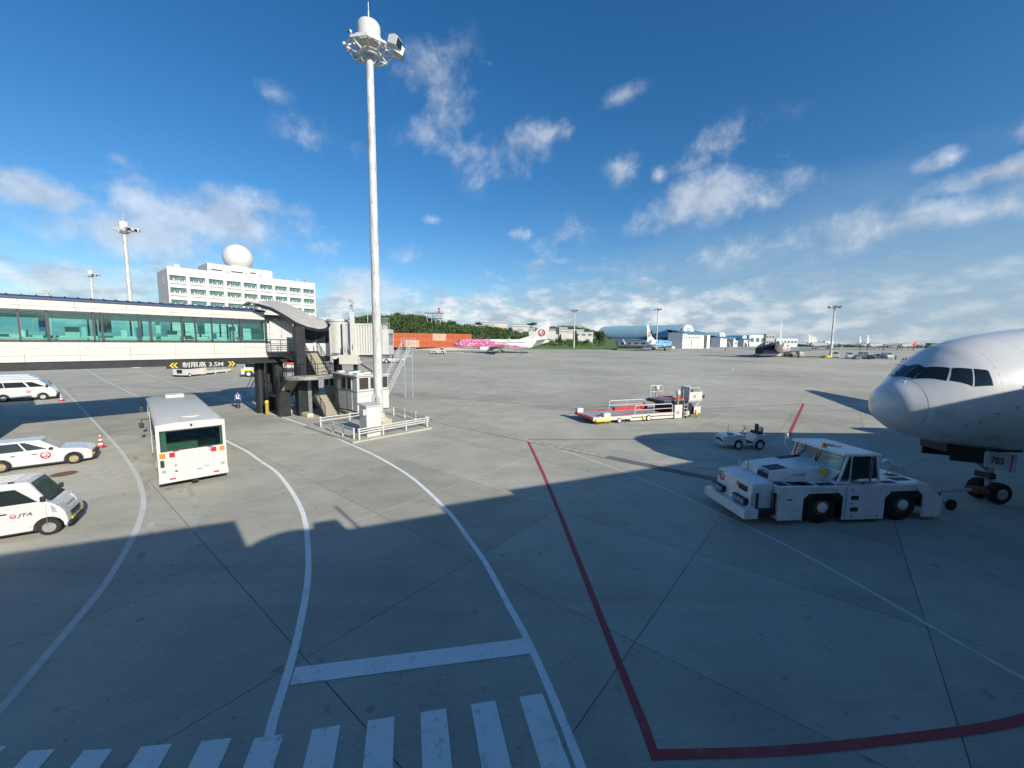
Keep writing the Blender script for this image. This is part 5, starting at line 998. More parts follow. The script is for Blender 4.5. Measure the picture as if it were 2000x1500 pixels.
# ================================================================== PEOPLE
def skin(verts, edges, radii, sub=1):
    me = bpy.data.meshes.new('s'); me.from_pydata(verts, edges, []); o = bpy.data.objects.new('s', me); C.objects.link(o)
    o.modifiers.new('k', 'SKIN'); sv_ = me.skin_vertices[0].data
    for i, r in enumerate(radii): sv_[i].radius = (r, r) if not isinstance(r, tuple) else r
    sv_[0].use_root = True
    m = o.modifiers.new('u', 'SUBSURF'); m.levels = sub; m.render_levels = sub
    dg = bpy.context.evaluated_depsgraph_get(); dg.update(); out = bpy.data.meshes.new_from_object(o.evaluated_get(dg)); bpy.data.objects.remove(o); return out
def person(label, loc, rz, vest=True, sub=1, head_down=.06, scale=1.0):
    t = thing('person', label, 'person', loc, rz, scale=scale)
    V = [(0, 0, .92), (0, 0, 1.12), (0, 0, 1.32), (0, 0, 1.44), (head_down * .5, 0, 1.52)]; r = [(.15, .11), (.15, .105), (.17, .11), (.11, .09), .055]; E_ = [(0, 1), (1, 2), (2, 3), (3, 4)]
    def chain(root, pts, rr):
        i = root
        for p, q in zip(pts, rr): V.append(p); r.append(q); E_.append((i, len(V) - 1)); i = len(V) - 1
    chain(4, [(head_down, 0, 1.60), (head_down * 1.2, 0, 1.68)], [.082, .072])
    for s in (-1, 1):
        chain(2, [(0, s * .21, 1.40), (-.03, s * .27, 1.15), (.08, s * .24, .93), (.11, s * .235, .85)], [.06, .05, .04, .035])
        chain(0, [(0, s * .095, .86), (.02, s * .10, .48), (-.02, s * .105, .09), (.12, s * .115, .04)], [.098, .066, .048, .042])
    me = skin(V, E_, r, sub)
    for m in ('navy_cloth', 'blue_cloth', 'skin', 'black'): me.materials.append(MATS[m])
    for p in me.polygons:
        c = p.center; p.use_smooth = True
        p.material_index = 3 if c.z < .1 else (2 if c.z > 1.47 or (abs(c.y) > .2 and c.z < .93) else (1 if c.z > .93 else 0))
    b = obj('body', me, t)
    hd = head_down
    MB().lathe([(.104, 1.66), (.108, 1.72), (.09, 1.77), (.04, 1.795), (.005, 1.80)], origin=(hd * 1.1, 0, 0), n=16).build('cap', 'navy_cloth', t, smooth=50); MB().hexa([(hd + .05, -.07, 1.665), (hd + .19, -.05, 1.645), (hd + .19, .05, 1.645), (hd + .05, .07, 1.665), (hd + .05, -.07, 1.68), (hd + .19, -.05, 1.66), (hd + .19, .05, 1.66), (hd + .05, .07, 1.68)]).build('cap_peak', 'navy_cloth', t)
    for s in (-1, 1):
        MB().lathe([(.01, -.012), (.012, 0), (.01, .012)], n=8).build('eye', 'black', t, loc=(hd + .085, s * .033, 1.625))
        for k in range(4): MB().tube([(.11 + .008 * k, s * (.235 + .012 - .008 * k), .86), (.118 + .014 * k, s * (.23), .80), (.105 + .016 * k, s * .222, .775 + .008 * abs(k - 1.5))], .011, 5).build('finger', 'skin', t)
        MB().tube([(.09, s * .215, .86), (.135, s * .2, .82)], .012, 5).build('thumb', 'skin', t)
    MB().prism([(.09, 1.60), (.118, 1.585), (.09, 1.578)], -.012, .012).build('nose', 'skin', t).location.x = hd
    if vest:
        for s in (-1, 1):
            for f in (-1, 1): MB().bar((f * .135, s * .05, 1.02), (f * .115, s * .13, 1.40), .07, .02, up=(f, 0, 0)).build('vest_strap', 'vest_white', t)
            MB().bar((-.12, s * .13, 1.40), (.12, s * .13, 1.40), .07, .03, up=(0, 0, 1)).build('vest_strap', 'vest_white', t)
        ring = [[(.155 * math.cos(a) * 1.0, .20 * math.sin(a), z) for a in np.linspace(0, 2 * math.pi, 17)[:-1]] for z in (.98, 1.06)]
        MB().loft(ring, cap=False).build('vest_belt', 'vest_white', t, smooth=60)
    return t
person('ground worker in blue shirt and white reflective harness looking down beside the lane', tuple(G(466, 798)), R(-70), scale=1.0)
person('small ground worker in dark clothes standing by the wing of the pink airliner', tuple(G(1019, 694)), R(200), False, scale=1.05)
person('distant ground worker standing alone in front of the hangars', tuple(G(1417, 686)), R(90), False, scale=1.05)
person('distant ground worker right of the row of parked cars', tuple(G(1749, 703)), R(90), False)

# ================================================================== AIRCRAFT (local x aft from the nose tip, z up from the ground)
def fus(stn, n=32, dense=3):
    X = np.array([s[0] for s in stn]); xs = []
    for a, b in zip(X, X[1:]): xs += list(np.linspace(a, b, dense + 1)[:-1])
    xs.append(X[-1]); xs = np.array(xs)
    f = lambda i, x: np.interp(x, X, [s[i] for s in stn])
    def ringat(x, off=0):
        zt, zb, w = f(1, x), f(2, x), f(3, x); return (zt + zb) / 2, (zt - zb) / 2 + off, w + off
    rings = []
    for x in xs:
        c, b, w = ringat(x); rings.append([(x, w * math.cos(a), c + b * math.sin(a)) for a in np.linspace(0, 2 * math.pi, n + 1)[:-1]])
    def surf(x, th, off=.01):
        c, b, w = ringat(x, off); a = R(th); return Vector((x, -w * math.cos(a), c + b * math.sin(a)))     # th measured on the -y side, 90 = crown
    return rings, surf
def wing_mb(root, tip, cr, ct, tr_, tt_, n=9):
    """lofted aerofoil; root,tip = leading edge points; chords, thickness ratios"""
    def sec(p, c, t):
        up = [(p[0] + c * u, p[1], p[2] + c * t * k) for u, k in ((0, 0), (.03, .25), (.12, .45), (.35, .55), (.65, .38), (1, .02))]; lo = [(p[0] + c * u, p[1], p[2] - c * t * k) for u, k in ((.65, .28), (.35, .42), (.12, .33), (.03, .18))]
        return up + lo
    return MB().loft([sec(root, cr, tr_), sec(tip, ct, tt_)])
def fin_mb(pts, w0, w1):
    """pts: root le, root te, tip te, tip le in (x,z)"""
    (a, b, c, d) = pts
    def sec(p, q, w): return [(p[0], 0, p[1]), (p[0] + (q[0] - p[0]) * .3, w, p[1] + (q[1] - p[1]) * .3), (q[0], 0, q[1]), (p[0] + (q[0] - p[0]) * .3, -w, p[1] + (q[1] - p[1]) * .3)]
    return MB().loft([sec(a, b, w0), sec(d, c, w1)])
def strips_on(surf, th, x0, x1, step, size, parent, mat='car_glass'):
    m = MB()
    x = x0
    while x < x1:
        for sgn in (1, -1):
            pts = [surf(x, th, .006), surf(x + size[0], th, .006), surf(x + size[0], th + size[1], .006), surf(x, th + size[1], .006)]
            m.quad(*[Vector((p.x, p.y * sgn, p.z)) for p in pts])
        x += step
    o = m.build('cabin_windows', mat, parent); o['kind'] = 'stuff'; return o

# ---- the wide-body at the stand, nose pointing left
P7 = thing('airliner', 'white wide body airliner nose at the right edge with 703 on its nose gear door', 'airplane', (15.85, 17.0, 0), R(0.6))
S7 = [(0, 4.25, 4.15, .05), (.05, 4.56, 3.93, .32), (.12, 4.80, 3.75, .52), (.35, 5.1, 3.45, .88), (.9, 5.47, 3.1, 1.3), (1.42, 5.95, 2.9, 1.6), (1.85, 6.36, 2.8, 1.8), (2.45, 6.8, 2.65, 2.02), (3.2, 7.1, 2.55, 2.2), (4, 7.3, 2.45, 2.38), (5.2, 7.5, 2.38, 2.55), (7, 7.72, 2.32, 2.7), (9, 7.85, 2.3, 2.78), (12, 7.9, 2.3, 2.8), (40, 7.9, 2.3, 2.8), (46, 7.85, 2.9, 2.6), (52, 7.6, 4.4, 1.9), (56, 7.2, 5.6, 1.0), (57.5, 6.7, 6.0, .3)]
rings, sf = fus(S7, 48, 3); MB().loft(rings).build('fuselage', 'plane_white', P7, smooth=50)
def patch(poly, surf, name, mat, parent, off=.012, sgn=1, k=5):
    """curved pane on the skin from four (x, theta) corners"""
    m = MB(); g = []
    for i in range(k + 1):
        for j in range(k + 1):
            u, v = i / k, j / k; a = [(poly[0][q] * (1 - u) + poly[1][q] * u) * (1 - v) + (poly[3][q] * (1 - u) + poly[2][q] * u) * v for q in (0, 1)]
            p = surf(a[0], a[1], off); g.append((p.x, p.y * sgn, p.z))
    m.add(g, [(i * (k + 1) + j, (i + 1) * (k + 1) + j, (i + 1) * (k + 1) + j + 1, i * (k + 1) + j + 1) for i in range(k) for j in range(k)]); return m.build(name, mat, parent, smooth=60)
WIN7 = ([(.93, 89), (1.47, 89), (1.40, 76.5), (.94, 72)], [(.96, 69), (1.42, 75.5), (1.72, 54.1), (1.44, 41.1)], [(1.54, 38.4), (1.79, 51.2), (2.14, 40.8), (1.95, 22.0)], [(2.03, 20.5), (2.21, 39.6), (2.49, 32.9), (2.47, 17.1)])
for sgn in (1, -1):
    for w_ in WIN7:
        cx = sum(p[0] for p in w_) / 4; ct = sum(p[1] for p in w_) / 4
        patch([(cx + (p[0] - cx) * 1.09, ct + (p[1] - ct) * 1.07) for p in w_], sf, 'window_seal', 'dark_frame', P7, .006, sgn); patch(w_, sf, 'cockpit_window', 'cockpit_glass', P7, .014, sgn)
def hoop_at(x, th0, th1, mat, wdt=.012, name='skin_joint'):
    m = MB(); n = 40; g = []
    for i in range(n + 1):
        th = th0 + (th1 - th0) * i / n
        for d in (-wdt / 2, wdt / 2): g.append(tuple(sf(x + d, th, .004)))
    m.add(g, [(2 * i, 2 * i + 2, 2 * i + 3, 2 * i + 1) for i in range(n)]); return m.build(name, mat, P7)
hoop_at(.84, -90, 270, 'stencil_grey', .014)
for x in (2.75, 3.9, 4.7, 5.75, 7.3, 8.9): hoop_at(x, -90, 270, 'hut_white', .012)
for th in (-38, 8, 52, 128, 172, 218):
    MB().tube([sf(2.8 + .3 * k, th, .0) for k in range(24)], .006, 4).build('skin_joint', 'hut_white', P7)
for pl in ([(1.05, -20), (1.5, -20), (1.5, -2), (1.05, -2)], [(3.0, -52), (3.6, -52), (3.6, -40), (3.0, -40)], [(4.0, -28), (4.5, -28), (4.5, -16), (4.0, -16)]):
    patch(pl, sf, 'access_hatch', 'hut_white', P7, .006)
M('skin_grime', (.33, .29, .23), .7, var=.4, scale=4)
patch([(3.4, -78), (4.6, -78), (4.4, -66), (3.7, -66)], sf, 'exhaust_grime', 'skin_grime', P7, .004)
for sgn in (1, -1): q1, q2 = sf(1.0, 74, .03), sf(1.25, 64, .03); MB().tube([(q1.x, q1.y * sgn, q1.z), (q2.x, q2.y * sgn, q2.z)], .012, 5).build('wiper', 'black_plastic', P7)
for x, th in ((2.7, -14), (3.2, -8), (2.35, -25), (2.0, -30), (3.4, 12)):
    p = sf(x, th, .0); MB().lathe([(.05, 0), (.045, .03), (.02, .06), (.005, .06)], n=10).build('sensor', 'grey_metal', P7, loc=p, rot=(R(75), 0, 0))
MB().tube([sf(.25, 60, .012), sf(.75, 74, .012)], .012, 5).build('lightning_strip', 'vest_white', P7)
patch([(6.0, -14), (7.1, -14), (7.1, 24), (6.0, 24)], sf, 'passenger_door', 'plane_white', P7, .012); 
strips_on(sf, 14, 8, 44, .55, (.24, 6), P7)
fin_mb([(46.5, 7.6), (56, 7.2), (58.5, 16.6), (54.5, 16.6)], .35, .12).build('tail_fin', 'plane_white', P7)
emblem((53.2, -.36, 11.6), (1, 0, 0), (0, 0, 1), 1.9, P7); emblem((53.2, .36, 11.6), (-1, 0, 0), (0, 0, 1), 1.9, P7)
for s in (-1, 1):
    wing_mb((18.5, s * 2.2, 3.3), (38.3, s * 31.0, 7.0), 12.0, 1.6, .12, .10).build('wing', 'plane_white', P7, smooth=40); wing_mb((49.0, s * 1.4, 6.6), (55.5, s * 9.6, 7.3), 6.0, 1.8, .1, .09).build('tailplane', 'plane_white', P7, smooth=40)
    en = MB().lathe([(1.38, 0), (1.55, .25), (1.62, 1.4), (1.5, 3.4), (1.05, 5.4), (.75, 5.5)], origin=(0, 0, 0), axis='x', n=28).build('engine', 'plane_white', P7, smooth=40, loc=(17.3, s * 8.8, 2.3)); MB().lathe([(1.34, -.01), (1.30, .3), (.3, .4), (.02, .1)], axis='x', n=24).build('fan', 'dark_metal', en)
    MB().hexa([(19.5, s * 8.8 - .15, 3.6), (23.5, s * 8.8 - .15, 3.2), (23.5, s * 8.8 + .15, 3.2), (19.5, s * 8.8 + .15, 3.6), (20.5, s * 8.8 - .15, 4.0), (24, s * 8.8 - .15, 3.9), (24, s * 8.8 + .15, 3.9), (20.5, s * 8.8 + .15, 4.0)]).build('pylon', 'plane_white', P7)
    for k in range(3):
        wheel(P7, 27.0 + k * 1.3, s * 4.9 - .35, .58, .4, -1, 'steel_rim', .5); wheel(P7, 27.0 + k * 1.3, s * 4.9 + .35, .58, .4, 1, 'steel_rim', .5)
    MB().bar((27, s * 4.9, .6), (29.6, s * 4.9, .6), .25, .25).build('gear_truck', 'grey_metal', P7); MB().cyl((28.3, s * 4.9, .6), (28.3, s * 4.6, 3.6), .2, n=12).build('gear_leg', 'grey_metal', P7)
# nose gear with doors
for s in (-1, 1): wheel(P7, 5.32, s * .36, .46, .33, s, 'steel_rim', .52)
MB().cyl((5.32, -.3, .46), (5.32, .3, .46), .09, n=10).build('axle', 'grey_metal', P7); MB().cyl((5.32, 0, .46), (5.15, 0, 2.6), .13, n=14).build('gear_leg', 'hut_white', P7, smooth=40); MB().cyl((5.3, 0, 1.3), (3.4, 0, 2.55), .07, n=10).build('drag_strut', 'hut_white', P7)
MB().box(4.95, 5.2, -.32, .32, 1.05, 1.3).build('steering_unit', 'dark_metal', P7, bevel=.03); MB().lathe([(.10, 0), (.11, .08), (.02, .1)], axis='x', n=12).build('taxi_light', 'lamp_clear', P7, loc=(5.0, -.2, 1.6)); MB().lathe([(.10, 0), (.11, .08), (.02, .1)], axis='x', n=12).build('taxi_light', 'lamp_clear', P7, loc=(5.0, .2, 1.6))
for k in range(4): MB().tube([(5.0 - .1 * k, -.12 + .08 * k, 1.0), (4.7, -.1 + .07 * k, .8), (5.15, -.05 + .05 * k, .62)], .02, 5).build('hydraulic_hose', 'dark_metal', P7)
well = MB().box(2.6, 5.9, -.55, .55, 2.34, 2.75).build('gear_well', 'black_plastic', P7)
for s in (-1, 1):
    MB().hexa([(2.75, s * .58 - .02, 1.98), (4.2, s * .58 - .02, 1.85), (4.2, s * .58 + .02, 1.85), (2.75, s * .58 + .02, 1.98), (2.75, s * .56 - .02, 2.62), (4.2, s * .56 - .02, 2.5), (4.2, s * .56 + .02, 2.5), (2.75, s * .56 + .02, 2.62)]).build('gear_door', 'black_plastic', P7)
    d_ = MB().hexa([(4.22, s * .62 - .025, 1.72), (5.55, s * .62 - .025, 1.48), (5.55, s * .62 + .025, 1.48), (4.22, s * .62 + .025, 1.72), (4.30, s * .56 - .025, 2.42), (5.65, s * .56 - .025, 2.22), (5.65, s * .56 + .025, 2.22), (4.30, s * .56 + .025, 2.42)]).build('gear_door', 'plane_white', P7, bevel=.02)
    text('703', .40, (4.72, s * .622 + (-.03 if s < 0 else .03), 1.98), (1, 0, -.14) if s < 0 else (-1, 0, .14), (.03, s * -.09, 1), 'dark_text', P7, weight=.02)
    MB().bar((5.32, s * .655, 1.54), (5.42, s * .60, 2.25), .02, .03).build('door_seam', 'red', P7)

# ---- narrow-body airliners
def narrow(label, loc, rz, body, scale=1.0, tail='plane_white', name='airliner', txt=None, emb=True, spotted=None, tone='plane_white', winglet=True):
    t = thing(name, label, 'airplane', loc, rz, None, scale)
    S = [(0, 3.1, 3.0, .05), (.25, 3.55, 2.6, .55), (.8, 3.95, 2.2, .95), (1.6, 4.4, 1.9, 1.3), (2.4, 4.95, 1.75, 1.55), (3.4, 5.25, 1.6, 1.75), (5, 5.4, 1.5, 1.88), (26, 5.4, 1.5, 1.88), (30, 5.4, 2.0, 1.7), (34, 5.35, 3.2, 1.15), (37.5, 5.2, 4.4, .45), (38, 5.0, 4.7, .2)]
    rings, s_ = fus(S, 24, 3); MB().loft(rings).build('fuselage', body, t, smooth=50)
    for sgn in (1, -1): patch([(1.75, 62), (2.35, 78), (3.0, 52), (2.6, 32)], s_, 'cockpit_window', 'cockpit_glass', t, .02, sgn, 2); patch([(1.55, 66), (2.2, 88), (2.3, 80), (1.75, 64)], s_, 'cockpit_window', 'cockpit_glass', t, .02, sgn, 2)
    strips_on(s_, 16, 6, 30, .55, (.28, 9), t)
    fin_mb([(29.5, 5.35), (36.8, 5.2), (38.6, 12.4), (36.2, 12.4)], .28, .1).build('tail_fin', tail, t); MB().prism([(26.0, 5.35), (31.5, 5.3), (31.8, 7.2)], -.08, .08).build('dorsal_fin', tail, t)
    if emb: emblem((35.1, -.34, 8.0), (1, 0, 0), (0, 0, 1), 1.35, t); emblem((35.1, .34, 8.0), (-1, 0, 0), (0, 0, 1), 1.35, t)
    for s in (-1, 1):
        wing_mb((13.0, s * 1.5, 2.0), (22.0, s * 16.8, 3.2), 7.2, 1.5, .12, .1).build('wing', 'galvanised' if tone == 'plane_white' else tone, t, smooth=40); wing_mb((33.0, s * .8, 5.0), (36.6, s * 6.8, 5.6), 3.8, 1.2, .1, .09).build('tailplane', tone, t, smooth=40)
        if winglet: MB().loft([[(22.0, s * 16.7, 3.2), (23.5, s * 16.7, 3.2), (23.4, s * 16.85, 3.25), (22.1, s * 16.85, 3.25)], [(23.6, s * 17.6, 5.6), (24.4, s * 17.6, 5.6), (24.4, s * 17.65, 5.6), (23.6, s * 17.65, 5.6)]]).build('winglet', tone, t)
        e = MB().lathe([(.82, 0), (.98, .15), (1.03, .9), (.95, 2.4), (.55, 4.0), (.3, 4.05)], axis='x', n=22).build('engine', tone, t, smooth=40, loc=(11.6, s * 4.85, 1.55)); MB().lathe([(.80, -.01), (.78, .25), (.15, .3), (.01, .1)], axis='x', n=18).build('fan', 'dark_metal', e); MB().hexa([(13, s * 4.85 - .1, 2.4), (15.5, s * 4.85 - .1, 2.1), (15.5, s * 4.85 + .1, 2.1), (13, s * 4.85 + .1, 2.4), (13.4, s * 4.85 - .1, 2.6), (16, s * 4.85 - .1, 2.6), (16, s * 4.85 + .1, 2.6), (13.4, s * 4.85 + .1, 2.6)]).build('pylon', tone, t)
        for q in (-.28, .28): wheel(t, 19.2, s * 2.86 + q, .56, .36, 1 if q > 0 else -1, 'steel_rim')
        MB().cyl((19.2, s * 2.86, .56), (18.9, s * 2.6, 2.1), .14, n=8).build('gear_leg', 'grey_metal', t); wheel(t, 3.7, s * .2, .35, .2, s, 'steel_rim')
    MB().cyl((3.7, 0, .35), (3.6, 0, 1.8), .1, n=8).build('gear_leg', 'grey_metal', t); MB().box(3.0, 4.4, -.42, -.38, 1.1, 1.8).build('gear_door', 'plane_white', t)
    if txt: text(txt, .62, (24.6, -1.905, 4.15), (1, 0, 0), (0, .35, 1), 'dark_text', t, squash=1.15)
    return t
def livery(name, c1, c2, x_fade, scale, curve=.35):
    """cabin paint: coloured forward part with pale spots fading to white aft; follows the hull's own coordinates"""
    m = bpy.data.materials.new(name); m.use_nodes = True; nt = m.node_tree; N = nt.nodes; L = nt.links; b = N['Principled BSDF']; b.inputs['Roughness'].default_value = .3
    tcn = N.new('ShaderNodeTexCoord'); sp = N.new('ShaderNodeSeparateXYZ'); L.new(tcn.outputs['Object'], sp.inputs[0])
    vo = N.new('ShaderNodeTexVoronoi'); vo.inputs['Scale'].default_value = scale; L.new(tcn.outputs['Object'], vo.inputs[0])
    r = N.new('ShaderNodeMapRange'); L.new(vo.outputs[0], r.inputs[0]); r.inputs[1].default_value = .30; r.inputs[2].default_value = .38
    mx = N.new('ShaderNodeMix'); mx.data_type = 'RGBA'; L.new(r.outputs[0], mx.inputs[0]); mx.inputs[6].default_value = (.78, .76, .77, 1); mx.inputs[7].default_value = (*c1, 1)
    def mth(op, a, c): 
        n = N.new('ShaderNodeMath'); n.operation = op
        for i, v in enumerate((a, c)):
            if isinstance(v, (int, float)): n.inputs[i].default_value = v
            else: L.new(v, n.inputs[i])
        return n.outputs[0]
    no = N.new('ShaderNodeTexNoise'); no.inputs['Scale'].default_value = .35; L.new(tcn.outputs['Object'], no.inputs[0])
    edge = mth('ADD', mth('MULTIPLY', sp.outputs[0], curve), mth('ADD', sp.outputs[2], mth('MULTIPLY', no.outputs[0], 1.4)))
    r2 = N.new('ShaderNodeMapRange'); L.new(edge, r2.inputs[0]); r2.inputs[1].default_value = x_fade; r2.inputs[2].default_value = x_fade + .15
    belly = N.new('ShaderNodeMapRange'); L.new(sp.outputs[2], belly.inputs[0]); belly.inputs[1].default_value = 2.12; belly.inputs[2].default_value = 2.2; belly.inputs[3].default_value = 1; belly.inputs[4].default_value = 0
    f = mth('MAXIMUM', r2.outputs[0], belly.outputs[0]); m2 = N.new('ShaderNodeMix'); m2.data_type = 'RGBA'; L.new(f, m2.inputs[0]); L.new(mx.outputs[2], m2.inputs[6]); m2.inputs[7].default_value = (.80, .80, .79, 1); L.new(m2.outputs[2], b.inputs['Base Color']); MATS[name] = m
livery('pink_livery', (.62, .13, .27), (.8, .5, .6), 8.6, 1.55, .20); livery('blue_livery', (.06, .28, .55), (.5, .7, .85), 13.5, .9, .30); livery('orange_livery', (.55, .16, .07), (.8, .8, .8), 99, .2, 0)
q = G(903, 688.5); a737 = R(-5.0)
d37 = Vector((math.cos(a737), math.sin(a737), 0)); pk = narrow('white and pink spotted airliner with red crane emblem on its tail', tuple(q - d37 * 3.7), a737, 'pink_livery', 1.0, txt='JAPAN TRANSOCEAN AIR')
for k, x in enumerate((31.0,)):
    MB().prism([(29.5, 2.4), (30.6, 3.0), (31.4, 4.9), (32.6, 5.1), (31.7, 3.6), (31.6, 2.5), (30.6, 2.2)], -1.62, -1.5).build('painted_patch', 'pink_livery', pk)
gb_ = G(1287, 684.5); ab = R(232); db = Vector((math.cos(ab), math.sin(ab), 0)); narrow('white and blue patterned airliner parked tail on before the hangars', tuple(gb_ - db * 19.2), ab, 'blue_livery', 1.0)
gr_ = G(1527, 696.5); ar_ = R(233); da = Vector((math.cos(ar_), math.sin(ar_), 0)); M('pale_fuselage', (.62, .58, .54), .4)
red_ = narrow('grey airliner with orange side panel being serviced right of the hangars', tuple(gr_ - da * 19.2), ar_, 'pale_fuselage', 1.0, tail='plane_white', emb=False)
for s in (-1, 1): MB().box(20, 27, s * 1.90 - .03, s * 1.90 + .03, 2.6, 4.6).build('orange_panel', 'orange_livery', red_)
# grey straight-wing patrol aircraft, far right
M('patrol_grey', (.30, .31, .32), .55, var=.1)
def patrol(label, loc, rz):
    t = thing('patrol_aircraft', label, 'airplane', loc, rz, 'parked grey patrol aircraft')
    S = [(0, 3.6, 3.4, .1), (.8, 4.3, 2.7, .9), (2.5, 5.0, 2.0, 1.6), (5, 5.2, 1.8, 1.72), (24, 5.2, 1.8, 1.72), (29, 5.2, 3.0, 1.1), (33, 5.1, 4.2, .5), (36, 5.0, 4.6, .15)]
    rings, s_ = fus(S, 14, 1); MB().loft(rings).build('fuselage', 'patrol_grey', t, smooth=50); fin_mb([(27.5, 5.0), (33, 5.0), (33.4, 10.8), (31, 10.8)], .2, .1).build('tail_fin', 'hut_white', t)
    for s in (-1, 1):
        wing_mb((11, s * 1.4, 2.7), (12.4, s * 15, 4.0), 5.4, 2.4, .14, .12).build('wing', 'patrol_grey', t); wing_mb((29, s * .6, 5), (30.4, s * 6.5, 5.6), 3, 1.4, .1, .1).build('tailplane', 'patrol_grey', t)
        for y, z in ((4.6, 3.0), (9.0, 3.4)):
            MB().lathe([(.3, 0), (.62, .4), (.68, 2.0), (.5, 4.5), (.2, 6)], axis='x', n=12).build('engine', 'patrol_grey', t, loc=(8.6, s * y, z)); pr = MB()
            for k in range(4): a = R(45 + 90 * k); pr.bar((8.5, s * y, z), (8.5, s * y + 2.0 * math.cos(a), z + 2.0 * math.sin(a)), .28, .06, up=(1, 0, 0))
            pr.build('propeller', 'dark_metal', t)
        MB().cyl((13.5, s * 4.6, .5), (13.5, s * 4.6, 2.6), .2, n=8).build('gear_leg', 'grey_metal', t); wheel(t, 13.5, s * 4.6, .6, .4, s)
    wheel(t, 3.0, 0, .4, .3, 1); MB().cyl((3.0, 0, .4), (3.0, 0, 2.2), .12, n=8).build('gear_leg', 'grey_metal', t); return t
pa = None
for lab, px, dep, an in (('grey patrol aircraft with the leftmost of three close white tails', 1582, 300, 212), ('grey patrol aircraft with the middle of three close white tails', 1588, 335, 212), ('grey patrol aircraft with the rightmost of three close white tails', 1593, 372, 212), ('grey patrol aircraft with the left of two white tails right of the light pole', 1680, 330, 214), ('grey patrol aircraft with the right of two white tails right of the light pole', 1695, 290, 214)):
    p = at(px, 680, dep); p.z = gz(dep); a = R(an); p = p - Vector((math.cos(a), math.sin(a), 0)) * 30
    if pa is None: pa = patrol(lab, tuple(p), a)
    else: dup(pa, lab, p, a)
p = at(1757, 682, 300); p.z = gz(300); o = dup(pa, 'grey patrol aircraft farthest right with a dark tail near the airliner nose', p - Vector((math.cos(R(215)), math.sin(R(215)), 0)) * 30, R(215))
for c in o.children:
    if c.name.startswith('tail_fin'): c.data = c.data.copy(); c.data.materials[0] = MATS['patrol_grey']
p = at(1735, 677, 420); p.z = gz(420); jet = thing('business_jet', 'small white jet taxiing far off beyond the patrol aircraft', 'airplane', p, R(2))
rings, s_ = fus([(0, 2.6, 2.4, .1), (2, 3.6, 1.6, 1.1), (4, 3.9, 1.3, 1.35), (20, 3.9, 1.3, 1.35), (27, 3.7, 2.6, .5), (30, 3.5, 3.2, .1)], 12, 1); MB().loft(rings).build('fuselage', 'plane_white', jet); fin_mb([(23.5, 3.7), (28.5, 3.6), (30.5, 8.0), (28, 8.0)], .2, .1).build('tail_fin', 'red', jet)
for s in (-1, 1): wing_mb((11, s, 1.7), (17, s * 12, 2.4), 5, 1.4, .12, .1).build('wing', 'plane_white', jet); MB().lathe([(.6, 0), (.7, .5), (.5, 3)], axis='x', n=10).build('engine', 'plane_white', jet, loc=(20, s * 2.0, 3.4)); wheel(jet, 14, s * 1.5, .5, .3, s)

# ---- small vehicles out on the apron
def tug_small(name, label, loc, rz, scale=1.0, m='white_paint', stripe='red'):
    t = thing(name, label, 'tug', loc, rz, None, scale)
    MB().prism([(-2.6, .4), (-2.6, 1.3), (-.4, 1.35), (-.2, 1.55), (2.5, 1.3), (2.65, .4)] + arch(1.55, .62, .4, .5, 7) + arch(-1.55, .62, .4, .5, 7), -1.1, 1.1).build('body', m, t, bevel=.05); MB().box(-2.62, 2.66, -1.12, 1.12, .95, 1.12).build('stripe', stripe, t)
    MB().hexa([(-2.2, -1, 1.3), (-.5, -1, 1.3), (-.5, 1, 1.3), (-2.2, 1, 1.3), (-2.1, -.9, 2.25), (-.7, -.9, 2.25), (-.7, .9, 2.25), (-2.1, .9, 2.25)]).build('cab', m, t, bevel=.04); MB().box(-2.0, -.8, -1.0, 1.0, 1.55, 2.1).build('window', 'car_glass', t)
    for x in (1.55, -1.55):
        for s in (-1, 1): wheel(t, x, s * .95, .5, .35, s, 'white_paint')
    return t
p = G(857, 691); tug_small('pushback_tug', 'white and pink pushback tug at the nose of the pink airliner', tuple(p), R(178)); tbb = MB().cyl((0, 0, .6), (6.4, 0, .6), .09, n=8).build('towbar', 'hut_white', loc=(p.x + 2.7, p.y, p.z)); tag(tbb, 'thin towbar linking the pushback tug to the pink airliner', 'towbar')
for i in range(2): pass
def pickup(label, loc, rz, scale=1.0):
    t = thing('belt_loader', label, 'belt loader', loc, rz, None, scale); MB().prism([(-2.2, .4), (-2.2, 1.0), (2.1, 1.0), (2.2, .4)] + arch(1.4, .45, .4, .4, 7) + arch(-1.4, .45, .4, .4, 7), -.85, .85).build('body', 'van_white', t, bevel=.05); MB().bar((-3.4, .3, 1.3), (3.6, .3, 1.5), .7, .14).build('belt', 'hut_white', t); MB().box(-.3, .4, -.75, -.2, 1.0, 1.6).build('seat', 'seat_dark', t, bevel=.05)
    for x in (1.4, -1.4):
        for s in (-1, 1): wheel(t, x, s * .72, .38, .25, s, 'white_paint')
    return t
pickup('white belt loader behind the lattice stair', tuple(G(770, 709)), R(6), 1.25); pickup('white belt loader with dark wheels under the boarding bridge', tuple(G(675, 712)), R(8), 1.25)
rt = thing('catering_truck', 'white truck with red band seen between the stair columns', 'truck', tuple(G(572, 727)), R(20)); MB().box(-3.4, 3.0, -1.2, 1.2, 1.0, 3.5).build('box_body', 'white_paint', rt, bevel=.05); MB().box(-3.42, 3.02, -1.22, 1.22, 1.75, 2.25).build('stripe', 'red', rt); MB().box(3.1, 4.6, -1.1, 1.1, .8, 2.5).build('cab', 'white_paint', rt, bevel=.1)
for x in (-2, 3.6):
    for s in (-1, 1): wheel(rt, x, s * 1.0, .45, .3, s)
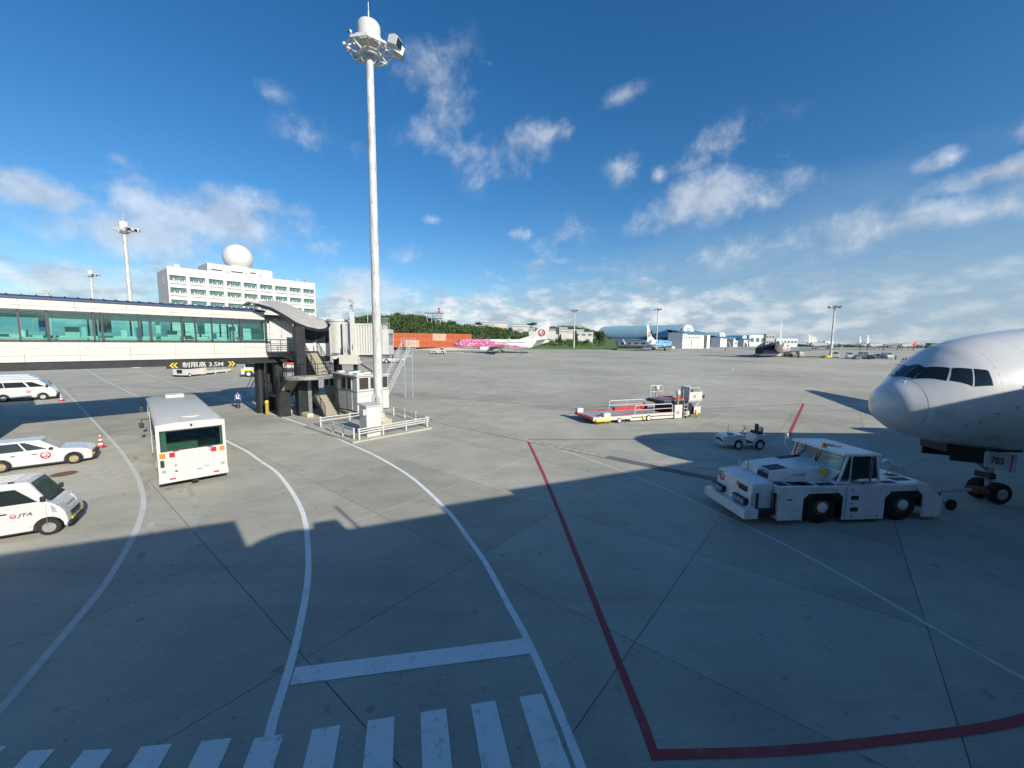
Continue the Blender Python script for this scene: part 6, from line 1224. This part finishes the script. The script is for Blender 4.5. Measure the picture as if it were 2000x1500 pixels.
rt2 = dup(tug_small('pushback_tug', 'white and yellow tug half hidden behind the access steps', tuple(G(512, 733)), R(15), 1.1, stripe='yellow'), 'x', (0, 0, 0)) if False else tug_small('pushback_tug', 'white and yellow tug half hidden behind the access steps', tuple(G(512, 735)), R(15), 1.1, stripe='yellow')
car_s = dict(cat='car', W=1.7, zb=.25, belt=.95, nose=3.3, tail=-.85, top=[(1.9, .97), (2.9, .85), (3.25, .7)], xf=2.45, xr=0, ar=.37, wr=.31, ww=.19, base=(-.7, 1.9, .78, .92), zws=.95, roof=(-.2, 1.1, .6, 1.5), win=[(.55, .9, .1, .85, 0, -.15), (.1, .5, .1, .85, .1, 0)])
M('car_dark', (.03, .03, .035), .3, coat=.5); M('car_silver', (.45, .46, .47), .3, .6, coat=.5)
van_s = dict(hi)
cars = [(1632, 'white van parked at the foot of the light pole', 'v', 'van_white'), (1657, 'white van parked first in the row right of the light pole', 'v', 'van_white'), (1671, 'silver car parked low beside the white van in the row', 'c', 'car_silver'), (1683, 'white van in the middle of the parked row', 'v', 'van_white'), (1692, 'white car parked nose out in the middle of the row', 'c', 'van_white'), (1699, 'black car parked in the row', 'c', 'car_dark'), (1711, 'white car parked alone right of the black car', 'c', 'van_white'), (1728, 'white van parked last at the right end of the row', 'v', 'van_white')]
for k, (px, lab, kd, mt) in enumerate(cars):
    S = dict(van_s if kd == 'v' else car_s); S['mat'] = mt; p = G(px, 699 + (k % 3)); van('parked_van' if kd == 'v' else 'parked_car', lab, tuple(p), R(232 + 6 * (k % 4)), S, 'cars parked in a row near the far light pole')
p = G(1769, 712); tt_ = dup(tr, 'small tractor on the apron just left of the airliner cockpit', p, R(30), 1.3)
# service gear round the grey airliner
sx = G(1500, 697); stt = thing('passenger_stairs', 'dark covered passenger stairs truck beside the grey airliner', 'stairs', tuple(sx), R(20)); MB().hexa([(-5, -1.4, 1.2), (5, -1.4, 3.0), (5, 1.4, 3.0), (-5, 1.4, 1.2), (-5, -1.4, 3.4), (5, -1.4, 5.6), (5, 1.4, 5.6), (-5, 1.4, 3.4)]).build('canopy', 'dark_metal', stt, bevel=.1); MB().box(-5, 5, -1.2, 1.2, .5, 1.2).build('chassis', 'hut_white', stt); MB().box(-4.2, 4.6, -1.42, -1.40, 1.3, 2.6).build('side_panel', 'blue_plastic', stt)
for x in (-3.5, 3):
    for s in (-1, 1): wheel(stt, x, s * 1.1, .5, .3, s)
for px, py, lab, w_ in ((1548, 697, 'dark dolly train left end behind the grey airliner', 6), (1585, 699, 'dark cargo dollies in a line left of the light pole', 9)):
    d_ = thing('cargo_dolly', lab, 'dolly', tuple(G(px, py)), R(-6)); MB().box(-w_ / 2, w_ / 2, -.8, .8, .4, .6).build('bed', 'dark_metal', d_); MB().box(-w_ / 2, -w_ / 2 + 1.6, -.7, .7, .6, 1.9).build('load', 'grey_metal', d_, bevel=.05)
    for x in (-w_ / 2 + .5, w_ / 2 - .5):
        for s in (-1, 1): wheel(d_, x, s * .7, .25, .15, s)
# ================================================================== FAR BUILDINGS AND HILL
ob = Vector((-103.0, 121.0, 0)); off = thing('office_block', 'white flat roofed office block with rows of ribbon windows behind the walkway', 'building', (ob.x, ob.y, 1.5), UA)
LB, DBl, HB = 43.4, 14.0, 26.3
MB().box(0, LB, .35, DBl, 0, HB).build('wall', 'building_white', off)
fl = [HB - 1.0 - 3.62 * k for k in range(6)]; bays = 9; bwid = LB / bays
for k in range(bays + 1): MB().box(max(0, k * bwid - .45), min(LB, k * bwid + .45), 0, .36, 0, HB).build('pier', 'building_white', off)
for z in fl: MB().box(0, LB, .04, .34, z - 1.0, z + .35).build('spandrel', 'building_white', off); MB().box(0, LB, .04, .34, z - 3.6, z - 2.75).build('spandrel', 'building_white', off)
MB().box(-.05, LB + .05, -.05, .36, HB - .75, HB + .5).build('parapet', 'building_white', off)
_fw_ = MB().box(.5, bwid - .5, .25, .33, 0, 1.70).mesh('window', 'far_glass'); _sh = MB().box(.46, bwid - .46, -.25, .3, 1.72, 1.82).mesh('sun_shade', 'building_white'); _mu2 = MB()
for j in range(1, 6): x = .5 + j * (bwid - 1) / 6; _mu2.box(x - .05, x + .05, .22, .26, 0, 1.7)
_mu2 = _mu2.mesh('mullions', 'dark_frame'); _bl = [MB() for _ in range(3)]
for q_, b in enumerate(_bl):
    for j in range(6):
        x = .5 + j * (bwid - 1) / 6; h = [.3, .6, .25, .8, .4, .55][(j + q_ * 2) % 6]; b.box(x + .12, x + (bwid - 1) / 6 - .12, .20, .24, 0, h)
_bl = [b.mesh('blinds', 'building_white') for b in _bl]
for z in fl[:4]:
    for k in range(bays):
        w = obj('window', _fw_, off, loc=(k * bwid, 0, z - 2.72)); obj('mullions', _mu2, w); obj('blinds', _bl[(k * 7 + int(z)) % 3], w); obj('sun_shade', _sh, off, loc=(k * bwid, 0, z - 2.72))
MB().box(10.5, 29.5, 2.2, DBl - 1, HB, HB + 3.3).build('penthouse', 'building_white', off)
for x, w, z in ((11.5, 3.0, 1.2), (17.0, 3.4, 1.3), (22.5, 1.8, 1.6)): MB().box(x, x + w, 2.15, 2.2, HB + z, HB + z + .35).build('vent_slot', 'dark_metal', off)
for x in (15.5, 21.0, 25.4, 33.0, 40.5): MB().box(x, x + .5, 1.9, 2.3, HB + .4, HB + 1.5).build('roof_unit', 'grey_metal', off)
for y, z in ((4.2, 22), (6.2, 22), (4.2, 15), (6.2, 15)): MB().box(-.05, .02, y, y + .5, z, z + 2.2).build('side_window', 'grey_metal', off)
for x, h in ((1.5, 1.4), (3.6, 1.8), (5.6, 1.0), (38.5, 2.2), (36, 1.3)): MB().cyl((x, 3, HB), (x, 3, HB + h), .06, n=6).build('antenna', 'galvanised', off)
MB().lathe([(.9, 0), (.75, .25), (.02, .35)], n=14).build('dish', 'white_paint', off, loc=(3, 3, HB + 1.2), rot=(R(60), 0, R(20)))
rc = ob + ud * 20.6 + Vector((-ud.y, ud.x, 0)) * 7.0
rd = thing('radome', 'large white radar dome on the roof of the office block', 'radome', (rc.x, rc.y, 1.5 + HB + 3.3)); bmr = bmesh.new(); bmesh.ops.create_icosphere(bmr, subdivisions=3, radius=4.55); bmr.verts.ensure_lookup_table()
for v in bmr.verts: v.co.z += 3.75
mer = bpy.data.meshes.new('dome'); bmesh.ops.delete(bmr, geom=[v for v in bmr.verts if v.co.z < -.02], context='VERTS'); bmr.to_mesh(mer)
mer.materials.append(MATS['radome']); obj('dome', mer, rd); mer.polygons.foreach_set('use_smooth', [True] * len(mer.polygons)); bmr.free()
bmr = bmesh.new(); bmesh.ops.create_icosphere(bmr, subdivisions=2, radius=4.57); rib = MB()
for e in bmr.edges:
    a, b = [v.co + Vector((0, 0, 3.75)) for v in e.verts]
    if a.z > 0 and b.z > 0: rib.cyl(a, b, .03, n=4, cap=False)
rib.build('panel_joint', 'hut_white', rd); bmr.free(); MB().cyl((0, 0, -.2), (0, 0, .6), 3.3, n=28).build('base_ring', 'building_white', rd)
# small roof sign-like frame and thin poles left of it
for px, py0, py1, dep, lab in ((55, 553, 580, 120, 'thin lightning pole farthest left above the walkway roof'), (298, 570, 590, 130, 'thin lightning pole just left of the office block'), (186, 560, 585, 140, 'thin lightning pole right of the far floodlight mast')):
    p = at(px, py0, dep); o = MB().cyl((0, 0, gz(dep)), (0, 0, p.z), .12, .05, 8).build('lightning_pole', 'galvanised', loc=(p.x, p.y, 0)); tag(o, lab, 'pole')
p = at(92, 573, 95); sf_ = thing('flood_gantry', 'small white floodlight frame poking above the walkway roof', 'light frame', (p.x, p.y, gz(95))); MB().cyl((0, 0, 0), (0, 0, p.z - gz(95)), .25, n=8).build('post', 'hut_white', sf_); 
for z in (-.6, 0, .5): MB().box(-1.2, 1.2, -.3, .3, p.z - gz(95) + z, p.z - gz(95) + z + .22).build('lamp_row', 'hut_white', sf_)

# ---- freight containers
M('container_orange', (.50, .11, .035), .6, var=.25, scale=.8, dirt=.3, dirtcol=(.5, .3, .2)); M('container_pale', (.60, .42, .30), .6, var=.25, scale=.8, dirt=.3, dirtcol=(.45, .15, .06))
def cont_mesh(m, name):
    b = MB(); b.box(0, 5.75, 0.06, 2.3, 0, 3.1)
    for k in range(15): x = .25 + k * .36; b.hexa([(x, -.16, .2), (x + .16, -.16, .2), (x + .22, .06, .2), (x - .06, .06, .2), (x, -.16, 2.9), (x + .16, -.16, 2.9), (x + .22, .06, 2.9), (x - .06, .06, 2.9)])
    b.box(0, 5.75, -.08, .05, 0, .18); b.box(0, 5.75, -.08, .05, 2.92, 3.1); b.box(0, .16, -.08, .05, .18, 2.92); b.box(5.59, 5.75, -.08, .05, .18, 2.92); return b.mesh(name, m)
CM = [cont_mesh('container_orange', 'container'), cont_mesh('container_pale', 'container')]
c0_ = at(764, 678, 176); c1_ = at(921, 679, 190); cdv = (c1_ - c0_); cdv.z = 0; ncol = 6; step = cdv.length / ncol; ca = math.atan2(cdv.y, cdv.x); zc = c0_.z
tag(MB().hexa([(-120, 172, 2.0), (2, 186, 2.0), (-4, 215, 2.0), (-120, 215, 2.0), (-120, 176, zc - .02), (-1, 188, zc - .02), (-4, 215, zc - .02), (-120, 215, zc - .02)]).build('container_yard', 'apron_concrete'), kind='structure')
nm = ('first', 'second', 'third', 'fourth', 'fifth', 'sixth')
for i in range(ncol):
    for j in range(2):
        pale = (i, j) in ((3, 1), (1, 0)); p = c0_ + cdv * (i / ncol)
        o = obj('freight_container', CM[1 if pale else 0], loc=(p.x, p.y, zc + j * 3.12)); o.rotation_euler = (0, 0, ca); o.scale = (step / 5.8, 1, 1)
        tag(o, f"{'pale weathered' if pale else 'orange'} ribbed freight container, {'upper' if j else 'lower'} row, {nm[i]} from the boarding bridge", 'container', 'stacked freight containers')

# ---- wooded hill: terrain, then foliage in clumps
M('hill_soil', (.06, .085, .03), .95, var=.3, scale=.08); M('grass', (.10, .16, .045), .95, var=.3, scale=.2)
HX = [700, 735, 770, 800, 820, 838, 852, 870, 895, 930, 965, 1002, 1015, 1030, 1060]
HY = [628, 625, 623, 621, 624, 630, 635, 639, 643, 645, 647, 652, 660, 665, 668]
nx, nyy = 90, 16; tv = []; DEP0, DEP1 = 205, 290
for j in range(nyy):
    for i in range(nx):
        px = 690 + (1062 - 690) * i / (nx - 1); t = j / (nyy - 1); dep = DEP0 + (DEP1 - DEP0) * t
        zt_ = at(px, np.interp(px, HX, HY) + 4, DEP1 - 10).z; zz = gz(dep) - .3 + (zt_ - gz(dep)) * (1 - (1 - min(1, t / .75)) ** 2.0) * 1.0
        zz += 1.3 * math.sin(i * .7 + j) * math.sin(j * .9) * min(1, t * 3) * .6; xx = at(px, 650, dep).x; tv.append((xx, dep, zz))
hill = MB().add(tv, [(j * nx + i, j * nx + i + 1, (j + 1) * nx + i + 1, (j + 1) * nx + i) for j in range(nyy - 1) for i in range(nx - 1)]); tag(hill.build('hill', 'hill_soil', smooth=80), kind='structure')
def leafmat(name, c1, c2):
    m = M(name, c1, .8, var=.0); nt = m.node_tree; N = nt.nodes; L = nt.links; g = N.new('ShaderNodeNewGeometry'); mx = N.new('ShaderNodeMix'); mx.data_type = 'RGBA'; L.new(g.outputs['Random Per Island'], mx.inputs[0]); mx.inputs[6].default_value = (*c1, 1); mx.inputs[7].default_value = (*c2, 1); L.new(mx.outputs[2], N['Principled BSDF'].inputs['Base Color'])
leafmat('foliage', (.018, .042, .012), (.07, .115, .03)); leafmat('foliage_light', (.06, .10, .025), (.13, .18, .05))
def leaves(cent, rad, n, size, squash=.8):
    """n small leaf faces spread in a crown of lumps"""
    P = rng.normal(size=(n, 3)); P /= np.linalg.norm(P, axis=1)[:, None]; P *= (rng.random(n) ** .35)[:, None]; P[:, 2] *= squash; P = P * np.array(rad) + np.array(cent)
    d1 = rng.normal(size=(n, 3)); d1 /= np.linalg.norm(d1, axis=1)[:, None]; d2 = np.cross(d1, rng.normal(size=(n, 3))); d2 /= np.linalg.norm(d2, axis=1)[:, None]
    s = size * (.6 + .8 * rng.random(n))[:, None]; return np.stack([P - d1 * s, P + d2 * s * .6, P + d1 * s, P - d2 * s * .6], 1).reshape(-1, 3)
def leaf_obj(name, arr, mat, parent=None):
    n = len(arr) // 4; me = bpy.data.meshes.new(name); me.from_pydata(arr.tolist(), [], [(4 * i, 4 * i + 1, 4 * i + 2, 4 * i + 3) for i in range(n)]); me.materials.append(MATS[mat]); return obj(name, me, parent)
L1 = []; L2 = []
for _ in range(1500):
    i = rng.integers(0, nx - 1); t = rng.random() ** .8; px = 690 + 350 * (i + rng.random()) / (nx - 1); dep = DEP0 + 6 + (DEP1 - DEP0 - 25) * t * .95
    zt_ = at(px, np.interp(px, HX, HY) + 4, DEP1 - 10).z; tt2 = (dep - DEP0) / (DEP1 - DEP0); zz = gz(dep) + (zt_ - gz(dep)) * (1 - (1 - min(1, tt2 / .75)) ** 2)
    r = 1.3 + 3.0 * rng.random() ** 2; xx = at(px, 650, dep).x; (L2 if rng.random() < .22 else L1).append(leaves((xx, dep, zz + r * .4), (r * 1.15, r * 1.15, r), int(34 * r), .46))
# the farther ridge that carries the buildings
RX = [840, 900, 960, 1040, 1070, 1100, 1130, 1150, 1175, 1200]; RY = [642, 642, 643, 642, 641, 639, 640, 645, 653, 666]; rv = []
for j in range(6):
    for i in range(60):
        px = 840 + 365 * i / 59; dep = 292 + 9 * j; zt_ = at(px, np.interp(px, RX, RY) + 1, 330).z; zz = 3.4 + (zt_ - 3.4) * min(1, .62 + j * .1); rv.append((at(px, 650, dep).x, dep, zz))
tag(MB().add(rv, [(j * 60 + i, j * 60 + i + 1, (j + 1) * 60 + i + 1, (j + 1) * 60 + i) for j in range(5) for i in range(59)]).build('ridge', 'hill_soil', smooth=80), kind='structure')
for _ in range(200):
    px = 850 + 340 * rng.random(); dep = 318 + 24 * rng.random(); zt_ = at(px, np.interp(px, RX, RY), dep).z; r = 1.4 + 1.8 * rng.random(); (L2 if rng.random() < .35 else L1).append(leaves((at(px, 650, dep).x, dep, zt_ - .6), (r * 1.2, r * 1.2, r), 55, .42))
for _ in range(170):
    px = 1040 + 140 * rng.random(); dep = 222 + 60 * rng.random(); r = .8 + 1.3 * rng.random(); (L2 if rng.random() < .5 else L1).append(leaves((at(px, 650, dep).x, dep, 3.6 + (dep - 206) / 84 * 5.6 + r * .4), (r * 1.2, r * 1.2, r), 40, .34))
f1 = leaf_obj('hill_wood', np.concatenate(L1), 'foliage'); tag(f1, 'dense dark green wood covering the hill behind the containers', 'wood', kind='stuff'); f2 = leaf_obj('hill_scrub', np.concatenate(L2), 'foliage_light'); tag(f2, 'lighter green scrub growing among the hill trees', 'scrub', kind='stuff')
tag(MB().hexa([(at(1005, 660, 225).x, 205, 2.4), (at(1190, 660, 225).x, 205, 2.4), (at(1200, 660, 290).x, 290, 2.4), (at(1005, 660, 290).x, 290, 2.4), (at(1005, 660, 225).x, 206, 3.6), (at(1190, 660, 225).x, 206, 3.6), (at(1200, 660, 290).x, 290, 9.0), (at(1005, 660, 290).x, 290, 9.5)]).build('grass_bank', 'grass'), kind='structure')
def tree(name, label, px, pyb, pyt, dep, wpx, kind='round', group='single trees at the foot of the hill'):
    b = at(px, pyb, dep); tp = at(px, pyt, dep); h = tp.z - b.z; r = wpx / 2 * dep / FPX; t = thing(name, label, 'tree', tuple(b), 0, group)
    MB().cyl((0, 0, -.4), (.1, 0, h * .55), .05 * h, .02 * h, 8).build('trunk', 'louver', t); lm = MB()
    for k in range(5): a = k * 1.3; lm.cyl((.05, 0, h * (.3 + .06 * k)), (r * .7 * math.cos(a), r * .7 * math.sin(a), h * (.5 + .07 * k)), .018 * h, .006 * h, 5)
    lm.build('limbs', 'louver', t); A_ = []
    if kind == 'conifer':
        for k in range(9): z = h * (.12 + .1 * k); A_.append(leaves((0, 0, z), (r * (1.05 - k * .11), r * (1.05 - k * .11), h * .07), 160, h * .035))
    else:
        for k in range(14): a = rng.random() * 6.28; q = r * .62 * rng.random() ** .5; A_.append(leaves((q * math.cos(a), q * math.sin(a), h * (.45 + .42 * rng.random())), (r * .45, r * .45, h * .2), 130, h * .045))
    leaf_obj('crown', np.concatenate(A_), 'foliage', t); return t
tree('pine_tree', 'dark pointed pine standing before the blue hangar roof', 1272, 667, 646, 262, 9, 'conifer')
tree('tree', 'tall loose tree on the ridge above the containers', 882, 640, 624, 300, 22); tree('tree', 'rounded tree on the ridge left of the pink airliner tail', 1038, 640, 629, 300, 26); tree('tree', 'tree beside the light pole at the foot of the hill', 1124, 672, 645, 240, 14, 'conifer'); tree('tree', 'dark bushy tree on the ridge left of the long school building', 935, 640, 629, 300, 20)
tree('tree', 'bushy tree at the left end of the blue hangar', 1170, 673, 646, 240, 26); tree('tree', 'thin pointed tree behind the pink airliner tail', 1094, 672, 652, 235, 10, 'conifer')
hg = []
for k in range(26): px = 1150 + k * 4.2; p = at(px, 672, 236); hg.append(leaves((p.x, 236 + rng.random() * 3, gz(236) + .9), (1.6, 1.2, 1.5), 90, .3))
tag(leaf_obj('hedge', np.concatenate(hg), 'foliage'), 'low dark hedge along the foot of the blue hangar', 'hedge', kind='stuff')
tag(MB().box(at(1140, 672, 232).x, at(1260, 672, 232).x, 229, 240, gz(232) - .1, gz(232) + .12).build('grass_strip', 'grass'), kind='structure')

def far_block(name, label, x0, x1, pyt, pyb, dep, mat='building_white', rows=2, cols=8, roof=None, cat='building'):
    a = at(x0, pyb, dep); b = at(x1, pyb, dep); zt_ = at((x0 + x1) / 2, pyt, dep).z; t = thing(name, label, cat, (a.x, dep, a.z)); w = b.x - a.x; h = zt_ - a.z
    MB().box(0, w, 0, max(6, w * .3), -6, h).build('wall', mat, t); MB().box(-.3, w + .3, -.3, max(6, w * .3) + .3, h, h + .5).build('roof', roof or mat, t)
    wm_ = MB().box(0, w / cols * .62, -.08, .0, 0, h / rows * .42).mesh('window', 'far_glass')
    for r in range(rows):
        for c in range(cols): obj('window', wm_, t, loc=(w / cols * (c + .19), 0, h / rows * (r + .32)))
    return t
M('roof_red', (.34, .13, .08), .7); M('tan_wall', (.62, .55, .42), .8)
far_block('school_building', 'long white three storey building on top of the hill', 943, 992, 629, 640, 310, rows=3, cols=12); far_block('school_building', 'lower white building right of the long one on the hill', 1001, 1034, 632, 640, 312, rows=2, cols=8)
rf_ = at(950, 638, 300); rr_ = at(990, 635, 300); shed = thing('curved_shed', 'pale curved roof shed in front of the long hill building', 'building', (rf_.x, 298, rf_.z)); MB().loft([[(w_, y_, z_) for w_, z_ in ((0, -.8), (0, 0), (5, .9), (10, 1.6), (15, 1.9), (15.5, -.8))] for y_ in (0, 8)]).build('roof', 'tan_wall', shed); MB().box(.5, 15, .5, 7.5, -5, .0).build('wall', 'building_white', shed)
far_block('house', 'small white house left of the pink airliner tail', 1011, 1021, 642, 648, 262, rows=1, cols=2, roof='building_white'); far_block('house', 'small white house touching the pink airliner tail', 1033, 1044, 643, 648, 262, rows=1, cols=2); far_block('house', 'white house with red roof right of the pink airliner tail', 1066, 1086, 643, 648, 268, rows=1, cols=4, roof='roof_red'); far_block('house', 'grey white house left of the light pole on the slope', 1092, 1108, 641, 650, 266, rows=2, cols=4)
far_block('clinic_building', 'white two storey building behind the light pole', 1096, 1140, 645, 652, 275, rows=2, cols=8); far_block('house', 'white building with a vaulted look below the green slope', 1122, 1158, 650, 658, 250, rows=1, cols=3)
far_block('hill_house', 'white house among trees left on the ridge', 876, 893, 634, 638, 305, rows=1, cols=4)
# radar scaffold on the hill
p = at(847, 630, 240); rt_ = thing('radar_scaffold', 'steel scaffold with red radar antenna on the wooded hill', 'radar tower', (p.x, 240, p.z - 3)); sc2 = MB(); hz = at(847, 611, 240).z - p.z + 3
for x in (-4.5, -1.5, 1.5, 4.5):
    for y in (0, 3): sc2.cyl((x * .7, y, 0), (x, y, hz), .14, n=5)
    sc2.cyl((x * .7, 0, 2), (x * -.5, 0, hz), .1, n=4)
sc2.build('frame', 'grey_metal', rt_); MB().box(-5.6, 5.4, -.5, 3.5, hz - .2, hz + .15).build('platform', 'grey_metal', rt_); MB().box(-4.6, 4.6, -.5, 3.5, hz * .62, hz * .62 + .25).build('platform', 'grey_metal', rt_)
for k in range(8): MB().cyl((-5.4 + k * 1.5, -.4, hz), (-5.4 + k * 1.5, -.4, hz + 1), .05, n=4).build('guard_post', 'grey_metal', rt_)
MB().box(2.4, 3.6, .8, 2.2, hz + .2, hz + 3.0).build('antenna', 'red', rt_, bevel=.2); MB().box(2.2, 3.8, .6, 2.4, hz + 1.3, hz + 1.6).build('antenna_band', 'vest_white', rt_)

# ---- hangars with blue barrel roofs
M('roof_sky', (.27, .45, .51), .6, .0, var=.06, scale=.1); M('roof_blue', (.07, .25, .45), .45, .2, var=.08, scale=.1); M('hangar_white', (.74, .74, .71), .6, var=.05, scale=.1, dirt=.05)
def hangar(label, px, dep, sc_, roofmat, open_=False, ang=131):
    o = at(px, 675, dep); a = R(ang); t = thing('hangar', label, 'hangar', (o.x, dep, gz(dep)), a - R(90), 'hangars with blue vaulted roofs', sc_)   # local +y = axis away
    Rr = 15.0; n = 14; zb_ = 6.2
    arc_ = [(Rr * math.cos(q), zb_ + Rr * .78 * math.sin(q)) for q in np.linspace(0, math.pi, n)]
    MB().loft([[(x, y, z) for x, z in arc_] + [(x * .985, y, z - .3) for x, z in arc_[::-1]] for y in (0, 74)]).build('vault_roof', roofmat, t, smooth=60)
    MB().prism([(-Rr, 0), (Rr, 0)] + arc_, 73.3, 73.8).build('end_wall', 'hangar_white', t); MB().box(-Rr - 7, -Rr, .5, 73, 0, 5.2).build('side_wing', 'hangar_white', t); MB().hexa([(-Rr - 7.5, 0, 5.2), (-Rr, 0, 6.4), (-Rr, 73.5, 6.4), (-Rr - 7.5, 73.5, 5.2), (-Rr - 7.5, 0, 5.5), (-Rr, 0, 6.8), (-Rr, 73.5, 6.8), (-Rr - 7.5, 73.5, 5.5)]).build('side_roof', 'grey_metal', t)
    wmh = MB().box(-.06, .0, 0, 3.0, 2.0, 3.9).mesh('window', 'far_glass')
    for k in range(11): obj('window', wmh, t, loc=(-Rr - 7.0, 3 + k * 6.2, 0))
    g_ = [(x, z) for x, z in [(8.2 * math.cos(q), 11.8 + 5.9 * math.sin(q)) for q in np.linspace(0, math.pi, 12)]]; gb2 = MB().prism([(-8.2, 9)] + [(8.2, 9)] + g_, -1.4, .4).build('gable', 'hangar_white', t)
    MB().box(-3.2, 3.2, -1.5, -1.35, 12.6, 15.6).build('louvre', 'grey_metal', gb2)
    for z in (13.2, 13.9, 14.6): MB().box(-3.2, 3.2, -1.56, -1.48, z, z + .25).build('slat', 'hangar_white', gb2)
    W2 = 22.5
    MB().box(-W2, -W2 + 5.0, -8, 3, 0, 11.4).build('front_tower', 'hangar_white', t); MB().box(W2 - 5.0, W2, -8, 3, 0, 11.4).build('front_tower', 'hangar_white', t); MB().box(-W2 + 5, W2 - 5, -7.5, 2, 10.0, 11.4).build('door_header', 'hangar_white', t)
    MB().hexa([(-W2 - 1.5, -9.5, 11.0), (W2 + 1.5, -9.5, 11.0), (W2 + 1.5, 4, 13.4), (-W2 - 1.5, 4, 13.4), (-W2 - 1.5, -9.5, 11.4), (W2 + 1.5, -9.5, 11.4), (W2 + 1.5, 4, 13.8), (-W2 - 1.5, 4, 13.8)]).build('front_roof', 'roof_blue', t)
    for s in (-1, 1): MB().prism([(4, 8.0), (4, 13.4), (30, 7.0)], s * (Rr + 3) - 3, s * (Rr + 3) + 3, axis='x').build('side_hip_roof', 'roof_blue', t)
    MB().box(-W2 + 5, W2 - 5, .5, 1.5, 0, 10).build('inner_wall', 'dark_metal', t); nd = 6
    for k in range(nd):
        if open_ and k >= 3: continue
        x0 = -W2 + 5 + k * (35 / (nd + .6)); d_ = MB().box(x0 + .1, x0 + 35 / (nd + .6) - .1, -7.2 + .25 * (k % 2), -6.9 + .25 * (k % 2), 0, 10).build('door_leaf', 'hangar_white', t)
        MB().box(x0 + .05, x0 + .35, -7.35, -7.0, 0, 10).build('door_seam', 'grey_metal', d_); 
        if k < 5: MB().box(x0 + 1.6, x0 + 3.6, -7.3 + .25 * (k % 2), -7.15 + .25 * (k % 2), 7.4, 8.3).build('door_window', 'dark_metal', d_)
    return t
hangar('large hangar with pale blue vaulted roof and closed white doors', 1340, 305, 1.0, 'roof_sky'); hangar('middle hangar with blue roof and half open dark doorway', 1408, 470, .95, 'roof_sky', True); hangar('farthest vaulted hangar with deep blue roof', 1452, 640, .98, 'roof_blue', True)
far_block('twin_shed', 'white twin gabled shed right of the hangars', 1463, 1495, 655, 674, 640, 'hangar_white', 1, 3); far_block('grey_building', 'grey square building beside the twin gabled shed', 1495, 1512, 653, 674, 600, 'canopy_grey', 2, 3); far_block('low_terminal', 'long low white building behind the grey airliner', 1516, 1557, 662, 674, 620, 'hangar_white', 1, 6); far_block('white_shed', 'small white shed alone on the far airfield', 1611, 1628, 667, 674, 900, 'hangar_white', 1, 2); far_block('low_store', 'low white store between the first two hangars', 1366, 1382, 664, 678, 330, 'hangar_white', 1, 2); far_block('low_store', 'low white store between the second and third hangars', 1425, 1440, 666, 676, 520, 'hangar_white', 1, 2)
# far airfield: grass and low treeline before the sea
tag(MB().hexa([(260, 560, 3.3), (1500, 560, 3.3), (3500, 1500, 3.3), (500, 1500, 3.3), (260, 560, 3.45), (1500, 560, 3.45), (3500, 1500, 3.45), (500, 1500, 3.45)]).build('grass_field', 'grass'), kind='structure')
fw_ = []
for k in range(420):
    px = 1490 + 420 * rng.random(); dep = 950 + 500 * rng.random(); p = at(px, 674, dep); fw_.append(leaves((p.x, dep, 5.0), (14, 8, 4.2), 26, 2.4))
tag(leaf_obj('far_wood', np.concatenate(fw_), 'foliage'), 'low dark line of far trees along the horizon on the right', 'wood', kind='stuff')
far_block('earth_shelter', 'low green roofed shelter far off just left of the airliner crown', 1818, 1852, 671, 676, 500, 'grass', 1, 1, roof='foliage')
# far masts
def pole(label, px, pyb, pyt, dep, r):
    b = at(px, pyb, dep); b.z = gz(dep); h = at(px, pyt, dep).z - b.z; t = thing('light_pole', label, 'light pole', tuple(b), 0, 'far apron light poles'); MB().cyl((0, 0, 0), (0, 0, h), r, r * .6, 12).build('pole', 'mast_paint', t, smooth=40)
    rg = MB()
    for k in range(8): a, c = R(45 * k), R(45 * k + 45); rg.bar((1.5 * math.cos(a), 1.5 * math.sin(a), h - .3), (1.5 * math.cos(c), 1.5 * math.sin(c), h - .3), .12, .15); rg.bar((0, 0, h - .5), (1.5 * math.cos(a), 1.5 * math.sin(a), h - .3), .1, .1)
    rg.build('ring', 'grey_metal', t)
    for k in range(6): a = R(60 * k); MB().box(-.35, .35, -.45, .45, -.35, .35).build('floodlight', 'grey_metal', t, loc=(1.8 * math.cos(a), 1.8 * math.sin(a), h - .1), rot=(0, R(20), a), bevel=.05)
    return t
pole('light pole standing alone left of the blue hangar', 1121, 674, 606, 212, .38); pole('light pole in front of the large blue hangar', 1282.5, 664, 604, 232, .38); lp = pole('tallest far light pole, on a yellow base right of the grey airliner', 1622, 694, 599, 150, .42); MB().box(-2.6, 2.2, -1.2, 1.2, 0, .55).build('base_kerb', 'yellow', lp)
